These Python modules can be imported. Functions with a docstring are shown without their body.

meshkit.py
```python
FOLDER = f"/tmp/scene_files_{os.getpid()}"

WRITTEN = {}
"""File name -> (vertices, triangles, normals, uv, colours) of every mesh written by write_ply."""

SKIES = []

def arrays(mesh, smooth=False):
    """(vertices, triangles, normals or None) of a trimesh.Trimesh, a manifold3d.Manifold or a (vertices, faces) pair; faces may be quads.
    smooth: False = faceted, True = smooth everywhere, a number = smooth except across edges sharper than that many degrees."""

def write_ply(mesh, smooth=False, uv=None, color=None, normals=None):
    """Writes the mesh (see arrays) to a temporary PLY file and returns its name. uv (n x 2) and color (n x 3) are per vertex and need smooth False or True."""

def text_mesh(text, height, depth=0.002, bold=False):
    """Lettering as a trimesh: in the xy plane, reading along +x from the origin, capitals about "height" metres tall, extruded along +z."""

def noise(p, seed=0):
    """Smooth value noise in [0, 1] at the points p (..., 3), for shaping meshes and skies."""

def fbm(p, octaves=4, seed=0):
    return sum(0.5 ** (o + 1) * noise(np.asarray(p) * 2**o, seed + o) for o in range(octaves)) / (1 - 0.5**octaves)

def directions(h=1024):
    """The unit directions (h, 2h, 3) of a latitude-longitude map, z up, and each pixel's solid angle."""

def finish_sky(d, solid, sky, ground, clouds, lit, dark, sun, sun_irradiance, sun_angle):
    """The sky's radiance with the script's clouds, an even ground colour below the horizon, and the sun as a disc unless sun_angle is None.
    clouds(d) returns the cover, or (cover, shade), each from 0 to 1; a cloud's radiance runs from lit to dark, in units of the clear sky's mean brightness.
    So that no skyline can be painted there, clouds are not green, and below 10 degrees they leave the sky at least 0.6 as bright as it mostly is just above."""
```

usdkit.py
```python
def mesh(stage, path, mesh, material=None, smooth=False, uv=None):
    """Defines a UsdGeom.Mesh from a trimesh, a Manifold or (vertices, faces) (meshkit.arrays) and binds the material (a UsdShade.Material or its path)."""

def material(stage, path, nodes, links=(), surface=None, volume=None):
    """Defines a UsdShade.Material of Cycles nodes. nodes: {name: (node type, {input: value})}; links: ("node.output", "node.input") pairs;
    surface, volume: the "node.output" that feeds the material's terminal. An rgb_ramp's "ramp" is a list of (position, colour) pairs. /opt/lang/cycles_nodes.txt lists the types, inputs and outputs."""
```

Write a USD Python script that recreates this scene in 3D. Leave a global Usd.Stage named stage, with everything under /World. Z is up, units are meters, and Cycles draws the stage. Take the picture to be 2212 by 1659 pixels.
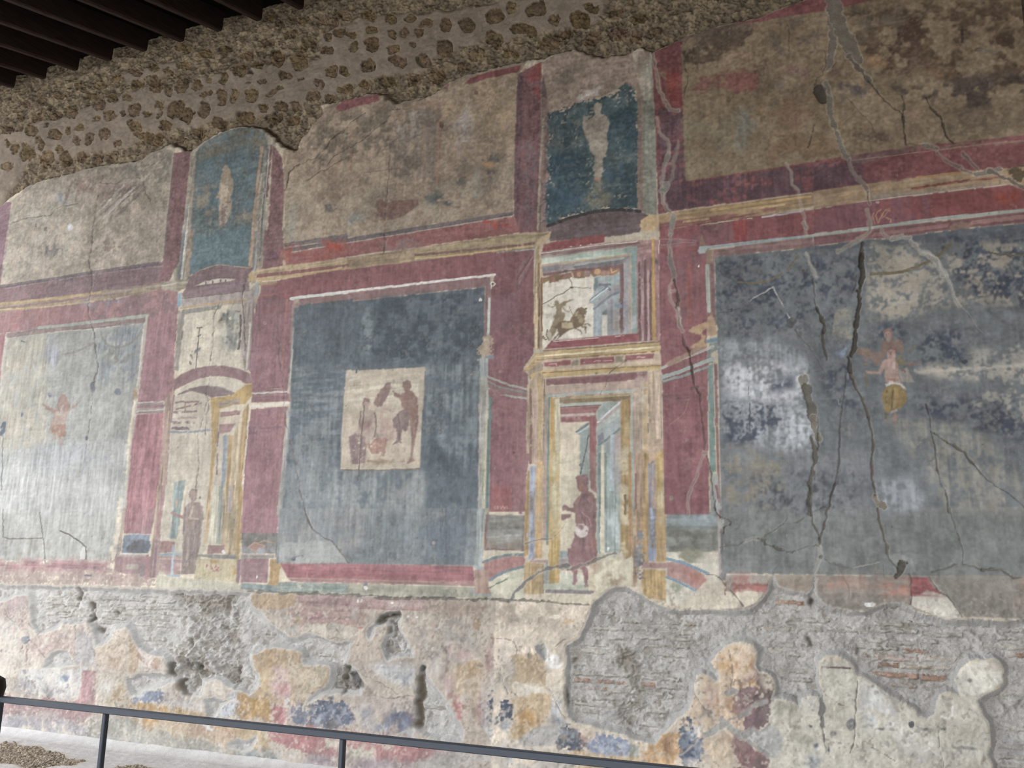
import math, random, re
import numpy as np
import trimesh
from scipy import ndimage
from pxr import Usd, UsdGeom, UsdLux, UsdShade, Gf, Sdf, Vt
import usdkit

stage = Usd.Stage.CreateInMemory()
WORLD = UsdGeom.Xform.Define(stage, '/World')
stage.SetDefaultPrim(WORLD.GetPrim())
UsdGeom.SetStageUpAxis(stage, UsdGeom.Tokens.z)
UsdGeom.SetStageMetersPerUnit(stage, 1.0)

# ------------------------------------------------------------------ camera, sky, exposure
# the wall is the plane y = 0 seen from -y; the eye stands 6.32 m in front of it, 1.6 m above the floor
F, PX, PY = 1900.0, 1106.0, 829.5
def camera_axes():
    l = np.array([-3500 - PX, 1140 - PY, F]); u = np.array([1290 - PX, -8190 - PY, F])
    X = -l / np.linalg.norm(l); Z = u / np.linalg.norm(u); Z = Z - X * (Z @ X); Z /= np.linalg.norm(Z)
    return np.stack([X, np.cross(Z, X), Z], 1)
R = camera_axes()
EYE = np.array([0.0, -6.32, 1.6])
cam = UsdGeom.Camera.Define(stage, '/World/Camera')
M4 = Gf.Matrix4d(1)
for i, row in enumerate((R[0], -R[1], -R[2])):
    M4.SetRow(i, Gf.Vec4d(*[float(a) for a in row], 0))
M4.SetRow(3, Gf.Vec4d(*EYE, 1))
cam.AddTransformOp().Set(M4)
cam.CreateHorizontalApertureAttr(36.0)
cam.CreateVerticalApertureAttr(36.0 * 1659 / 2212)
cam.CreateFocalLengthAttr(36.0 * F / 2212)
cam.CreateClippingRangeAttr(Gf.Vec2f(0.05, 500))
cam.CreateExposureAttr(0.8)
sky = UsdLux.DomeLight.Define(stage, '/World/sky')          # overcast daylight
sky.CreateIntensityAttr(1.0)
sky.CreateColorAttr(Gf.Vec3f(0.985, 1.0, 1.015))

# ------------------------------------------------------------------ helpers
COUNT = {}
def numbered(parent, name):
    k = (parent, name); n = COUNT.get(k, 0); COUNT[k] = n + 1
    return f'{parent}/{name}' if n == 0 else f'{parent}/{name}_{n:03d}'
def tag(prim, label=None, cat=None, group=None, kind=None):
    for k, v in (('label', label), ('category', cat), ('group', group), ('kind', kind)):
        if v: prim.SetCustomDataByKey(k, v)
    return prim
def thing(name, loc=(0, 0, 0), **kw):
    x = UsdGeom.Xform.Define(stage, numbered('/World', name)); x.AddTranslateOp().Set(Gf.Vec3d(*map(float, loc)))
    return tag(x.GetPrim(), **kw)
def path_of(p): return str(p.GetPath()) if p is not None else '/World'
def obj(name, mesh, mat, parent=None, smooth=False, **kw):
    m = usdkit.mesh(stage, numbered(path_of(parent), name), mesh, mat, smooth)
    return tag(m.GetPrim(), **kw)
def lin(c):
    c = np.asarray(c, float) / 255.0
    return np.where(c <= 0.04045, c / 12.92, ((c + 0.055) / 1.055) ** 2.4)

# ------------------------------------------------------------------ materials
def painted(name, bump_scale, bump_dist, rough=0.85, spec=0.25, vary=0.12, strength=0.6):
    """Mineral surface: its pigment comes from the mesh's 'paint' primvar, with fine grain and relief added."""
    lo, hi = 1 - vary, 1 + vary
    return usdkit.material(stage, '/World/Looks/' + name, {
        'a': ('attribute', {'attribute': 'paint'}),
        'g': ('geometry', {}),
        'n1': ('noise_texture', {'scale': 160.0, 'detail': 4.0, 'roughness': 0.65}),
        'r1': ('map_range', {'from_min': 0.3, 'from_max': 0.7, 'to_min': lo, 'to_max': hi, 'clamp': True}),
        'mx': ('mix', {'mix_type': 'multiply', 'fac': 1.0}),
        'n2': ('noise_texture', {'scale': bump_scale, 'detail': 5.0, 'roughness': 0.6}),
        'bp': ('bump', {'strength': strength, 'distance': bump_dist}),
        'p': ('principled_bsdf', {'roughness': rough, 'specular_ior_level': spec}),
    }, [('g.position', 'n1.vector'), ('g.position', 'n2.vector'), ('n1.fac', 'r1.value'),
        ('a.color', 'mx.color1'), ('r1.result', 'mx.color2'), ('mx.color', 'p.base_color'),
        ('n2.fac', 'bp.height'), ('bp.normal', 'p.normal')], surface='p.BSDF')
M_PAINT = painted('fresco_plaster', 260.0, 0.0012, rough=0.75, spec=0.3, vary=0.10)
M_MORTAR = painted('old_mortar', 150.0, 0.006, vary=0.16, strength=0.8)
M_STONE = painted('tuff_stone', 110.0, 0.012, vary=0.30, strength=1.0)
M_BRICK = painted('thin_brick', 170.0, 0.005, vary=0.22, strength=0.8)
M_FLOOR = painted('floor_mortar', 90.0, 0.006, vary=0.14)
def plain(name, color, rough=0.7, spec=0.3, metal=0.0, bump=None):
    nodes = {'p': ('principled_bsdf', {'base_color': color, 'roughness': rough, 'specular_ior_level': spec, 'metallic': metal})}
    links = []
    if bump:
        nodes['t'] = ('texture_coordinate', {}); nodes['m'] = ('mapping', {'scale': bump[0]})
        nodes['n'] = ('noise_texture', {'scale': bump[1], 'detail': 4.0}); nodes['b'] = ('bump', {'distance': bump[2], 'strength': 0.6})
        nodes['r'] = ('rgb_ramp', {'ramp': [(0.3, tuple(0.7 * c for c in color)), (0.7, tuple(1.3 * c for c in color))]})
        links = [('t.object', 'm.vector'), ('m.vector', 'n.vector'), ('n.fac', 'b.height'), ('b.normal', 'p.normal'), ('n.fac', 'r.fac'), ('r.color', 'p.base_color')]
    return usdkit.material(stage, '/World/Looks/' + name, nodes, links, surface='p.BSDF')
M_BEAM = plain('dark_beam_wood', (0.034, 0.022, 0.019), 0.8, 0.15, bump=((30, 1.5, 30), 2.0, 0.003))
M_BOARD = plain('dark_roof_boards', (0.006, 0.005, 0.004), 0.9, 0.05, bump=((30, 1.5, 30), 2.0, 0.003))
M_RAIL = plain('painted_steel', (0.036, 0.046, 0.066), 0.42, 0.5)
M_POST = plain('dark_brown_wood', (0.020, 0.010, 0.007), 0.6, 0.3, bump=((20, 20, 2), 2.0, 0.002))
M_GRAVEL = plain('gravel_pebble', (0.36, 0.31, 0.25), 0.9, 0.2, bump=((9, 9, 9), 1.5, 0.002))

# ------------------------------------------------------------------ the wall: photo <-> wall plane
def project(x, z, y=0.0):
    """Pixel of the wall point (x, y, z)."""
    d0, d1, d2 = x - EYE[0], y - EYE[1], z - EYE[2]
    c = [R[k, 0] * d0 + R[k, 1] * d1 + R[k, 2] * d2 for k in range(3)]
    return PX + F * c[0] / c[2], PY + F * c[1] / c[2]
def wall_at(px, py):
    """Wall point (x, z) seen at a pixel."""
    r = R.T @ np.array([px - PX, py - PY, F]); t = -EYE[1] / r[1]
    return EYE[0] + r[0] * t, EYE[2] + r[2] * t
def floor_at(px, py, z=0.0):
    r = R.T @ np.array([px - PX, py - PY, F]); t = (z - EYE[2]) / r[2]
    return EYE + r * t
CROPS = {'A1': (0, 0, 2.949), 'A2': (700, 0, 2.949), 'A3': (1400, 0, 2.724), 'B1': (0, 550, 2.949), 'B2': (700, 550, 2.949), 'B3': (1400, 550, 2.724),
         'D1': (0, 1100, 2.968), 'D2': (540, 1100, 2.968), 'D3': (1080, 1100, 2.967), 'D4': (1640, 1100, 2.9685),
         'E1': (0, 560, 5.53), 'E2': (350, 500, 5.53), 'E3': (900, 450, 5.53), 'E4': (1350, 400, 5.53), 'E5': (1812, 300, 5.53),
         'F6': (150, 1050, 4.424), 'F7': (900, 1050, 4.424), 'F8': (1400, 1050, 4.424),
         'G1': (0, 1250, 7.373), 'G2': (280, 1250, 7.373), 'G3': (280, 1430, 7.373), 'G8': (1400, 1330, 5.105),
         'H1': (1130, 760, 6.9125), 'H2': (1130, 980, 6.9125), 'H3': (1130, 520, 6.9125), 'H4': (1820, 680, 6.635), 'P': (0, 0, 1.0)}
def pts_of(crop, text):
    ox, oy, s = CROPS[crop]
    a = np.array([[float(v) for v in p.split(',')] for p in text.split()])
    return a / s + (ox, oy)

# light reaching the wall (a grey card rendered in this light): turns a colour seen in the photograph into the pigment's own
CARD = np.array([[121, 121, 121, 123, 122, 122, 122, 122, 121], [153, 150, 147, 142, 140, 137, 136, 135, 134], [196, 179, 168, 162, 157, 154, 151, 147, 148], [218, 197, 186, 178, 171, 166, 162, 159, 155], [230, 210, 199, 190, 182, 176, 171, 167, 162], [235, 218, 208, 198, 190, 184, 178, 174, 169], [235, 217, 212, 200, 193, 179, 179, 169, 165]], float)
def light_at(px, py):
    gx = np.clip((px / 2212 * 400 - 10) / 48, 0, 8); gy = np.clip((py / 1659 * 300 - 20) / 40, 0, 6)
    v = ndimage.map_coordinates(CARD, [[gy], [gx]], order=1)[0]
    return float(lin(v)) / 0.5
def pigment(c, px, py):
    return np.clip(lin(c) / light_at(px, py), 0.004, 0.92).astype(np.float32)
def faded(c, px, py):
    """A traced colour, weathered as the fresco is: chroma reduced, darks lifted to put veiling haze into the colour."""
    c = np.asarray(c, float); y = c @ (0.30, 0.59, 0.11)
    level = 120 * (light_at(px, py) / 0.78) ** 0.8
    strong = c[0] - max(c[1], c[2])
    red = np.clip(strong / 40.0, 0, 1) * np.clip((140 - y) / 40.0, 0, 1)
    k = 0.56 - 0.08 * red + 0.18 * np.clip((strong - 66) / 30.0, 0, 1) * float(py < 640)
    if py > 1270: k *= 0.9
    y2 = y + max(level - y, 0) * (0.30 + 0.36 * red)  # darks lifted towards a haze grey
    if py < 660 - 0.137 * px and px > 560: y2 *= 1 - 0.14 * (1 - red)  # upper beiges darkened, putting the dim top into the colour
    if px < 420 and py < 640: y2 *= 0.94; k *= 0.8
    if py < 620 - 0.137 * px + 160 and px > 1440: y2 *= 1 - 0.13 * (1 - red)  # top right beiges darkened further, its shade in the colour
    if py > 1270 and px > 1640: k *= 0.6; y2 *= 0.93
    return pigment(np.clip(y2 + k * (c - y), 4, 250), px, py)

# ------------------------------------------------------------------ tracings: paint, holes, cracks, stones
OPS_UPPER = '''
# ---- upper bay left
A1 p 120,76,84 w1 h.12 : -60,1280 70,1290 1215,960 1150,1660 1090,1850 -60,2000
E1 p 150,86,92 w1 c.75 : -60,330 640,240 500,420 -60,560
A1 p 172,152,130 w1 n.16 : 75,1280 180,1180 380,1080 640,1010 1010,920 1118,975 1100,1200 1062,1500 1040,1668 500,1760 0,1828 20,1652
A1 p 186,172,150 w2 c.6 n.1 : 70,1290 300,1140 560,1300 480,1660 20,1800
A1 p 120,112,98 w2 c.45 : 600,1060 1000,930 1110,990 1090,1180 800,1150
A1 b 150,118,104 c.6 : 560,1180 160,55
A1 b 142,116,104 c.6 : 760,1250 150,110
A1 b 160,160,170 c.6 : 400,1260 60,60
A1 l 118,102,96 5 a.7 w2 : 890,1180 690,1360
A1 l 118,102,96 5 a.7 w2 : 830,1200 640,1370
A1 l 185,175,160 4 a.8 w2 : 860,1190 660,1390
A1 l 118,102,96 5 a.7 w2 : 930,1190 740,1380
A1 l 185,175,160 4 a.7 w2 : 790,1180 620,1360
A1 l 150,112,98 5 a.6 w2 : 460,1160 420,1270
A1 l 150,112,98 5 a.6 w2 : 520,1150 480,1280
A1 l 150,112,98 5 a.6 w2 : 650,1120 640,1200
A1 b 200,200,208 : 447,1450 18,26
A1 b 130,112,98 : 290,1460 14,16
A1 b 110,98,88 : 230,1435 6,12
A1 b 150,124,108 c.6 : 700,1580 110,60
A1 b 128,116,112 c.5 : 330,1590 90,60
A1 b 190,178,158 c.5 : 200,1420 110,120
A1 p 136,72,96 w1 : -60,1290 70,1288 62,1350 22,1652 -10,1850 -60,1850
A1 p 122,56,62 w0 n.1 v.08 : 1120,975 1217,960 1145,1652 1105,1850 1000,1860 1045,1652
A1 l 96,66,78 4 w1 a.7 : 1112,980 1095,1150 1045,1640
E1 l 100,80,96 7 a.8 w1 : 0,328 640,236 1100,158 1900,45
E1 l 190,160,165 2 a.6 w1 c.7 : 60,350 700,245 1250,165 1950,80
E1 p 176,150,116 w1 c.7 h.2 : -60,530 400,480 800,428 1300,362 2140,250 2140,330 1850,395 1400,470 700,555 -60,640
E1 l 205,168,112 5 w1 h.2 c.8 : -40,540 400,495 800,452 1200,395
E1 l 214,184,120 3 w1 c.8 : -40,605 400,580 700,553 1200,490
E1 l 120,74,76 4 w1 c.8 : 0,585 500,530 1000,462 1400,405
E1 l 178,158,132 5 w1 c.8 : 1250,405 1800,330 2140,285
E1 p 146,82,86 w1 n.12 v.1 : -60,640 700,560 1400,478 2120,330 2130,620 2085,1100 2080,1700 1650,1700 1700,1250 1765,685 1080,745 80,880 -60,900
E1 p 120,74,82 w1 c.6 : 1060,500 1400,470 2120,330 2130,620 2085,1100 1760,1200 1770,690 1100,740
E1 p 150,142,158 w2 c.55 : 900,540 1250,480 1500,470 1300,560 1000,570
E1 p 170,92,92 w2 c.5 : -40,660 760,590 770,740 60,880
# left light panel
E1 p 128,100,98 w1 h.2 : 60,890 450,825 1080,760 1770,690 1720,760 1100,835 780,850 90,945
E1 l 170,178,165 6 w1 c.85 : 460,818 800,785 1250,735 1770,668
E1 p 176,178,172 w1 n.08 v.1 : 95,945 780,858 1110,838 1715,762 1690,960 1640,1460 1560,1900 1300,3600 -80,3600 -60,1400 30,1200
B1 p 140,150,158 w2 c.6 v.3 : 600,490 920,440 880,700 860,830 620,830
B1 p 208,198,176 w2 c.7 v.2 : 50,540 280,500 300,1200 0,1260 -20,700
B1 p 206,208,206 w2 c.75 v.25 : -20,1250 280,1220 560,1190 830,1180 800,1660 -20,1660
B1 b 190,196,214 c.6 v.3 : 330,620 50,120
B1 b 196,200,206 c.7 v.3 : 420,1300 300,120
B1 b 138,138,132 c.45 : 740,640 120,60
D1 p 206,206,200 w2 c.6 v.2 : -20,0 790,0 740,325 -20,325
D1 p 176,174,162 w2 c.4 v.2 : 20,190 390,150 730,200 735,325 20,325
D1 p 236,234,226 w1 : 510,320 520,270 535,240 550,238 548,325
D1 l 90,80,76 2 w1 : 20,0 22,180 60,190 150,188 270,185
D1 l 90,80,76 2 w1 : 255,20 270,150 285,230 290,360
D1 l 60,54,50 2.5 w1 : 385,140 440,160 500,200 550,240 552,320
E1 l 128,120,104 5 a.7 w1 : 1210,880 1230,960 1290,1030 1370,1055 1470,1045 1560,1005 1640,930 1690,850
E1 l 128,120,104 5 a.5 w1 : 740,1140 900,1110 1060,1030 1110,1000
E1 b 120,120,114 c.5 : 1440,1210 60,40
E1 b 112,124,138 : 1400,1590 40,34 
E1 l 96,98,100 3 : 255,980 290,985
B1 b 150,140,150 : 590,845 18,36 fill
B1 b 96,104,120 : 592,842 14,30
B1 b 110,122,142 : 315,895 10,16
B1 b 100,116,144 : 140,1020 9,14
B1 b 86,100,130 : 20,1110 22,44
B1 b 86,96,116 : 553,1168 11,14
B1 b 110,120,140 : 750,870 20,20
B1 l 100,108,120 2 w1 : 20,1150 15,1300 10,1500
# winged figure on left panel
B1 p 170,130,116 w2 c.85 f : 360,960 375,910 400,885 425,910 450,960 440,1000 400,1010 360,1000
B1 p 176,138,118 w2 c.75 f : 360,990 310,970 260,940 290,980 350,1020
B1 p 176,138,118 w2 c.7 f : 450,980 480,950 515,925 490,970 440,1010
B1 p 190,156,140 w2 c.8 f : 350,1000 440,1000 415,1080 420,1160 390,1150 410,1230 385,1210 360,1150 345,1200 330,1110 310,1130
B1 p 176,120,98 w2 c.5 f : 340,1080 420,1080 400,1230 370,1150 310,1140
B1 l 120,98,88 2 w1 c.8 : 375,920 365,960 380,1000 
# frame of left panel, right side
E1 l 196,176,172 5 w1 c.9 : 1750,700 1735,950 1690,1250 1640,1600
E1 l 214,210,200 3 w2 c.8 : 1720,780 1700,1100 1660,1400 1600,1700
B1 l 205,192,176 6 w1 c.9 : 935,395 905,700 880,830 860,1010 830,1300 790,1660
D1 l 196,176,150 7 w1 c.9 : 800,0 780,150 760,280 740,330
D1 l 128,136,150 2 w1 c.8 : 755,230 745,320
B1 b 176,146,110 c.7 : 860,880 22,60
# red strip left of panel
B1 p 168,86,92 w1 v.12 : -30,520 40,495 10,700 -5,850 -30,900
B1 l 214,206,200 3 c.8 : 42,500 15,720 5,880
# lower red pilaster (left) and its moulding
B1 p 134,72,82 w1 n.1 v.15 : 945,400 1130,360 1105,700 1060,850 1040,940 878,945 900,760
B1 p 178,152,146 w1 h.3 : 872,945 1045,930 1040,1015 866,1012
B1 l 206,196,186 3 w1 c.8 : 880,945 1040,935
B1 l 206,196,186 3 w1 c.8 : 868,1000 1040,985
B1 l 128,76,84 6 w1 c.8 : 880,970 1040,962
B1 p 152,68,78 w1 n.1 v.25 : 868,1020 1045,1010 1000,1660 800,1660 840,1200
D1 p 150,70,80 w1 n.1 v.3 : 803,-5 1002,-5 968,160 793,155
D1 p 128,80,84 w2 c.5 v.3 : 930,-5 1002,-5 968,160 900,160
D1 p 112,128,148 w1 n.3 : 800,168 960,162 965,240 948,285 780,280 790,200
D1 p 96,92,98 w2 c.5 : 800,200 940,180 940,270 790,270
D1 b 148,164,190 c.7 : 870,180 80,26
D1 l 224,216,206 3 w1 c.8 : 770,288 950,292
D1 l 200,170,166 5 w1 c.8 : 760,300 950,302
D1 p 144,92,96 w1 n.15 v.1 : 745,305 1000,305 1000,435 960,445 730,402
D1 p 196,180,160 w1 c.9 : 810,352 885,352 880,385 805,385
D1 p 130,126,134 w2 c.7 : 880,360 930,350 925,430 880,430
D1 p 206,176,164 w2 c.9 n.08 : -30,325 735,325 730,402 1000,440 1000,500 -30,488
D1 p 172,100,108 w2 c.55 h.4 : -30,330 735,330 735,395 -30,385
D1 l 130,96,110 3 w2 c.7 : 400,378 560,372 700,380
D1 l 120,108,124 4 w2 c.7 : 540,420 580,424
D1 p 196,164,142 w1 : 855,440 870,415 885,445 865,475
D1 p 150,80,82 w2 c.6 h.3 : 700,430 850,430 840,440 700,440
D1 l 150,80,84 7 w2 c.7 : 945,300 940,440
# pilaster column between red and door (left door)
B1 p 176,140,128 w1 v.4 : 1050,930 1105,840 1112,900 1085,1200 1052,1660 1000,1660 1040,1100
B1 l 128,84,92 5 w1 c.9 : 1108,900 1085,1150 1050,1660
B1 l 196,168,132 3 w1 c.9 : 1075,1000 1050,1300 1020,1660
F6 p 176,136,126 w1 v.4 : 840,-5 925,-5 870,420 830,700 800,860 780,860 800,500
F6 l 150,96,100 6 w1 c.8 : 905,0 870,300 850,540
F6 l 200,172,140 3 w1 c.8 : 845,0 825,250 800,560
F6 p 168,136,128 w1 v.4 : 790,500 870,500 850,860 760,870 770,700
F6 l 110,62,76 6 w1 c.8 : 835,570 815,700 800,860
# ---- left door niche above
A1 p 150,140,122 w1 v.3 : 1217,960 1280,915 1400,850 1520,808 1600,800 1690,822 1740,870 1760,930 1735,1000 1690,1660 1660,1800 1050,1850 1145,1652
A1 p 84,100,104 w1 n.15 h.1 : 1245,970 1310,900 1420,845 1530,812 1620,812 1690,850 1705,930 1640,1230 1600,1640 1580,1800 1190,1840 1205,1652
A1 p 96,92,80 w2 c.55 : 1240,960 1420,850 1600,805 1700,850 1700,960 1600,920 1440,960 1280,1040
A1 p 78,104,116 w2 c.6 : 1260,1050 1560,960 1640,1130 1600,1380 1330,1330
A1 p 132,124,108 w2 c.45 : 1230,1200 1380,1160 1400,1440 1220,1560
A1 p 132,124,108 w2 c.6 : 1480,1380 1640,1310 1640,1420 1560,1420
A1 p 80,108,118 w2 n.1 : 1222,1500 1400,1480 1460,1440 1560,1440 1608,1400 1590,1660 1580,1800 1190,1840 1208,1652
A1 p 160,146,124 w1 c.9 v.3 : 1215,1020 1250,1000 1225,1300 1200,1660 1140,1850 1105,1850 1150,1660
A1 l 150,160,168 3 w1 c.9 : 1195,1300 1165,1560 1150,1660
A1 l 206,200,186 2 w1 c.8 : 1205,1300 1172,1660
E2 p 128,140,150 w1 v.2 : 245,-5 285,-5 215,590 185,590
E2 l 206,200,190 4 w1 c.9 : 292,0 230,560
E2 p 172,140,112 w1 v.2 : 330,-5 372,-5 320,535 275,550
E2 p 172,136,104 w1 v.2 : 1072,-5 1110,-5 1070,420 1032,425
E2 p 128,126,122 w1 v.4 : 1110,-5 1170,-5 1120,450 1072,430
E2 p 168,150,130 w1 v.3 : 1165,-5 1222,-5 1190,455 1118,450
E2 l 150,160,168 3 c.8 : 1150,0 1110,440
A1 l 160,128,104 6 w1 c.9 : 1668,940 1625,1320 1605,1500
A1 l 150,142,128 5 w1 c.9 : 1690,960 1650,1400 1640,1660
A1 l 116,122,128 4 w1 c.8 : 1705,950 1670,1400 1655,1660
A1 l 110,62,66 4 w1 c.8 : 1728,930 1700,1250
# small figure in that niche
A1 p 156,136,112 w2 c.8 f : 1420,1075 1440,1045 1460,1075 1470,1120 1490,1160 1480,1230 1465,1260 1480,1290 1475,1330 1440,1420 1400,1440 1395,1330 1405,1260 1370,1270 1395,1220 1405,1150
A1 p 122,92,92 w2 c.7 f : 1410,1300 1470,1280 1445,1420 1410,1450
A1 p 170,152,128 w2 c.8 f : 1410,1180 1455,1180 1450,1250 1400,1270
# purple pediment
E2 p 116,82,88 w1 n.1 h.1 : 270,700 300,600 330,535 450,468 600,418 680,392 720,410 850,412 1000,420 1110,445 1060,480 1030,580 1045,700 750,760 245,790 245,740
E2 l 170,148,116 2 w1 c.7 : 330,530 450,466 600,416 680,395 850,412 1050,440
E2 p 206,194,176 w0 : 398,648 500,600 640,568 760,560 882,576 800,594 640,612 520,632
E2 p 138,108,116 w1 c.8 h.2 : 350,690 560,650 880,590 1030,600 1040,690 800,735 250,780 
E2 l 108,76,88 2 : 380,590 700,548 1000,560
E2 l 116,80,92 3 : 520,600 522,635
E2 l 116,80,92 3 : 600,590 602,622
E2 l 116,80,92 3 : 700,578 702,612
E2 l 116,80,92 3 : 760,575 762,600
E2 p 170,152,124 w1 c.85 h.3 : -10,600 190,580 330,565 260,690 190,720 -10,690
E2 l 196,186,164 3 w1 c.8 : 0,650 200,615 300,605
E2 p 168,152,148 w1 v.1 n.1 : 240,792 1042,705 1110,640 1160,600 1150,810 1100,900 1060,1660 930,1660 960,860 230,920
E2 l 110,96,92 2 w1 : 240,800 740,745 1040,705
E2 l 186,150,104 4 w1 c.9 : 225,915 560,868 720,850 1000,818
E2 p 130,168,190 w1 : 195,740 238,730 225,895 180,900
E2 p 150,156,152 w1 c.9 : 1110,610 1165,600 1150,770 1100,790
E2 p 186,160,128 w1 c.9 : 1100,790 1145,785 1130,850 1110,850
# upper cream field
E2 p 206,194,170 w1 n.08 : 262,990 480,955 720,925 950,862 965,1000 940,1400 1000,1670 140,1670 190,1400 235,1200
E2 p 146,142,134 w1 c.8 v.2 : 230,930 720,880 700,925 480,958 265,990 235,1280 195,1660 150,1660 190,1300
E2 p 150,150,142 w2 c.6 v.3 n.2 : 730,960 940,870 930,1250 900,1500 720,1380 700,1180
E2 b 104,112,108 c.7 : 770,1010 34,80
E2 b 110,124,120 c.6 : 790,1130 90,70
E2 b 140,120,98 c.7 : 700,1050 34,50
E2 b 110,108,118 c.6 : 780,1300 60,60
E2 b 220,208,180 : 820,1035 18,18
E2 l 80,76,70 2.2 : 450,1150 440,1240 425,1400 402,1640
E2 l 80,76,70 2.5 : 424,1152 482,1144
E2 l 90,86,80 3 : 428,1250 460,1235
E2 p 110,112,116 w1 : 385,1425 460,1375 455,1420 390,1460
E2 p 104,100,92 w1 : 325,1470 345,1455 370,1510 365,1530
E2 b 120,116,106 : 340,1570 14,24
E2 l 130,80,80 3 : 890,958 930,956
E2 l 96,84,84 4 w2 c.7 v.2 : 940,1000 930,1300 915,1400
E2 p 162,146,138 w1 v.4 n.1 : 965,860 1110,850 1050,1660 985,1660 975,1300
E2 l 206,198,182 3 w1 c.8 : 1050,1100 1030,1400 1010,1640
E2 l 128,90,92 4 w1 c.8 : 1100,900 1075,1300 1050,1660
E2 l 196,150,140 3 w2 c.7 : 1120,880 1100,1300 1070,1660
E2 p 150,142,132 w1 v.3 c.9 : 200,930 262,990 235,1280 190,1660 145,1660 180,1200
# red field right of the left door
E2 p 128,66,74 w1 n.08 v.1 : 1195,590 1570,575 1595,700 1580,900 1525,1670 1050,1670 1105,1000 1130,850 1165,760
B1 p 128,68,78 w1 n.08 v.1 : 1610,400 1880,330 1870,500 1830,880 1600,880 1595,760 1600,600
E2 p 140,86,100 w1 c.8 v.2 : 1120,860 1190,850 1150,1300 1110,1660 1050,1660 1095,1200
E2 l 170,96,92 4 w1 c.8 : 1200,640 1520,640
E2 l 150,82,86 3 w1 c.8 : 1200,690 1500,670
E2 l 170,96,92 5 w1 c.8 : 1190,770 1500,740
E2 p 108,56,64 w1 c.8 : 1200,780 1480,750 1480,870 1200,880
E2 l 176,104,98 5 w1 c.7 : 1520,620 1490,900 1450,1400 1430,1660
E2 l 140,90,92 2 c.8 : 1400,520 1380,900 1385,1300 1410,1660
E2 b 176,150,140 : 1232,1092 18,18
E2 b 128,70,76 : 1234,1090 10,10
B1 p 168,120,120 w1 h.4 : 1605,880 1680,870 1700,840 1760,828 1800,850 1830,872 1890,868 1885,890 1870,935 1600,945
B1 p 120,62,72 w1 h.2 : 1605,908 1870,892 1865,930 1604,940
B1 l 206,196,186 3 w1 c.9 : 1602,885 1700,880 1885,870
B1 l 214,206,198 4 w1 c.9 : 1600,968 1700,960 1860,942
B1 p 122,58,70 w1 n.06 v.12 : 1600,985 1835,965 1815,1100 1770,1660 1535,1660 1570,1200
B1 p 148,82,86 w1 c.5 v.2 : 1780,990 1835,970 1770,1660 1720,1660
B1 l 104,56,74 6 w1 c.7 : 1590,1105 1790,1100
B1 l 104,56,74 5 w1 c.5 : 1590,1140 1720,1130
B1 l 160,96,92 3 w1 c.7 : 1800,1030 1750,1090 1620,1100
D1 p 130,64,76 w1 v.12 : 1545,-5 1798,-5 1778,158 1537,158
# red vertical above, right of niche
A1 p 108,60,62 w1 n.12 : 1735,920 1770,960 1800,1010 1815,1250 1800,1400 1800,1700 1660,1800 1690,1652 1725,1200
E2 p 108,58,62 w1 n.1 h.1 : 1222,-5 1455,-5 1450,120 1470,240 1420,270 1415,370 1450,400 1195,448
E2 p 110,66,84 w1 c.6 h.4 : 1215,260 1410,240 1400,330 1205,350
# ---- left door, lower: arch
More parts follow.
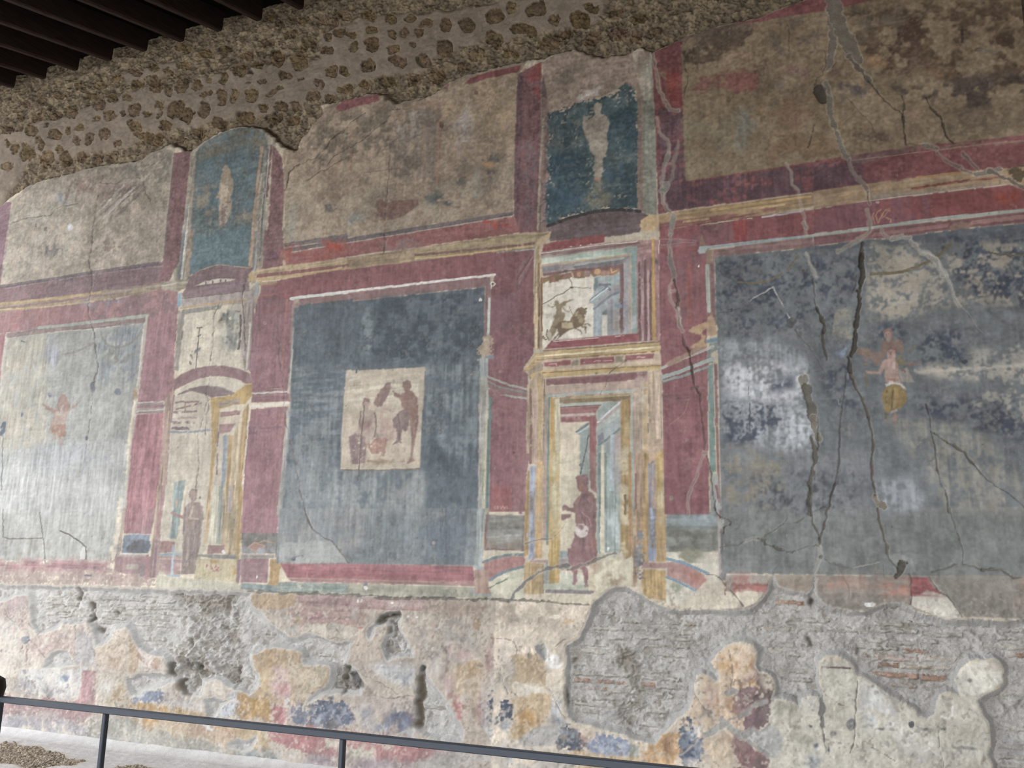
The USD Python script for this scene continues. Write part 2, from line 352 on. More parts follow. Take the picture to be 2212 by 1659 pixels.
B1 p 122,72,78 w0 n.06 : 1108,800 1150,762 1230,727 1330,707 1430,707 1525,727 1592,757 1603,822 1560,822 1500,792 1420,776 1340,776 1250,796 1180,828 1104,868
B1 p 208,196,172 w1 n.06 : 1102,895 1180,832 1260,796 1350,778 1450,782 1530,800 1562,825 1520,890 1480,868 1400,842 1320,835 1220,848 1140,884
B1 p 112,84,86 w1 : 1140,884 1220,848 1320,833 1400,842 1475,868 1520,890 1430,900 1340,910 1310,892 1220,872 1120,900
B1 l 150,160,140 2 w1 c.8 : 1330,835 1420,848 1500,885
B1 p 206,192,168 w1 n.07 v.08 : 1112,905 1220,872 1310,892 1340,915 1345,960 1390,990 1480,1100 1530,1000 1545,1660 1050,1660 1078,1200 1095,1050
F6 p 206,194,170 w1 n.07 v.1 : 920,-5 1490,-5 1480,560 1320,560 1250,700 1200,840 850,850 870,420
B1 l 150,112,110 4 w2 c.7 : 1120,940 1260,935
B1 l 150,112,110 4 w2 c.7 : 1120,985 1280,945
B1 l 140,100,104 5 w2 c.75 : 1110,1005 1250,1000
B1 l 186,160,150 4 w2 c.7 : 1110,1040 1250,1040
B1 l 130,90,96 5 w2 c.75 : 1105,1070 1240,1070
B1 l 120,92,104 6 w2 c.75 : 1100,1105 1200,1108
B1 l 150,160,168 5 w2 c.8 : 1090,1130 1220,1130 1370,1112
B1 l 156,140,110 3 w1 : 1180,950 1180,1000
B1 p 196,156,84 w1 n.1 : 1340,912 1480,898 1560,830 1605,822 1604,900 1560,952 1480,960 1390,985 1340,965
B1 p 160,140,120 w1 c.8 h.3 : 1385,938 1530,915 1530,955 1395,970
B1 p 198,158,92 w1 v.2 : 1345,960 1400,985 1375,1250 1330,1660 1310,1660 1350,1250
B1 p 132,84,82 w1 c.85 h.2 : 1400,1002 1530,992 1525,1022 1400,1036
B1 p 206,186,160 w1 : 1400,1040 1525,1025 1515,1070 1400,1080
B1 p 134,86,86 w1 c.85 h.2 : 1398,1082 1500,1072 1470,1130 1395,1140
B1 p 150,164,178 w1 c.9 v.2 : 1425,1155 1455,1150 1425,1660 1400,1660
B1 p 190,152,96 w1 v.3 : 1455,1150 1490,1150 1450,1660 1425,1660
B1 p 206,180,140 w1 v.4 : 1490,1140 1570,950 1590,960 1550,1400 1535,1660 1450,1660
B1 p 192,150,92 w1 v.3 : 1550,1000 1585,950 1570,1150 1545,1400 1525,1660 1500,1660 1530,1300
B1 l 224,216,206 2 w2 c.6 : 1590,960 1570,1200 1545,1500
B1 l 120,84,84 3 w1 c.8 : 1390,1130 1380,1400
B1 p 168,180,176 w1 c.9 v.3 : 1110,1450 1190,1430 1150,1660 1090,1660
F6 p 138,160,158 w1 v.3 : 1012,-5 1095,-5 1060,300 1025,505 955,505 985,300
F6 l 196,150,116 4 w2 c.7 : 1030,120 1020,200
F6 p 206,190,160 w1 v.4 : 1095,-5 1130,-5 1085,300 1050,520 1030,505
F6 p 196,160,112 w1 v.4 : 1330,-5 1370,-5 1350,200 1320,550 1290,560 1310,200
F6 p 208,200,172 w1 v.3 : 1370,-5 1450,-5 1420,555 1325,555 1350,200
F6 p 150,160,150 w1 v.4 : 1430,-5 1470,-5 1440,555 1410,555
F6 p 190,164,124 w1 v.4 n.1 : 1470,-5 1655,-5 1640,300 1620,700 1480,690 1450,560
F6 l 168,160,180 4 w2 c.7 : 1545,0 1530,250
F6 l 128,110,130 4 w2 c.7 : 1570,320 1560,410
F6 p 196,156,90 w1 v.3 : 1610,-5 1658,-5 1640,420 1612,940 1570,940 1600,400
# woman figure in left door
F6 p 146,122,112 w2 f v.2 : 1150,110 1145,70 1165,35 1200,22 1225,50 1225,95 1205,130 1200,150 1250,160 1278,200 1282,300 1262,420 1250,580 1215,700 1195,840 1065,845 1075,640 1082,480 1095,340 1070,300 1095,240 1110,190 1150,160 1170,150
F6 p 176,146,128 w1 f c.8 : 1165,60 1200,50 1210,100 1190,130 1170,105
F6 l 120,86,82 3 w1 : 1150,60 1175,30 1215,40
F6 l 150,100,90 6 w1 : 985,255 1040,285 1080,300
F6 b 150,110,96 f : 998,262 12,8
F6 l 110,90,90 3 w1 c.8 : 1110,200 1100,330 1085,460
F6 l 186,166,146 5 w2 c.7 : 1180,200 1150,300 1230,320
F6 l 118,96,94 3 w1 c.8 : 1110,480 1090,640 1080,820
F6 l 118,96,94 3 w1 c.8 : 1160,480 1150,640 1120,820
F6 l 176,156,140 3 w1 c.7 : 1140,480 1120,700
F6 l 176,156,140 3 w1 c.7 : 1200,450 1180,640
F6 l 118,96,94 3 w1 c.8 : 1225,330 1215,480 1190,640
F6 l 110,92,92 3 w1 c.8 : 1215,580 1150,680 1080,800
F6 b 104,90,86 : 1245,108 12,14
# bottom of left door
F6 p 160,110,104 w1 n.1 c.9 : 868,525 1005,530 1010,560 1000,630 855,640
F6 p 150,180,196 w1 : 858,645 1065,638 1065,662 856,668
F6 p 196,160,150 w1 h.3 : 852,670 1070,665 1060,840 930,850 850,800
F6 p 160,116,116 w2 c.7 h.2 : 870,730 1060,700 1050,830 930,830
F6 p 150,180,200 w1 : 925,848 1062,850 1060,868 955,872
F6 p 176,196,214 w1 c.8 v.4 : 985,560 1010,570 985,850 960,850
F6 p 130,116,110 w2 c.5 : 1060,700 1100,700 1080,840 1050,850
F6 p 142,92,86 w1 n.12 : 1325,560 1490,568 1470,640 1318,655
F6 p 150,146,138 w1 c.9 h.2 : 1225,650 1600,655 1605,705 1400,700 1230,668
F6 p 210,192,146 w1 n.1 v.1 : 1225,690 1600,702 1595,925 1190,890
F6 b 200,166,100 c.7 : 1380,720 60,26
F6 b 208,164,100 c.7 : 1570,840 40,80
F6 p 150,56,62 w2 c.9 : 1315,765 1440,748 1436,818 1312,815
F6 l 150,150,156 7 w1 c.9 : 1205,915 1300,920 1415,925
F6 l 160,160,164 5 w1 c.8 : 1450,948 1600,955
F6 b 232,228,220 : 1475,632 16,20
F6 p 206,200,172 w1 n.06 : 830,850 1200,890 1590,930 1640,960 1640,1000 820,990
F6 b 176,176,140 c.5 : 1050,910 80,30
F6 p 116,112,108 w1 n.2 h.1 : 1640,450 1992,448 1975,645 1650,645
F6 p 96,92,86 w2 c.5 : 1660,520 1960,500 1960,600 1700,600
F6 p 160,104,84 w1 : 1700,588 1765,540 1870,570 1775,625
F6 l 196,150,120 2 : 1700,588 1765,540 1870,570 1775,625 1700,588
F6 l 180,150,124 3 w1 : 1800,545 1860,520 1950,545
F6 p 186,196,206 w2 c.55 : 1660,600 1975,590 1968,640 1655,640
F6 l 206,186,164 4 w1 c.8 : 1640,652 1960,655
F6 p 140,136,130 w1 h.2 : 1640,658 1965,660 1960,690 1640,690
F6 p 166,118,124 w1 n.08 h.1 : 1640,690 1910,690 1890,925 1632,922
F6 p 128,88,106 w1 : 1605,700 1640,695 1625,925 1592,922
F6 p 200,154,92 w1 n.08 : 1912,695 2025,707 2002,930 2015,960 1880,955 1915,900
F6 p 140,160,160 w1 n.15 h.2 : 1640,928 1880,940 2030,962 2212,985 2212,1040 1740,1000 1640,985
F6 b 228,228,222 : 1790,872 10,12
F6 l 96,92,88 2 : 1985,450 1970,680
'''
OPS_MID = '''
# ---- middle upper panel
A2 p 142,122,102 w1 n.16 : -260,960 0,690 100,640 350,590 480,640 760,560 860,480 1300,388 1230,480 1218,900 1205,1350 600,1440 -250,1580 -252,1200
A2 p 112,98,82 w2 c.55 : -100,880 60,720 330,700 520,660 700,700 640,960 300,980 -50,1100
A2 p 164,148,126 w2 c.5 : -250,1150 100,1150 500,1180 900,1150 1200,1000 1205,1340 600,1440 -250,1575
A2 p 152,128,100 w2 c.6 : 760,560 1230,480 1215,900 980,860 760,740
A2 p 160,148,140 w2 c.4 : 430,720 640,700 600,900 440,900
A2 p 158,148,144 w2 c.4 : 820,700 960,700 920,960 840,960
A2 p 118,104,94 w2 c.45 v.1 : 430,720 760,680 720,1180 420,1140
A2 l 150,102,80 9 a.5 w2 c.7 v.3 : 740,690 720,1160
A2 l 146,104,84 6 a.5 w2 c.7 : 175,780 165,1140
A2 l 146,104,84 6 a.5 w2 c.7 : 90,940 85,1180
A2 l 146,110,90 5 a.5 w2 c.7 : 640,780 630,1150
A2 l 110,92,90 3 a.6 w1 : 260,1100 480,1070
A2 p 128,86,72 w2 c.9 f : 325,1300 345,1265 375,1275 390,1290 480,1275 600,1270 605,1300 520,1370 440,1400 360,1402 330,1360 345,1320
A2 p 112,80,76 w2 c.5 : 330,1350 520,1340 420,1400 350,1400
A2 p 96,100,96 w2 c.7 : 610,1240 740,1205 765,1290 660,1295
A2 b 96,100,96 c.5 : 790,1290 40,24
A2 p 96,92,92 w2 c.6 : 860,990 900,980 935,1040 900,1050
A2 p 96,88,90 w2 c.6 : 1000,1070 1100,1080 1060,1170 1030,1190
A2 p 166,120,74 w2 c.8 : 970,1020 1090,1040 1080,1070 980,1060
A2 b 104,100,96 c.5 : 1060,1000 60,40
A2 b 112,104,100 c.6 : 870,1160 40,30
A2 p 172,172,164 w2 c.7 v.2 : 950,1100 985,1100 990,1260 960,1260
A2 b 164,160,152 c.5 : 205,1395 70,40
A2 p 140,112,92 w2 c.6 : -30,1220 130,1210 120,1260 -20,1300
A2 b 110,100,96 c.5 : 30,1320 60,40
A2 p 166,158,142 w2 c.8 : -230,1300 -180,1280 -170,1540 -240,1560
A2 b 96,70,50 : 745,795 14,22
A2 b 110,72,56 : 968,592 14,14
A2 p 122,58,62 w1 n.1 : 70,680 140,632 340,600 355,620 350,645 200,680 90,710
A2 p 138,110,90 w2 c.8 : 480,690 620,640 760,640 720,680 520,720
A2 p 108,44,48 w1 n.08 : 890,535 930,500 990,475 1080,450 1260,415 1240,455 1050,500 940,530
A2 p 116,62,68 w1 : 740,560 780,520 800,515 790,570
E2 p 116,104,106 w1 h.2 : 1455,140 2212,25 2212,95 1460,185
A2 p 116,104,106 w0 h.2 : -250,1582 200,1508 600,1442 1205,1346 1208,1375 600,1474 0,1572 -250,1612
A2 l 190,176,166 2 w0 c.85 : -100,1588 600,1474 1205,1376
A2 p 136,66,64 w1 n.12 h.1 : -240,1615 0,1574 600,1476 1208,1378 1250,1482 700,1560 300,1612 -240,1700
E2 p 148,66,60 w2 c.6 : 1460,200 1700,160 2212,95 2212,300 1500,390 1420,270
A2 b 150,112,112 c.5 : 480,1560 160,50
A2 b 158,58,44 c.5 : 1080,1420 110,30
E2 b 160,56,42 c.5 : 2050,190 120,50
E2 p 160,100,88 w1 : 1420,262 1470,240 1475,330 1420,350
# right red vertical band of the middle bay
A2 p 104,56,62 w1 n.08 v.1 : 1232,470 1388,395 1378,900 1365,1250 1358,1485 1245,1490 1208,1375 1215,900
A2 p 118,46,46 w1 c.6 : 1260,440 1388,395 1380,640 1290,520
A2 p 92,64,72 w1 c.7 v.2 : 1232,490 1270,480 1245,1370 1210,1350
A2 p 118,96,104 w2 c.35 v.2 : 1250,900 1360,860 1350,1480 1240,1480
# beige strips left of right niche
A2 p 124,96,90 w1 v.3 : 1388,480 1432,480 1436,760 1425,1480 1360,1490 1372,1000
A2 l 160,146,126 4 w1 c.8 : 1395,760 1375,1100 1362,1460
A2 p 76,60,58 w2 c.7 : 1380,500 1432,480 1425,680 1385,640
A2 p 132,112,98 w1 n.08 h.1 : 1385,395 1500,340 1600,315 1740,362 1850,352 1960,335 2060,318 2100,400 2115,560 2110,1370 2000,1345 1990,580 1900,560 1700,640 1440,730
A2 p 112,98,86 w2 c.5 : 1390,480 1640,420 1600,520 1440,560
A2 p 176,170,164 w2 c.75 : 1540,665 1650,590 1780,545 1760,580 1640,640
A2 p 66,88,96 w2 n.16 h.1 : 1440,735 1540,682 1700,622 1820,598 1880,580 1900,552 1950,560 1990,580 2002,700 1998,1335 1880,1330 1700,1352 1550,1392 1418,1440 1425,1000
A2 p 52,82,98 w2 c.6 : 1430,1000 1660,950 1700,1200 1640,1300 1440,1380
A2 p 54,80,94 w2 c.55 : 1800,700 1990,640 1990,1320 1800,1300
A2 p 96,108,108 w2 c.4 : 1440,740 1660,680 1640,950 1440,960
A2 p 104,116,116 w2 c.35 h.2 : 1500,1000 1700,960 1980,900 1980,1200 1600,1250
A2 p 66,92,112 w2 c.5 : 1430,1290 1640,1220 1640,1350 1425,1420
# figure in right niche
A2 p 146,136,122 w2 f n.1 : 1715,690 1722,660 1745,648 1768,665 1765,700 1758,720 1800,745 1818,790 1808,830 1798,860 1810,920 1800,965 1775,1010 1772,1080 1765,1140 1725,1142 1722,1060 1722,1000 1690,950 1685,900 1660,860 1645,800 1655,750 1670,740 1668,775 1690,760 1725,730
A2 b 156,146,132 f c.7 : 1740,900 60,80
A2 p 124,124,108 w2 c.6 : 1640,1330 1690,1200 1745,1140 1800,1190 1870,1320
A2 b 156,116,96 c.6 f : 1740,1140 26,16
# right strips
A2 p 132,110,100 w1 v.2 : 2000,600 2032,600 2032,1345 1996,1340
A2 p 122,124,112 w1 v.2 n.1 : 2032,400 2110,360 2122,600 2118,1370 2034,1345
A2 p 150,140,126 w1 c.6 v.3 : 1960,340 2080,320 2100,640 2030,640
# purple segmental pediment (right niche)
A2 p 92,72,74 w1 n.12 h.15 : 1420,1442 1550,1392 1700,1354 1860,1332 2000,1342 2070,1372 2040,1420 2010,1480 1900,1500 1440,1540
A2 l 58,56,58 7 w1 c.9 : 1425,1440 1550,1393 1700,1354 1780,1340 1900,1336 2010,1346
A2 p 106,88,92 w1 c.7 h.3 : 1440,1500 1700,1440 2020,1400 2010,1470 1440,1535
E3 p 128,50,50 w1 n.08 : 1500,520 1515,425 1700,390 2212,318 2250,310 2250,420 2212,430 1500,530
E3 p 150,108,110 w1 h.3 : 1490,530 2260,408 2260,490 2212,495 1490,605
E3 l 190,176,170 2 w1 c.8 : 1495,528 2250,412
E3 b 190,170,164 : 1845,460 10,12
E3 b 190,170,164 : 1960,448 10,12
E3 b 190,170,164 : 2080,435 10,12
# gold cornice of the middle bay
A2 p 150,124,92 w1 h.3 n.08 : -400,1715 -250,1690 0,1662 600,1578 900,1535 1250,1485 1440,1475 1430,1530 1400,1560 1340,1565 900,1640 400,1700 -250,1800 -420,1820
E2 p 178,150,110 w1 h.25 n.08 : 1040,500 1200,452 1500,405 2212,325 2212,400 1600,490 1200,535 1100,600 1030,600
E2 l 132,66,62 8 w1 c.9 : 1150,535 1500,495 2212,412
E2 p 190,156,108 w1 h.25 : 1100,560 1500,520 2212,420 2212,455 1500,575 1210,605 1120,590
E2 l 206,190,150 2 w1 c.8 : 1200,600 1560,560 2212,465
E2 b 196,160,100 c.8 : 1060,540 40,50
E3 p 146,124,88 w1 h.3 n.1 : -10,480 600,390 1300,310 1600,280 1590,340 1480,380 1430,450 1380,455 900,510 -10,600
E3 l 112,70,62 5 w1 c.8 : -10,560 500,510 1000,465 1400,420
E3 l 186,152,92 6 w1 c.8 : -10,610 300,585 700,540 1380,460
E3 p 128,116,104 w1 c.8 h.3 : -10,612 700,560 1000,505 1410,460 1410,490 900,560 -10,640
E3 l 160,168,164 4 w1 c.9 : 1150,520 1400,490 1410,600 1410,700
E3 p 176,146,110 w1 n.15 : 1440,380 1480,350 1600,285 1590,350 1500,440 1480,520 1490,600 1440,600
# red field between centre panel and door
E3 p 118,56,62 w1 n.08 v.1 : -10,640 700,575 1000,530 1400,490 1405,1670 870,1670 885,1000 930,790 0,890
E3 p 122,68,80 w1 c.6 v.1 : 900,1050 1250,1000 1250,1660 880,1660
E3 p 132,86,92 w1 c.8 v.3 : 1200,720 1330,560 1380,700 1220,1000 1190,900
E3 l 96,44,50 6 w1 c.8 : 1370,590 1200,840
E3 l 96,44,50 6 w1 c.8 : 1390,650 1220,960
E3 l 150,100,104 3 c.8 : 1400,560 1230,830
E3 l 104,50,58 4 w1 c.6 : 1245,1100 1240,1660
B2 p 124,54,60 w1 n.08 v.1 : -300,165 0,112 590,42 1000,-8 1100,-20 1100,128 800,165 240,230 0,260 -300,290
B2 p 122,58,68 w1 n.08 v.1 : 1060,500 1345,480 1330,640 1270,720 1300,830 1290,1000 1290,1640 1050,1640 1058,1000 1035,760
B2 p 146,86,92 w1 c.5 v.15 : 1220,700 1300,760 1290,1630 1200,1630
B2 p 146,52,56 w1 c.85 : 1075,1472 1195,1472 1192,1635 1060,1635
B2 p 140,96,96 w1 c.85 : 1040,820 1290,870 1290,910 1180,900 1050,860
B2 l 164,164,152 4 w2 c.7 : 1035,775 1100,800 1190,835 1290,855
B2 l 164,164,152 4 w2 c.6 : 1040,850 1100,885 1190,905 1290,915
B2 l 130,140,136 3 w1 c.6 : 1035,800 1120,845 1290,880
# writing scratched on the red field
F7 l 196,140,130 1.8 : 748,188 740,204 748,220
F7 l 196,140,130 1.8 : 765,192 763,218
F7 l 196,140,130 1.8 : 778,192 776,218
F7 l 196,140,130 1.8 : 795,194 808,218 822,192
F7 l 196,140,130 1.8 : 832,194 842,218 852,194
F7 l 196,140,130 1.8 : 866,188 862,216 876,214
# ---- central panel
E2 p 138,96,98 w1 n.06 : 1600,800 1880,770 2212,730 2212,840 1900,862 1640,895 1630,910 1570,905
B2 p 140,98,98 w1 n.06 : -200,290 0,262 600,190 1060,140 1055,200 1020,205 640,245 0,315 -180,340
E2 l 196,204,200 6 w1 c.92 : 1545,800 1800,768 2212,727
E2 p 186,190,182 w1 : 1540,795 1600,785 1590,830 1550,825
B2 l 206,202,196 4.5 w1 c.9 : -10,252 240,225 500,195 800,160 1090,128
E2 p 170,150,132 w1 : 1585,805 1640,800 1640,905 1580,905
E2 p 128,90,92 w1 v.2 : 1570,900 1645,900 1590,1670 1510,1670 1545,1300
E2 l 176,178,168 5.5 w1 c.92 : 1588,915 1565,1250 1535,1660
B1 p 150,116,110 w1 v.3 : 1860,320 1908,310 1880,720 1850,960 1835,900 1850,600
B1 l 190,188,178 4 w1 c.9 : 1880,400 1862,620 1840,880
B1 p 168,164,156 w1 v.3 : 1838,960 1862,940 1845,1200 1795,1660 1765,1660 1815,1150
B1 l 150,166,176 3 w1 c.8 : 1850,1000 1830,1250 1795,1660
B1 p 86,98,108 w1 n.12 v.1 : 1905,322 2250,282 2270,1670 1795,1670 1845,1150 1868,900
B2 p 82,96,108 w1 n.14 v.08 : -190,340 -5,315 640,247 1023,208 1022,500 1000,650 985,1000 985,1660 -240,1660
D2 p 118,128,134 w1 n.14 v.12 : 190,-5 1465,-5 1470,200 1440,365 700,355 165,345 180,150
B2 p 60,74,88 w2 c.5 : 330,270 1020,220 990,700 640,710 300,640
B2 p 66,80,92 w2 c.5 v.1 : 640,720 990,640 980,1400 640,1380
B2 p 128,140,148 w2 c.4 h.1 v.1 : -200,700 140,740 110,1370 -230,1400
B2 p 152,160,162 w2 c.6 v.15 : -230,1360 640,1380 640,1660 -240,1660
B1 p 132,142,150 w2 c.45 v.15 : 1840,1150 2130,1000 2150,1660 1790,1660
B1 b 150,160,166 c.5 v.2 : 1960,1330 90,260
B2 b 130,146,156 c.5 : 270,500 40,200
B2 b 124,140,150 c.5 : 730,920 90,50
B2 b 150,160,168 c.6 : 830,770 36,30
D2 p 158,162,160 w2 c.6 v.2 : 200,-5 760,-5 760,200 500,340 180,340
D2 p 96,110,124 w2 c.6 v.15 : 1090,-5 1430,-5 1420,350 1080,330
D2 p 132,146,156 w2 c.5 v.1 : 740,80 1080,60 1080,220 740,230
D2 p 168,172,170 w1 c.9 n.08 : 195,210 350,215 390,195 520,210 570,260 640,345 180,342
D2 b 70,80,100 c.6 : 310,318 50,18
D2 p 128,122,112 w1 : 568,265 580,250 600,262 575,285
D2 b 172,166,164 : 1177,214 9,14
D2 l 98,92,88 2.5 w2 : 350,0 375,80 395,125 480,185 530,205 565,260 600,300 635,345
D2 l 80,84,92 1.8 w1 : 1235,0 1238,110
B2 b 186,180,168 : 996,287 10,12
B2 b 90,84,76 : 1076,186 12,13
B2 l 206,198,184 2 : 1062,186 1076,174 1092,186 1080,198 
B2 b 206,200,186 : 1060,200 10,14
B2 p 128,142,152 w2 c.45 v.15 : 640,700 1000,650 985,1000 960,1300 900,1400 640,1100
# inset picture
B2 p 192,174,150 w0 n.08 : 140,735 200,738 640,718 645,726 628,1000 612,1362 360,1372 102,1372 118,1050
B2 p 208,196,170 w2 c.5 h.2 : 150,750 630,735 620,900 440,980 140,960
B2 p 160,150,122 w2 c.35 h.2 : 170,790 480,760 440,850 150,900
B2 b 190,156,140 c.7 : 400,1090 70,130
B2 b 176,148,120 c.6 h.2 : 400,1310 220,40
B2 l 120,104,92 3 w1 : 104,1372 360,1374 612,1364
B2 b 84,98,110 : 208,742 8,14
B2 p 150,112,104 w2 f c.9 : 395,815 432,808 425,850 405,900 370,960 340,975 315,950 340,890
B2 p 132,98,96 w2 f c.6 : 390,820 420,830 380,930 350,960
B2 p 132,88,74 w1 f n.12 : 498,815 525,795 552,805 556,840 548,865 575,880 600,930 598,1000 602,1060 585,1150 570,1230 566,1290 580,1312 530,1336 528,1325 552,1290 556,1160 545,1060 520,1010 495,960 480,915 445,905 440,880 430,845 450,880 490,888 515,878 508,850
B2 p 112,78,68 w1 f : 498,815 525,797 552,808 550,832 510,825
B2 p 112,86,84 w2 f n.15 : 440,1050 480,1000 520,980 545,1010 540,1090 520,1130 500,1110 490,1170 495,1200 440,1205 465,1180 460,1110 440,1100
B2 l 90,66,64 3 w1 : 470,1020 485,1110 480,1190
B2 l 150,112,96 5 w1 f : 570,900 585,960 580,1020
B2 p 176,154,138 w1 f n.08 : 245,935 262,912 290,918 296,950 285,985 325,1000 335,1060 335,1130 390,1150 390,1190 350,1190 330,1170 290,1180 290,1200 200,1190 170,1150 215,1120 220,1060 235,1000 258,985
B2 p 132,96,88 w1 f : 245,935 262,910 292,918 298,950 285,940 262,935 255,985 246,965
B2 l 120,92,88 3 w1 c.8 : 235,1000 225,1080 240,1110
B2 l 120,92,88 3 w1 c.8 : 325,1010 335,1100 320,1160
B2 p 128,98,98 w2 f c.85 n.15 : 155,1160 200,1140 260,1160 270,1240 260,1330 180,1335 165,1260
B2 p 186,136,120 w2 c.8 : 270,1190 350,1170 395,1180 380,1260 290,1270
B2 p 146,106,100 w2 c.6 : 225,1060 320,1060 310,1110 220,1120
B2 l 92,74,66 2.2 w1 : 258,960 248,1060 238,1150 222,1380 215,1440
# frame right of centre panel
B2 p 140,100,102 w1 v.2 : 1022,205 1060,150 1062,520 1035,540 1020,520
B2 l 176,188,178 5 w1 c.92 : 1052,280 1050,400 1045,510
B2 p 176,150,124 w2 c.9 n.1 : 1030,500 1050,500 1090,575 1060,580 1095,630 1060,640 1050,660 1010,700 992,680 1000,580
B2 p 120,136,150 w1 c.9 : 1025,645 1085,645 1085,660 1025,665
B2 p 150,160,162 w1 c.9 v.3 : 990,660 1045,660 1042,780 1010,800 992,760
B2 p 172,170,158 w1 v.4 : 990,790 1042,780 1050,900 1030,1300 1022,1660 980,1660 990,1200
B2 p 96,128,126 w1 v.2 : 1052,900 1070,898 1048,1660 1028,1660 1035,1200
B2 l 206,196,150 3 w1 c.7 : 1038,1000 1022,1400 1018,1660
D2 p 160,170,168 w1 v.4 : 1460,-5 1525,-5 1500,250 1480,380 1435,370 1450,200
D2 l 196,160,90 3 w1 c.8 : 1520,0 1510,120 1495,250
# band below the centre panel
D2 p 136,46,54 w0 n.08 h.2 : 190,345 700,352 1428,366 1442,468 800,455 240,440
D2 p 118,46,54 w1 c.4 h.3 : 400,350 1428,368 1435,400 420,385
D2 l 186,96,92 2 w1 c.7 : 640,378 660,378 690,440
D2 p 172,120,116 w1 c.85 h.3 : 240,440 800,456 1442,468 1442,495 800,480 270,465
D2 p 176,172,146 w1 n.1 h.1 : 190,465 1000,488 1450,500 1640,560 1662,575 1200,565 500,545 180,545
D2 p 152,168,158 w1 c.8 h.3 : 180,468 620,478 640,538 180,528
D2 p 150,150,128 w2 c.4 : 640,485 1400,500 1380,555 640,540
D2 b 120,124,132 : 745,482 14,14
D2 b 228,222,210 : 742,506 14,12
D2 p 186,146,128 w1 n.08 v.2 : 1442,388 1525,385 1535,545 1455,545
D2 p 164,176,184 w1 c.95 : 1428,358 1500,368 1528,380 1480,392 1440,380
D2 l 150,172,186 4 w1 c.8 : 1410,520 1440,545 1540,552
# grey plinth boxes and curved mouldings beside the right door
F7 p 140,138,130 w1 n.15 h.3 : 665,275 1035,278 1022,610 648,608
F7 p 196,198,196 w2 c.55 h.3 : 690,450 1010,440 1010,520 680,520
F7 p 116,112,104 w2 c.5 h.3 : 680,370 1020,350 1015,440 680,450
F7 p 150,130,116 w2 c.7 h.2 : 655,530 1020,530 1018,600 652,600
F7 l 112,62,64 4 w1 c.92 : 670,278 655,600 1020,612
F7 l 130,96,96 3 w1 c.8 : 1025,290 1018,605
F7 p 206,194,162 w1 n.06 : 640,618 1030,620 1025,660 780,690 640,730
F7 p 182,120,116 w1 n.08 h.1 : 640,740 760,690 900,668 1030,662 1028,775 900,795 780,845 680,915 640,860 
F7 l 122,140,148 6 w1 c.92 : 640,725 740,685 880,658 1025,650
F7 l 112,136,150 6 w1 c.92 : 672,925 780,850 880,808 1025,770
F7 p 206,200,172 w1 n.08 : 690,920 790,860 900,815 1025,785 1030,1075 900,1080 720,1060
F7 l 140,150,120 3 w2 c.7 : 700,970 800,920 900,870
F7 b 178,180,150 c.5 : 880,860 100,60
F7 p 188,148,130 w1 n.1 v.2 : 555,800 680,800 690,960 700,1030 560,1030
D3 p 128,132,124 w1 n.2 h.2 : 1062,25 1395,15 1400,60 1420,270 1062,275
D3 p 140,158,166 w2 c.7 h.3 : 1062,30 1395,25 1395,110 1062,120
D3 p 110,108,98 w2 c.6 n.2 : 1062,130 1395,120 1395,260 1062,265
D3 p 206,198,174 w1 n.08 : 1062,275 1400,280 1420,520 1560,600 1500,640 1200,630 1062,600
D3 b 150,152,124 c.5 : 1200,300 130,60
D3 p 192,140,134 w1 n.08 : 1070,340 1180,330 1300,420 1330,460 1320,545 1280,540 1180,470 1070,440
D3 p 196,120,104 w2 c.5 : 1180,350 1330,440 1330,545 1260,520
D3 l 118,158,186 6 w1 c.95 : 1065,318 1150,335 1250,375 1335,412
D3 l 118,158,190 5 w1 c.95 : 1068,438 1120,455 1200,495 1275,540
D3 b 150,160,130 c.6 : 1110,500 60,40
D3 l 190,160,120 4 w1 c.9 : 1405,120 1408,280
D3 p 182,128,116 w2 c.5 : 1420,440 1440,440 1440,560 1425,540
'''
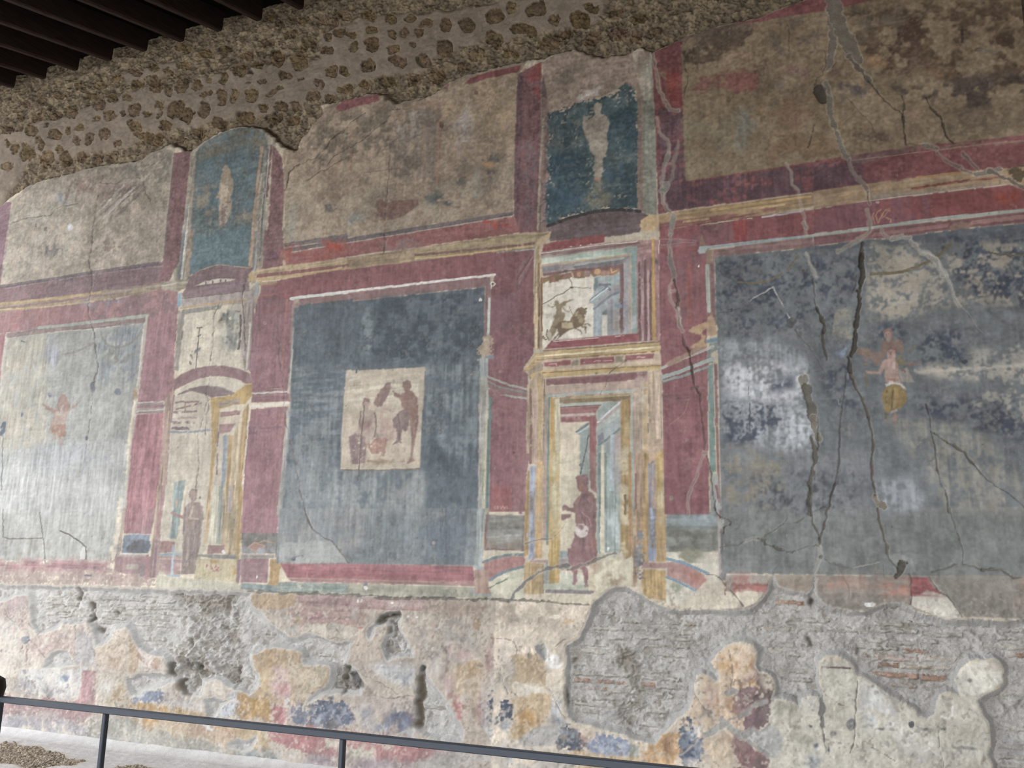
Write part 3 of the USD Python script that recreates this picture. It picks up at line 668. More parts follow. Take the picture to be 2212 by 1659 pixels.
OPS_DOOR = '''
# ---- right aedicula upper storey
H3 p 158,112,112 w1 h.3 v.05 : 250,170 1000,60 1780,-10 2060,-10 2060,1490 1730,1500 1700,1400 1690,80 250,270
H3 p 146,108,104 w1 h.4 : 260,175 1000,65 1740,0 1760,60 1000,170 260,265
H3 l 196,180,172 2 w1 c.8 : 265,190 1000,80 1700,10
H3 l 120,84,84 3 w1 c.7 : 265,225 1000,130 1720,30
H3 p 146,166,150 w1 h.15 : 250,275 1000,165 1690,85 1690,330 1610,210 1000,285 260,365
H3 p 196,206,190 w2 c.7 h.2 : 255,285 560,240 600,290 400,340 255,365
H3 p 190,204,188 w2 c.5 h.3 : 560,250 1300,150 1300,200 600,300
H3 p 128,152,148 w1 c.8 : 1400,130 1690,85 1690,200 1620,200
H3 l 186,146,96 3 w1 : 270,365 700,325 1050,278 1605,208
H3 l 196,160,100 3 w1 : 1605,215 1612,700 1610,1390
H3 p 118,152,150 w1 v.1 : 1618,200 1695,90 1695,1385 1618,1390
H3 p 226,226,216 w2 c.5 v.2 : 1625,900 1690,850 1690,1330 1630,1300
H3 p 136,128,132 w1 h.2 n.1 : 270,375 740,330 1600,215 1600,350 1500,340 740,420 290,480
H3 p 110,112,122 w2 c.6 : 320,410 560,370 560,430 330,470
H3 p 190,170,160 w2 c.5 : 540,370 740,345 720,410 560,440
H3 p 108,112,118 w1 : 740,345 1100,290 1500,240 1490,340 1100,380 760,418
HATCH H3 172,166,160 1.6 : 760,345 1500,245 75 20 26
H3 p 112,66,74 w1 h.15 : 290,485 740,425 1500,345 1500,1380 1440,1385 1440,420 1380,430 740,500 300,520
H3 p 118,78,82 w1 v.1 : 1440,360 1505,345 1500,1380 1440,1390
H3 p 152,150,158 w1 v.12 n.06 : 1500,340 1600,230 1605,1390 1500,1385
H3 p 176,150,146 w1 c.6 v.3 : 1560,500 1605,460 1605,1385 1580,1390
H3 p 210,202,184 w0 n.05 : 285,640 300,560 700,460 1060,500 1060,800 985,900 995,935 1055,945 1055,1430 1000,1440 430,1480 290,1640 280,1200
H3 b 196,190,166 c.5 h.2 : 420,1080 100,60
# garland
H3 p 150,104,74 w1 n.2 : 265,560 330,545 420,510 600,490 720,470 850,450 940,455 1060,440 1200,430 1340,415 1440,425 1440,470 1380,500 1330,515 1230,520 1120,520 1050,545 1000,490 960,540 900,550 850,560 780,560 700,530 640,570 540,580 520,620 470,600 400,640 370,590 310,650 280,600
H3 b 186,140,84 : 1110,465 50,36
H3 b 140,92,66 : 790,505 60,50
H3 b 176,130,96 : 830,505 26,36
H3 b 132,100,66 : 490,530 50,40
H3 b 160,106,90 : 450,590 46,40
H3 b 140,110,60 : 340,580 40,34
H3 b 150,104,90 : 650,530 60,36
H3 b 156,118,110 : 960,490 50,50
H3 b 168,122,104 : 1230,480 70,34
H3 l 196,150,110 3 w1 : 1310,415 1330,470 1400,450
H3 l 170,110,70 5 w1 : 1320,510 1400,470
H3 l 186,150,120 3 w1 : 730,490 745,540
# architecture behind
H3 p 148,160,164 w1 n.08 : 1060,545 1150,530 1340,525 1440,470 1440,1385 1260,1420 1255,1110 1175,1110 1175,1425 1055,1430 1055,945 990,935 985,895 1060,800
H3 p 106,136,142 w1 : 1060,545 1120,545 1110,700 1060,780
H3 p 142,166,168 w1 : 985,895 1200,690 1440,490 1440,560 1080,910 1050,940 990,935
H3 p 150,144,150 w1 n.1 : 1090,930 1300,740 1440,640 1440,760 1200,940 1060,1030 1060,950
H3 l 112,116,132 5 w1 : 1140,660 1220,660 1300,655
H3 l 112,116,132 6 w1 : 1220,665 1290,730
H3 l 112,128,140 3 w1 : 1000,890 1240,700
H3 l 176,190,192 3 w1 : 1010,900 1260,710
H3 l 116,130,146 5 w1 : 1060,1020 1180,920 1310,820 1440,760
H3 p 118,130,138 w1 c.8 : 1170,1080 1260,1000 1260,1105 1180,1110
H3 p 150,166,176 w1 v.15 : 1055,1080 1175,1085 1175,1425 1055,1430
H3 p 140,140,150 w1 v.15 : 1260,900 1340,880 1350,1400 1260,1420
H3 p 170,158,152 w1 v.15 : 1350,1060 1440,1020 1440,1370 1350,1390
H3 p 130,150,176 w2 c.8 : 1360,940 1440,900 1440,1000 1370,1030
H3 p 176,190,206 w2 c.7 : 1320,1330 1440,1370 1560,1360 1550,1390 1380,1400
H3 p 208,202,186 w0 : 1178,1115 1252,1108 1252,1415 1180,1422
# chariot group
H3 p 150,128,94 w1 f : 470,900 500,880 525,900 525,930 540,945 600,910 680,885 760,875 720,900 660,920 590,985 640,1040 700,1065 690,1078 630,1060 570,1000 570,1060 620,1090 630,1140 600,1180 620,1210 560,1240 510,1250 500,1330 430,1440 400,1495 370,1490 360,1400 380,1350 440,1230 455,1180 450,1130 490,1090 500,1040 490,985 430,1005 390,990 362,945 375,945 410,985 480,970 445,945 470,940
H3 p 116,88,58 w1 f n.15 : 385,1300 470,1270 560,1210 640,1200 700,1190 740,1130 770,1070 800,1020 840,1000 870,1005 900,1015 950,1010 945,1060 940,1110 915,1100 905,1070 925,1130 925,1190 900,1240 960,1225 1000,1250 1018,1282 990,1280 960,1250 900,1265 940,1275 965,1310 940,1300 955,1380 935,1385 920,1310 860,1290 800,1310 860,1340 885,1400 870,1400 840,1350 760,1320 680,1340 600,1390 520,1480 505,1475 560,1390 460,1490 445,1480 520,1380 500,1310 450,1300
H3 p 186,164,124 w2 c.7 f : 570,1230 650,1215 740,1230 760,1300 640,1320 570,1290
H3 p 160,138,100 w2 c.7 f : 830,1100 900,1110 920,1180 880,1240 830,1230
H3 p 176,152,112 w2 c.5 f : 770,1080 830,1050 830,1160 760,1180
H3 b 180,172,150 f : 392,1420 28,70
H3 l 130,112,82 2.5 w1 : 365,1330 350,1400 380,1480
H3 l 130,104,72 2.2 w1 : 300,1430 320,1440 310,1460 290,1450 300,1420 330,1475 350,1465
H3 l 110,84,56 3 w1 : 950,1010 920,1020 870,1000
H3 b 100,84,66 : 725,700 34,14
H3 l 120,104,84 1.6 w1 : 290,950 400,890 480,830 600,780 690,715
H3 l 120,104,84 1.6 w1 : 735,690 730,630 690,560
H3 l 150,136,110 1.4 w1 : 690,980 720,1060 760,1120
H3 l 150,136,110 1.4 w1 : 760,690 900,705 1010,710
# gold side posts
H3 p 178,150,108 w1 v.45 n.1 : 172,130 250,70 280,300 285,1600 165,1640 165,700
H3 l 120,78,58 3 w1 c.8 : 235,340 240,900 230,1600
H3 l 150,104,60 4 w1 c.8 : 275,560 275,1000 280,1350
H3 l 214,190,146 3 w1 c.7 : 200,700 200,1200 195,1600
H3 p 158,112,116 w1 v.35 : 1700,250 1920,200 1920,1490 1730,1500
H3 l 110,70,78 5 w1 c.8 : 1735,330 1740,900 1740,1480
H3 l 110,70,78 5 w1 c.8 : 1820,300 1825,900 1835,1480
H3 l 118,80,80 4 w1 c.8 : 1900,450 1900,1000 1910,1480
H3 l 188,146,146 4 w1 c.7 : 1780,450 1790,1480
H3 l 188,146,146 4 w1 c.7 : 1870,450 1870,1480
H3 l 186,140,64 7 w1 v.3 : 1943,-5 1945,300 1948,800 1955,1480
H3 p 168,118,116 w1 v.3 : 1975,-5 2030,-5 2050,1480 1985,1490
H3 l 200,184,170 2 c.85 w1 : 2032,0 2035,700 2050,1480
H3 b 104,92,92 c.7 : 1990,310 30,60
H3 p 146,52,60 w0 n.08 h.12 : 420,1488 1000,1438 1720,1383 1725,1510 1000,1570 320,1620
H3 l 216,176,168 2 w1 c.6 : 450,1500 1000,1460 1500,1420
# big gold cornice
B2 p 186,152,94 w1 n.08 h.3 : 1265,742 1300,690 1345,630 1450,612 1800,585 2150,550 2192,555 2165,605 2150,620 1800,645 1400,672 1370,690 1300,745
B2 l 214,196,150 4 w1 c.7 h.3 : 1350,650 1800,612 2150,590
B2 l 120,88,60 2.4 w1 c.8 : 1400,612 1800,583 2190,550
B2 l 150,112,60 3 w1 c.8 : 1360,672 1800,640 2150,612
B2 l 206,180,130 3 w1 c.8 : 1290,715 1350,650
B2 p 190,164,134 w1 h.2 n.06 : 1370,672 1800,645 2150,622 2148,705 1800,725 1380,752 1340,760
B2 p 160,138,112 w1 v.2 : 1300,745 1370,680 1400,700 1380,760 1310,800
B2 p 146,56,62 w0 n.1 : 1400,688 1572,670 1568,704 1404,716
B2 p 146,58,64 w0 n.1 : 1629,664 1850,647 1847,686 1630,700
B2 p 140,60,66 w0 n.1 : 1918,640 2100,628 2100,662 1916,675
B2 l 206,160,150 2 w2 c.6 : 1430,700 1480,692 1480,705
B2 l 206,160,150 2 w2 c.6 : 1660,685 1750,676 1830,672
B2 l 206,160,150 2 w2 c.6 : 1950,660 2060,650
B2 p 140,126,104 w1 : 1580,672 1622,668 1618,704 1578,708
B2 p 140,126,104 w1 c.8 : 1855,650 1905,642 1905,680 1858,684
B2 p 196,160,92 w1 h.15 : 1310,770 1375,742 1800,718 2150,700 2150,730 1800,752 1400,784 1330,800
B2 l 140,104,70 2 w1 c.8 : 1390,752 1800,726 2140,706
B2 p 118,58,64 w1 n.1 : 1410,792 1800,765 2060,742 2062,795 1800,815 1410,832
HATCH B2 160,110,104 1.5 : 1430,790 1880,758 45 20 10
B2 p 210,170,156 w2 c.5 : 1950,752 2050,750 2050,790 1960,790
# door surround posts
H1 p 184,156,122 w1 v.4 n.08 : 60,490 130,420 230,290 320,380 330,1670 60,1670 50,1300
H1 l 118,70,64 5 w1 c.85 : 110,560 120,1000 110,1660
H1 l 190,154,140 7 w1 c.85 : 175,560 180,1000 185,1660
H1 l 196,160,100 6 w1 c.8 : 250,400 255,900 240,1660
H1 l 128,92,70 2.5 w1 c.8 : 315,420 310,1000 305,1660
H1 p 186,156,138 w1 n.06 h.1 v.1 : 320,520 1000,470 1750,430 1780,520 1620,580 1000,640 540,670 400,690 390,1660 320,1660
H1 p 170,152,138 w1 v.3 : 320,640 400,640 390,1660 310,1660
H1 p 150,168,160 w1 : 345,650 450,642 450,675 350,690
H1 l 160,176,172 5 w1 c.9 h.2 : 460,650 1000,610 1640,575
H1 l 110,140,132 4 w1 c.95 : 388,690 380,1100 372,1660
H1 p 196,164,96 w1 v.25 n.1 : 405,690 555,680 555,1660 390,1660
H1 p 206,196,160 w1 c.85 v.3 : 480,700 550,690 550,1660 490,1660 480,1100
H1 l 206,150,66 5 w1 c.8 : 425,700 430,1280
H1 p 134,106,68 w1 n.15 h.15 : 545,675 1000,645 1600,622 1605,690 1500,735 1000,755 545,775
H1 p 206,186,146 w2 c.35 n.1 : 600,680 1000,660 960,740 560,760
HATCH H1 196,170,120 1.5 : 700,668 1580,628 70 40 30
H1 p 160,176,166 w1 : 555,775 1100,755 1450,740 1440,760 1160,790 560,820
H1 p 154,86,86 w1 h.3 : 558,825 1165,795 1100,880 1095,920 560,950
H1 p 200,176,170 w1 h.2 : 558,935 1095,915 1060,950 560,970
H1 p 144,60,66 w1 : 558,968 1060,955 1000,1045 558,1058
H1 p 210,170,150 w2 c.35 : 570,985 1000,965 980,1030 570,1040
H1 l 90,54,54 2 w1 : 560,825 1160,792
H1 p 212,194,164 w0 n.05 : 556,1062 985,1048 855,1120 785,1195 800,1225 850,1240 850,1660 556,1660
H2 p 212,198,166 w0 n.05 : 550,-5 860,-5 850,310 760,560 690,760 720,900 690,1450 550,1460
H1 p 140,158,154 w1 v.15 n.06 : 985,1048 985,1660 850,1660 850,1245 800,1225 785,1195 860,1110
H1 l 112,130,132 3 w1 : 785,1195 985,1070
H1 l 176,190,186 3 w1 : 810,1215 985,1110
H1 l 96,110,114 2.5 w1 : 900,1660 940,1450 975,1250
H2 p 150,164,158 w1 v.15 : 850,-5 990,-5 990,540 850,330
H2 l 100,116,118 3 w1 : 930,-5 890,160 850,310
H2 b 118,132,132 : 870,165 40,24
H1 p 168,92,94 w1 v.2 : 990,1000 1060,950 1100,920 1098,1660 988,1660
H2 p 150,96,94 w1 v.2 : 988,-5 1098,-5 1098,600 1040,560 1000,520
H1 p 152,168,164 w1 n.1 v.08 : 1100,900 1170,790 1300,750 1455,740 1455,1660 1100,1660
H1 p 178,156,150 w1 : 1100,1040 1455,760 1455,830 1110,1100
H1 p 176,186,178 w1 : 1110,1110 1455,830 1455,960 1110,1190
H1 p 160,176,178 w1 n.08 : 1110,1190 1455,960 1455,1190 1130,1400 1100,1380
H1 p 128,126,140 w1 n.2 : 1110,1260 1200,1190 1210,1310 1120,1380
H1 p 176,152,150 w2 c.6 : 1300,1110 1440,1010 1440,1090 1320,1170
H1 l 118,140,140 5 w1 c.9 : 1130,1390 1250,1310 1450,1150
H1 l 196,206,210 4 w1 c.8 : 1110,1050 1300,880 1440,760
H1 p 138,158,152 w1 v.15 : 1100,1400 1160,1400 1160,1660 1100,1660
H1 p 212,196,168 w0 : 1168,1400 1210,1385 1210,1660 1162,1660
H1 p 150,166,164 w1 v.25 : 1212,1380 1300,1300 1300,1660 1212,1660
H1 p 176,194,208 w1 v.2 : 1300,1240 1370,1230 1360,1660 1290,1660
H1 p 178,158,158 w1 v.15 : 1370,1240 1455,1190 1455,1660 1360,1660
H2 p 146,166,160 w1 v.3 n.08 : 1098,-5 1460,-5 1460,1480 1098,1480
H2 l 108,132,130 5 w1 c.85 v.3 : 1140,0 1145,700 1150,1470
H2 l 118,140,134 5 w1 c.8 v.3 : 1230,0 1230,700 1240,1460
H2 p 176,196,212 w1 c.75 v.3 : 1300,-5 1350,-5 1350,560 1290,560
H2 p 176,160,162 w2 c.7 v.2 : 1360,-5 1455,-5 1450,560 1380,600
H2 l 130,150,150 3 w1 c.8 v.3 : 1380,600 1370,1460
H2 p 196,210,216 w2 c.4 v.2 : 1220,900 1450,850 1450,1450 1220,1450
H2 p 214,200,170 w0 n.05 : 1158,-5 1212,-5 1208,1470 1152,1470
H2 b 226,226,226 : 1272,1415 12,28
H1 p 166,128,72 w1 v.3 n.12 : 1458,740 1600,690 1600,1660 1458,1660
H1 p 206,190,150 w2 c.5 n.1 : 1470,1440 1590,1400 1590,1660 1470,1660
H1 p 200,170,110 w2 c.5 n.1 : 1520,930 1590,900 1590,1300 1520,1300
H2 p 176,140,82 w1 v.35 n.1 : 1458,-5 1620,-5 1615,1670 1500,1670 1455,1450
H2 p 214,200,160 w2 c.45 n.1 : 1465,0 1585,0 1580,1460 1465,1450
H2 l 186,130,70 6 w1 c.9 v.2 : 1600,0 1600,700 1600,1660
H2 l 128,92,50 5 w2 c.6 : 1525,620 1520,900
H1 l 160,178,174 4 w1 c.9 : 1620,620 1625,1100 1625,1660
H1 p 180,154,132 w1 v.3 n.06 : 1635,590 1780,520 1780,1660 1640,1660
H1 p 170,140,130 w1 c.7 : 1650,540 1870,520 1860,300 1700,300
H1 p 186,154,106 w1 v.3 n.1 : 1780,450 1855,440 1860,1660 1790,1660
H1 p 226,214,186 w2 c.6 : 1775,440 1850,430 1845,900 1790,900
H1 p 190,160,130 w1 v.35 n.06 : 1860,300 2055,270 2080,1200 2085,1660 1860,1660
H1 p 206,178,150 w1 c.8 v.3 : 1960,320 2040,300 2050,1300 1970,1300
H1 l 150,140,120 3 w1 c.6 : 1870,560 1870,1200
H1 p 128,118,104 w2 c.35 n.2 : 1700,560 1750,600 1730,980 1700,960
H1 p 206,164,90 w2 c.8 : 1990,1560 2080,1480 2085,1660 1990,1660
H2 p 184,146,118 w1 v.35 n.08 : 1640,-5 1790,-5 1790,1670 1640,1670
H2 l 150,168,156 5 w1 c.9 : 1632,0 1635,700 1645,1660
H2 l 128,82,72 4 w1 c.9 : 1680,300 1685,1000 1690,1600
H2 l 96,110,124 7 w2 c.6 n.2 : 1740,1180 1745,1400 1740,1600
H2 p 188,148,88 w1 v.35 n.1 : 1790,-5 1870,-5 1872,1670 1790,1670
H2 p 200,160,120 w1 v.2 : 1870,-5 2000,-5 1970,100 1880,130
H2 p 140,136,146 w1 v.3 n.15 : 1865,150 1980,90 1980,1420 1880,1420
H2 p 188,158,150 w1 c.7 v.3 : 1920,150 1980,110 1980,1000 1930,1000
H2 p 150,172,206 w1 v.2 : 1880,1415 1978,1410 1978,1610 1870,1600
H2 p 206,166,92 w1 v.25 n.1 : 1980,60 2085,-5 2095,500 2110,1000 2115,1620 1985,1620 1978,1000
H2 p 226,206,160 w2 c.35 v.3 : 2000,500 2100,500 2110,1600 2000,1600
# left post group, lower half
H2 p 118,60,66 w1 v.2 : -10,-5 110,-5 60,250 40,330 -20,900 -60,900
H2 p 188,150,86 w1 v.35 n.08 : 60,270 100,250 95,800 80,1500 15,1550 35,700
H2 p 160,170,196 w1 v.3 n.1 : 100,200 190,170 185,900 170,1580 85,1580 95,800
H2 p 150,140,142 w1 c.6 v.3 : 100,560 185,560 180,1250 90,1250
H2 p 206,160,100 w1 v.3 n.1 : 190,150 300,100 295,800 285,1560 175,1560 185,900
H2 p 228,206,160 w2 c.4 v.3 : 200,300 290,300 285,1300 200,1300
H2 p 186,152,136 w1 v.2 : 305,-5 360,-5 355,1300 290,1300
H2 l 118,150,144 5 w1 c.95 : 372,0 368,700 360,1350
H2 p 196,158,84 w1 v.3 n.1 : 385,-5 550,-5 545,1670 385,1670
H2 p 214,204,160 w2 c.55 v.25 n.08 : 440,0 545,0 545,1250 450,1250
H2 p 190,186,180 w1 : 45,1190 70,1190 68,1245 45,1245
F7 p 188,146,140 w1 : 1080,712 1120,700 1260,705 1260,735 1080,730
F7 p 196,160,104 w1 v.3 n.1 : 1030,735 1075,728 1215,738 1212,1030 1020,1030 1025,880
F7 p 188,150,100 w1 c.6 : 1090,740 1170,740 1165,810 1090,800
F7 l 150,130,110 3 w1 c.8 : 1208,760 1210,1020
F7 p 160,168,164 w1 v.3 : 1215,760 1262,700 1260,940 1218,930
F7 p 196,158,80 w1 v.3 n.1 : 1265,640 1365,620 1362,930 1262,935
F7 p 206,206,180 w1 c.8 n.1 : 1365,830 1660,860 1640,975 1365,950
F7 p 150,166,170 w1 n.12 : 1365,625 1450,620 1460,680 1365,690
F7 p 170,160,160 w1 n.1 h.2 : 1365,690 1470,685 1480,800 1365,800
F7 p 130,118,128 w1 c.8 : 1365,740 1460,740 1460,760 1365,760
F7 l 228,226,220 2.5 w1 : 1390,820 1390,850
F7 l 228,226,220 2.5 w1 : 1430,820 1430,850
F7 p 150,170,180 w2 c.7 : 1440,860 1600,880 1590,930 1440,930
F7 p 208,194,160 w1 n.12 : 1720,650 1960,630 2060,820 2080,960 1920,960 1780,1010 1640,990 1640,870 1700,720
F7 p 150,160,150 w2 c.6 : 1720,640 1900,630 1900,680 1740,680
F7 b 172,150,106 c.5 : 1800,930 160,60
F7 p 186,150,120 w2 c.6 : 1650,750 1740,720 1720,850 1640,870
F7 p 176,186,160 w1 c.8 n.08 : 1215,930 1640,950 1640,1000 1215,985
F7 p 130,116,124 w1 n.12 : 1225,985 1500,990 1700,1000 1690,1030 1400,1030 1230,1020
F7 p 206,192,158 w1 n.06 : 1210,1035 1700,1040 1640,1110 1210,1100
# standing man in the doorway
H2 p 122,70,70 w2 f n.1 v.1 : 790,340 830,318 900,312 960,325 980,380 975,440 960,500 970,560 1010,570 1060,620 1100,700 1105,780 1090,900 1090,1200 1095,1400 1090,1560 1000,1670 700,1670 665,1500 660,1440 720,1380 760,1260 790,1080 780,900 740,885 680,860 640,850 600,860 578,830 575,790 605,755 640,770 700,810 750,800 745,750 800,680 850,620 870,590 865,550 835,560 815,520 800,490 805,440 795,400
H2 p 122,74,72 w2 f : 560,945 570,905 620,905 680,910 715,900 710,960 660,970 620,1000 575,990
H2 p 156,100,88 w1 f c.85 : 830,440 900,420 940,500 930,550 870,590 840,555 815,515
H2 p 168,126,112 w2 f c.7 : 770,720 840,640 890,620 850,700 800,790
H2 p 92,48,54 w1 f c.7 v.1 : 860,640 930,580 1010,590 960,660 880,700 850,800 820,820
H2 p 92,46,52 w2 f c.5 v.3 : 780,1260 1000,1250 980,1660 720,1660 760,1400
H2 p 168,120,116 w2 f c.35 v.3 : 830,850 1000,880 1000,1250 830,1100
H2 p 212,196,190 w2 c.55 f : 770,1100 820,1050 910,1060 980,1110 960,1230 860,1260 780,1200
H2 p 206,190,184 w2 c.6 f : 690,1390 760,1290 770,1330 720,1440 700,1560 680,1500
H2 l 90,46,52 3 w1 c.8 : 860,870 950,940 1010,1060
H2 l 90,46,52 3 w1 c.8 : 850,880 900,980 930,1060
H2 l 176,130,124 3 w1 c.7 : 880,880 980,960 1020,1080
H2 l 90,46,52 4 w1 c.7 : 900,1260 890,1450 860,1640
H2 l 168,120,116 4 w1 c.6 : 960,1260 940,1450 930,1640
H2 l 96,52,56 4 w1 c.8 : 940,680 1000,760 960,850
H2 l 156,110,106 3 w1 c.7 : 1000,660 1050,760 1010,860
H2 p 160,90,80 w1 f v.2 c.8 : 1045,1250 1090,1250 1095,1600 1000,1650 1010,1450
F7 p 118,62,66 w2 f v.2 : 1440,590 1720,590 1720,690 1690,740 1620,770 1640,820 1640,880 1620,970 1600,970 1605,890 1580,800 1540,790 1530,850 1535,910 1510,950 1490,940 1500,870 1480,800 1470,740
F7 b 160,110,100 c.7 f : 1520,925 30,18
F7 b 150,100,96 c.7 f : 1620,955 26,18
F7 p 186,130,110 w2 c.5 : 1660,720 1720,680 1720,770 1660,800
D3 p 196,156,90 w1 v.3 n.1 : 915,385 1060,390 1065,590 920,570 905,480
D3 p 184,136,132 w1 : 895,345 960,342 1095,345 1095,375 920,380
D3 p 188,150,112 w1 v.4 n.1 : 850,-5 910,-5 905,300 870,500 845,500
D3 p 188,146,86 w1 v.3 n.1 : 910,-5 960,-5 955,330 905,330
D3 p 130,132,140 w2 c.85 v.3 n.2 : 890,150 915,150 910,300 915,460 880,470 870,380
D3 p 150,166,200 w1 v.3 : 955,-5 1000,-5 1000,330 950,335
D3 p 140,134,134 w1 c.6 v.3 : 955,-5 1000,-5 998,250 955,250
D3 p 200,156,92 w1 v.3 n.1 : 1000,-5 1058,-5 1062,335 1000,335
D3 p 226,206,164 w2 c.3 v.3 : 1005,0 1050,0 1055,330 1005,330
D3 p 206,196,164 w1 n.1 : 600,420 850,300 850,480 780,490 700,510 620,560
D3 b 172,146,112 c.5 : 720,450 90,50
D3 p 204,188,150 w1 n.08 : 900,500 920,570 1065,590 1010,610 950,575 880,520
D3 p 176,116,92 w2 c.6 : 1010,570 1110,560 1130,600 1060,610
'''
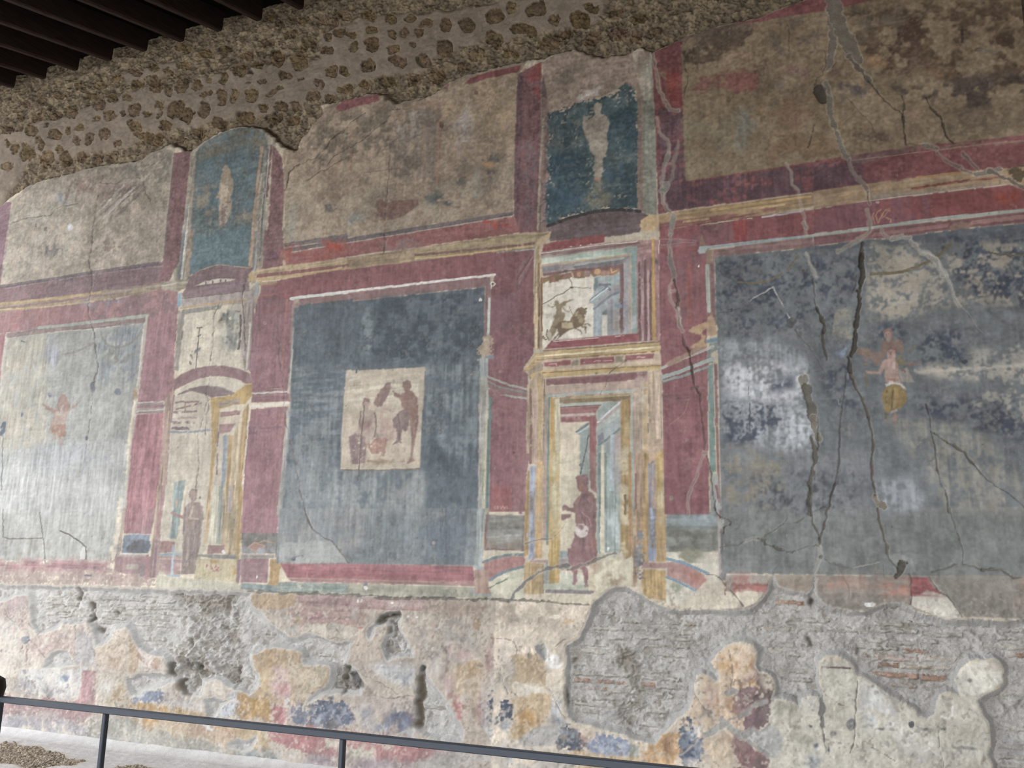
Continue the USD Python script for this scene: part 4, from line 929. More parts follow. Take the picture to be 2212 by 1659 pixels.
OPS_RIGHT = '''
# ---- right red field and the panel frames
E4 p 128,52,58 w1 n.08 v.1 : 412,440 600,400 1300,380 2260,290 2260,605 1000,740 965,800 990,1670 420,1670
B3 p 128,56,64 w1 n.07 v.12 : 62,-5 340,-5 345,400 360,1526 95,1526 85,800 70,500
E4 p 118,64,72 w1 c.55 v.15 : 620,540 1280,420 1260,690 900,800 800,1660 620,1660
E4 p 142,92,98 w1 c.6 h.2 : 400,640 860,650 850,720 420,770
E4 l 160,112,112 2 w1 c.8 : 430,650 620,640 850,665
E4 l 160,112,112 2 w1 c.8 : 430,715 700,690 850,690
E4 p 150,84,88 w1 c.7 h.2 : 420,830 560,800 760,770 780,800 500,860
E4 p 146,72,70 w1 c.85 v.1 : 730,870 800,870 800,1660 745,1660
E4 p 130,70,80 w2 c.6 : 420,840 960,820 960,1000 560,960 440,930
B3 p 150,84,88 w1 c.6 v.2 : 180,620 360,600 355,800 280,830
B3 p 118,62,72 w1 c.7 h.2 : 80,820 250,820 230,880 85,880
B3 l 160,104,100 2.5 w1 c.7 : 240,850 215,930 130,1000
B3 b 150,130,116 : 137,1432 14,14
E4 b 206,180,150 : 888,975 10,12
# upper right panel field: red border, ochre panel
A3 p 112,48,52 w1 n.1 v.06 : 20,305 100,265 230,212 340,175 560,120 700,85 880,10 940,-10 1320,-30 2300,-40 2300,990 1300,1088 240,1228 60,1262 40,700
A3 p 92,62,72 w1 c.7 v.2 : 55,640 210,640 225,1070 1190,935 1290,1080 240,1225 60,1258
A3 p 132,52,48 w2 c.6 : 80,420 190,420 195,640 120,620
A3 p 128,104,80 w2 c.45 : 40,330 80,360 130,460 100,560 60,480
A3 p 128,108,82 w0 n.14 : 196,240 420,160 640,130 760,108 1058,60 1110,52 1300,6 1500,-20 2300,-40 2300,780 2212,793 1800,840 1620,850 1200,912 900,962 222,1066 205,660
A3 p 84,68,54 w2 n.15 c.75 : 205,300 330,240 480,190 640,170 560,280 420,330 300,380 205,385
A3 p 92,76,64 w2 c.6 : 240,190 520,140 640,150 540,230 300,280
A3 p 118,68,56 w2 c.75 n.1 : 320,460 420,430 540,420 640,430 640,500 580,550 480,530 400,520 230,560
A3 p 128,64,56 w2 c.7 : 440,430 640,430 630,510 580,545 470,525
A3 p 148,118,96 w2 c.5 : 300,330 520,290 640,340 560,400 400,400
A3 p 96,80,66 w2 c.55 : 700,400 940,390 900,450 720,440
A3 p 120,84,72 w2 c.6 : 700,400 940,380 940,440 860,460
A3 p 142,138,126 w2 c.6 v.15 : 520,660 600,640 640,720 560,880 500,900
A3 p 142,128,104 w2 c.5 : 210,690 520,670 480,980 230,1040
A3 p 130,96,68 w2 c.5 : 640,620 1060,560 1130,900 720,960
A3 p 142,112,78 w2 c.5 n.1 : 700,780 1160,720 1150,920 800,960
A3 p 108,92,80 w2 c.45 : 700,130 1050,80 1040,340 760,330
A3 p 150,120,76 w2 c.5 : 640,640 700,660 690,780 650,760
A3 p 92,72,52 w2 n.12 c.55 : 1120,70 1480,0 2230,0 2230,520 1900,520 1640,420 1400,400 1240,320
A3 p 110,96,80 w2 c.5 : 1160,60 1500,10 1480,200 1240,240
A3 p 74,52,40 w2 c.75 : 1480,160 1560,110 1610,130 1600,260 1620,320 1560,340 1500,280 1440,320 1470,220
A3 p 84,60,44 w2 c.6 : 1280,280 1440,250 1560,330 1540,440 1320,420
A3 b 126,86,50 c.6 : 1350,360 90,50
A3 b 120,84,52 c.5 : 1760,430 160,40
A3 b 72,52,36 : 2100,235 60,44
A3 p 66,52,44 w1 : 1840,150 1855,150 1855,250 1842,250
A3 b 110,100,88 : 1990,305 60,12
A3 p 96,86,84 w2 c.5 : 1090,470 1300,480 1280,580 1120,560
A3 p 84,70,62 w2 c.55 : 1400,520 1900,440 2230,420 2230,640 1900,640 1560,600
A3 p 134,110,84 w2 c.55 : 1300,640 1620,620 1640,840 1240,900 1180,720
A3 p 150,130,112 w2 c.42 n.1 f2 : 1900,680 2000,640 2160,580 2200,620 2160,700 2060,760 1930,770
A3 p 118,100,76 w2 c.6 : 1700,640 2230,620 2230,780 1760,835
A3 p 92,72,58 w2 c.6 : 1200,800 1280,780 1420,780 1400,820 1220,840
A3 p 148,132,116 w2 c.4 : 740,490 880,460 900,540 760,560
A3 p 100,76,60 w2 c.4 : 1060,340 1180,340 1210,460 1060,460
A3 l 100,74,56 4 w2 c.7 : 980,740 940,870
A3 l 112,86,66 5 w2 c.6 : 1000,760 980,800
A3 p 104,84,78 w1 c.75 h.2 : 1180,950 1520,880 1500,905 1190,975
E5 p 106,70,70 w1 c.8 h.2 : 120,215 940,90 1000,150 120,260
E5 p 118,84,70 w1 c.7 h.2 : 1180,100 1500,50 2230,10 2230,40 1200,140
E5 l 160,110,100 1.8 w1 c.8 : 120,262 700,190 1200,130 1900,45 2212,20
E5 p 110,42,46 w2 c.6 : 480,340 700,300 1100,210 2212,120 2230,340 1400,400 700,470 500,480
E5 p 104,66,78 w2 c.5 : 100,300 480,300 480,500 350,530 120,560
# gold cornice right
E4 p 160,128,90 w1 h.3 n.1 : 390,360 560,330 900,272 1300,220 1750,160 2260,92 2260,250 1800,330 1500,380 900,470 560,520 400,450
E4 p 122,58,56 w1 c.65 h.4 : 410,450 900,390 1400,330 1800,260 1800,300 1400,380 900,470 560,510 420,520
E4 l 196,156,96 5 w1 c.7 h.3 : 1020,300 1400,245 1800,190 2212,135
E4 l 190,156,104 4 w1 c.6 h.3 : 1200,330 1500,280 1900,230
E4 l 178,148,104 4 w1 c.6 : 700,440 1000,400
E4 l 206,186,170 1.8 w1 c.6 : 900,478 1210,432 1520,395
E4 l 180,168,170 4 w1 c.9 : 1640,378 2120,312
E5 p 156,126,94 w1 h.25 n.08 : -300,625 350,535 760,480 1100,440 1500,385 1980,350 2230,330 2230,560 2110,545 1400,610 700,690 330,745 -300,835
E5 l 132,62,48 5 w2 c.75 h.3 : 880,598 1100,560 1400,512 1700,480 1980,450
E5 l 186,146,96 5 w1 c.6 h.3 : 850,470 1150,440 1450,400
E5 l 176,140,96 4 w1 c.6 h.3 : 0,690 200,650 330,630
E5 p 140,124,108 w1 c.7 h.2 : 380,660 1000,620 1700,540 2110,500 2110,545 1400,610 700,690 385,735
E5 l 190,176,162 2.4 w0 c.9 : 385,740 850,682 1400,615 2110,545
E5 p 92,74,48 w2 c.8 : 2000,380 2230,340 2230,560 2130,500
E4 p 186,150,100 w1 n.15 : 190,420 280,360 400,355 410,440 390,520 350,545 210,545 180,490
# red band under cornice & light line
E5 p 118,44,46 w1 n.07 v.1 : -300,840 330,750 385,742 850,686 1400,618 2110,548 2250,590 2250,832 1400,930 760,1010 380,1050 -300,1130
E5 p 120,58,70 w1 c.7 v.1 : -300,840 330,750 1100,660 1100,960 760,1000 -300,1125
E5 p 136,48,38 w2 c.6 : 1850,600 2230,560 2230,820 1900,830
E4 p 124,66,74 w1 c.7 v.1 : 900,480 1280,440 1300,660 1000,700
E4 p 132,44,46 w1 c.6 v.1 : 1290,420 1450,400 1460,640 1310,670
E4 l 150,168,172 6 w0 c.95 h.1 : 900,748 1070,735 1500,685 2212,605
E4 p 166,178,176 w1 : 870,785 910,735 990,735 965,810 890,820
E5 l 156,166,160 6.5 w0 c.95 h.15 : -380,1166 -10,1122 340,1070 760,1012 1200,950 2240,852
E4 p 132,92,90 w1 h.3 n.08 : 1060,770 1500,705 2240,620 2260,740 2000,765 1500,815 1060,880
E5 p 120,66,70 w1 h.2 n.08 : -300,1170 340,1090 760,1030 1300,975 2250,870 2250,1000 1600,1060 1100,1115 620,1190 340,1200 -300,1280
HATCH E5 160,112,110 2 : 400,1125 1300,1010 60 -30 40
HATCH E5 166,124,118 2 : 1560,985 2240,905 60 -30 40
E5 p 132,96,80 w1 n.12 : 1320,1040 1440,980 1580,1010 1540,1100 1460,1145 1370,1130 1320,1090
E5 l 186,150,110 3 w1 c.7 : 1330,1100 1400,1130 1480,1140
E4 p 128,108,84 w1 c.8 : 2000,760 2060,740 2180,750 2160,790 2050,800
E5 l 170,120,92 3 w1 f : 470,1000 440,920 460,870 500,840
E5 l 170,120,92 3 w1 f : 480,990 520,900 560,850 610,860
E5 l 170,120,92 3 w1 f : 560,940 620,960 620,1000
E5 l 150,96,84 3 w1 f : 490,980 560,900 600,840
E5 l 160,104,86 3 w1 f : 430,1010 400,930 420,890
E5 b 170,150,140 : 460,755 20,16
E4 p 150,110,92 w1 f c.8 : 890,720 900,620 920,580 940,660 980,720
# pilaster left of black panel
E4 p 128,84,86 w1 v.3 : 965,790 1060,770 1090,1670 990,1670
E4 l 146,156,146 8 w1 c.95 v.2 : 985,960 990,1200 1005,1500
E4 l 104,60,62 3 w1 c.8 : 1035,950 1045,1300 1060,1660
E4 p 150,122,100 w1 v.2 : 975,780 1055,770 1060,900 980,940
B3 p 170,134,100 w1 n.12 : 345,410 350,370 370,350 390,380 400,440 410,470 350,480
B3 p 92,130,150 w1 : 340,500 420,485 425,515 345,520
B3 p 176,138,96 w2 f c.8 : 240,440 340,395 360,420 320,450 310,500 240,545 290,560 350,540 330,510 340,470 290,470 240,450
B3 l 170,150,130 3 w2 c.8 : 420,440 436,435 425,425
B3 p 120,132,128 w1 v.2 : 365,520 410,515 415,560 370,580 380,640 345,640 350,560
B3 l 166,164,156 6 w1 c.9 : 80,668 160,630 260,590 380,540
B3 p 160,120,100 w1 c.8 : 100,640 170,600 300,545 350,540 240,600 120,660
B3 l 150,164,158 8 w1 c.9 : 85,720 180,690 280,650 380,615
B3 l 130,150,146 5 w1 c.9 : 85,745 200,715 300,680 375,650
B3 p 104,136,130 w1 v.15 n.12 : 352,660 385,650 390,1000 400,1280 365,1280 358,1000
B3 l 186,164,120 3 w1 c.9 : 393,650 400,1000 408,1280
B3 p 132,76,80 w1 v.2 c.9 : 385,640 405,640 420,1280 430,1526 408,1526 405,1280
B3 p 150,154,146 w1 v.2 : 365,1285 410,1285 430,1526 370,1526
F8 p 150,156,156 w1 v.25 : 590,-5 660,-5 720,400 700,900 680,900 660,260 600,255
F8 l 150,80,80 5 w1 c.7 : 650,0 690,200 690,300
F8 l 176,160,150 4 w1 c.8 : 670,260 680,600 690,840
F8 p 116,112,116 w1 v.25 : 690,400 740,460 745,900 700,900
F8 l 214,208,200 2.5 w2 c.6 : 728,560 728,700
# ---- dark panel
E4 p 86,96,106 w1 n.12 v.06 : 1072,885 1500,820 2000,768 2260,735 2260,1700 1092,1670
E5 p 78,86,96 w1 n.12 : -300,1283 340,1203 620,1192 1100,1118 1600,1062 2260,1000 2260,1700 -300,1735
B3 p 98,106,112 w1 n.12 v.06 : 395,10 2320,-110 2320,1560 432,1560 412,600
D4 p 118,124,124 w1 n.08 v.08 : -230,-15 2000,-15 2000,440 1080,430 300,420 -230,410
B3 p 58,68,86 w2 c.38 n.2 f3 : 400,20 1230,-20 1230,400 420,500
B3 p 150,140,122 w2 c.5 n.1 f3 : 1270,-10 1640,0 1700,300 1540,380 1300,380
B3 p 150,144,130 w2 c.42 n.1 f3 : 1260,-60 1700,-60 1780,300 1300,340
B3 p 46,56,74 w2 c.55 n.15 f3 : 1700,-100 2300,-120 2300,340 1850,220
B3 p 146,138,124 w2 c.36 n.1 f3 : 1700,-60 2300,-80 2300,300 1800,300
B3 p 150,160,172 w2 c.5 v.15 f3 : 420,500 740,480 960,620 980,1100 760,1160 440,1100
B3 p 196,200,210 w2 c.4 v.12 f3 : 430,650 650,640 900,660 940,960 700,1100 560,1000
B3 p 186,194,206 w2 c.45 v.15 f3 : 820,930 1000,930 980,1160 800,1160
B3 p 56,66,86 w2 c.5 f3 : 700,740 860,720 870,790 720,800
B3 p 60,70,90 w2 c.45 f3 : 430,860 640,840 900,900 640,1120 440,1160
B3 p 60,70,90 w2 c.45 f3 : 1060,560 1200,640 1240,960 1040,860
B3 p 52,62,84 w2 c.5 f3 : 1340,390 1460,390 1520,460 1480,520 1340,500
B3 p 50,60,80 w2 c.55 f3 : 1560,470 1840,430 1860,640 1620,680
B3 p 54,62,82 w2 c.5 f3 : 1500,820 2300,880 2300,1120 1640,960
B3 p 168,160,146 w2 c.5 f3 : 1560,660 2300,620 2300,740 1700,720
B3 p 150,148,140 w2 c.4 f3 : 1880,560 2300,520 2300,1000 1900,900
B3 p 142,140,130 w2 c.45 v.1 f3 : 1400,960 1900,1000 2300,1380 2300,1526 1780,1526
B3 p 130,134,140 w2 c.5 v.15 f3 : 440,1160 1300,1160 1300,1526 440,1526
B3 p 140,134,120 w2 c.45 f3 : 440,1120 800,1160 820,1500 450,1500
B3 p 64,72,84 w2 c.4 v.1 f3 : 600,1280 1000,1260 1280,1300 1200,1520 640,1520
B3 p 150,160,172 w2 c.5 v.15 f3 : 1330,1350 1500,1300 1640,1440 1600,1526 1350,1526
B3 p 130,128,116 w1 c.6 v.1 f3 : 1100,330 1200,300 1200,500 1080,480
B3 b 120,140,170 c.5 : 1150,560 60,40
B3 l 170,172,168 2.5 w2 c.7 : 735,190 800,320 840,390
B3 l 150,152,150 2.5 w2 c.6 : 735,190 660,235 600,270
B3 b 64,68,72 : 840,402 24,30
B3 b 44,50,64 : 1862,628 18,14
B3 b 50,56,70 : 490,326 10,10
B3 b 70,62,58 : 915,95 9,9
B3 l 104,86,60 4 w1 c.85 : 520,160 600,168 700,160 760,130 820,90 880,10
B3 l 74,80,86 4 w1 c.6 : 400,80 450,120 520,158
B3 l 108,92,62 4 w1 c.85 : 1310,118 1420,112 1500,98 1580,72 1660,35
E5 l 104,90,62 6 w1 c.85 : 380,1620 760,1590 900,1545 1080,1460 1220,1370 1340,1250
E5 l 92,84,66 4 w1 c.85 : 1800,1360 1960,1380 2100,1392 2240,1390
E5 l 70,76,92 5 w1 c.6 : 1460,1170 1560,1260 1720,1340 1800,1360
B3 l 60,66,80 2 w2 c.5 : 595,690 590,800 600,900 598,1080
# winged figures on the dark panel
H4 p 128,102,88 w2 f c.8 n.15 : 190,475 330,480 430,520 520,545 560,560 600,620 530,680 520,740 470,720 400,640 330,600 240,570 190,520
H4 p 128,112,76 w2 f c.75 n.15 : 760,640 860,560 950,490 1020,455 1060,450 1020,530 960,600 950,690 880,720 790,700
H4 p 66,66,66 w2 f c.5 : 1020,455 1180,380 1320,310 1320,380 1180,450 1040,530
H4 p 132,104,90 w2 f c.85 n.1 : 560,400 620,370 660,390 740,360 820,350 870,400 880,480 860,540 800,540 760,500 700,470 640,500 640,560 600,600 480,600 390,630 330,670 315,620 380,600 450,570 530,560
H4 p 150,116,104 w1 f : 580,250 600,210 650,200 700,215 722,270 720,320 700,350 670,395 640,380 630,340 600,310
H4 p 120,78,70 w1 f : 575,250 590,215 650,198 705,215 725,280 715,330 695,320 690,270 650,240 610,240 590,270
H4 b 96,70,66 : 613,278 8,6
H4 b 96,70,66 : 650,272 8,6
H4 l 120,84,76 2 : 632,280 628,305 640,308
H4 b 130,80,74 : 640,330 12,5
H4 p 164,128,116 w1 f n.1 : 640,560 650,510 690,480 740,480 765,520 760,580 750,640 790,690 800,760 800,860 830,960 830,980 640,975 610,960 600,850 600,760 545,840 560,850 480,850 340,830 335,795 430,810 520,815 545,720 560,670 610,640 650,630
H4 p 118,74,66 w1 f : 640,540 650,490 690,462 750,475 785,530 760,560 750,510 700,495 660,510
H4 b 96,66,60 : 672,535 7,5
H4 b 96,66,60 : 705,532 7,5
H4 l 110,74,66 2 : 690,540 688,565 698,567
H4 p 188,160,156 w2 f c.6 : 610,670 760,680 740,820 640,860 600,760
H4 p 140,92,70 w1 f c.7 : 640,920 830,910 835,975 640,975
H4 p 122,80,76 w2 f c.85 : 930,720 960,690 1120,680 1130,695 980,740
H4 p 140,134,124 w2 f c.8 v.2 : 790,780 860,800 920,740 960,840 1030,960 980,960 900,960 850,970 820,880
H4 l 132,78,74 3 : 840,810 870,790 900,820
H4 p 186,180,172 w2 f : 600,985 680,960 780,975 850,1000 910,1060 880,1060 820,1020 700,1000 620,1020
H4 p 140,110,52 w1 f n.15 v.1 : 580,1100 610,1030 700,1005 820,1010 890,1070 920,1180 910,1240 840,1340 740,1380 650,1400 610,1390 585,1300 565,1200
H4 p 172,134,66 w1 f c.7 v.1 : 740,1040 800,1060 800,1200 750,1340 720,1330 740,1180
H4 l 92,72,36 4 w1 c.7 : 720,1040 715,1200 710,1320
H4 l 92,72,36 4 w1 c.7 : 640,1060 620,1200 640,1370
H4 p 166,166,160 w2 f c.7 : 640,1400 760,1360 820,1340 780,1385 690,1420
H4 p 92,88,64 w2 f c.8 : 605,1390 650,1410 640,1500 610,1500
H4 p 160,116,104 w1 f : 728,1410 775,1400 780,1470 790,1540 750,1535 725,1480
H4 b 140,96,80 f : 630,1530 22,16
H4 l 130,112,60 3 w2 c.8 : 345,850 340,920 355,1040
H4 b 150,112,70 : 335,705 30,14
# foot of the dark panel
F8 p 176,156,138 w1 n.06 : 740,850 1500,850 2240,860 3500,890 3500,1200 740,1200
F8 p 206,190,162 w1 n.06 : 640,1010 1100,1000 1060,1100 900,1165 300,1165 560,900 740,960
F8 p 176,90,84 w2 c.75 h.4 : 750,920 1110,905 1100,995 760,995
F8 p 176,96,86 w2 c.7 v.2 : 800,855 980,850 960,920 820,920
F8 p 176,140,120 w1 c.6 n.08 h.2 : 1220,850 2240,870 2200,1000 1620,940 1580,980 1260,960
F8 l 160,104,84 5 w2 c.8 : 740,930 740,1030
D4 p 158,140,122 w1 n.08 h.05 : 100,425 345,425 340,515 240,530 150,515
D4 p 160,140,122 w1 n.08 h.1 : 360,425 1080,430 1300,690 1240,715 980,640 840,600 640,660 460,635 380,560
D4 p 180,132,112 w2 c.55 h.2 : 360,435 760,430 780,500 400,500
D4 p 190,120,100 w2 c.7 h.3 : 785,480 970,440 970,545 790,548
D4 p 150,48,52 w1 h.25 : 970,435 1080,440 1120,500 1190,560 972,556
D4 p 200,164,140 w1 c.7 h.2 : 1080,520 1230,560 1200,600 1000,570
D4 p 210,196,170 w1 n.05 : 970,560 1190,562 1260,600 1300,695 1200,710 1080,660 980,620
D4 b 228,226,222 : 710,612 34,16
D4 p 148,134,118 w1 n.08 : 1085,430 1420,420 1700,440 2000,440 2000,715 1310,690 1210,560
D4 p 124,112,106 w2 c.7 : 1620,520 1690,480 1700,590 1640,590
D4 p 190,140,112 w2 c.7 : 1640,470 1720,450 1720,500
D4 p 186,146,116 w2 c.7 : 1640,580 1720,570 1720,640 1640,620
D4 p 136,142,142 w1 c.9 : 830,290 890,280 980,320 1010,400 960,410 880,410 840,330
'''
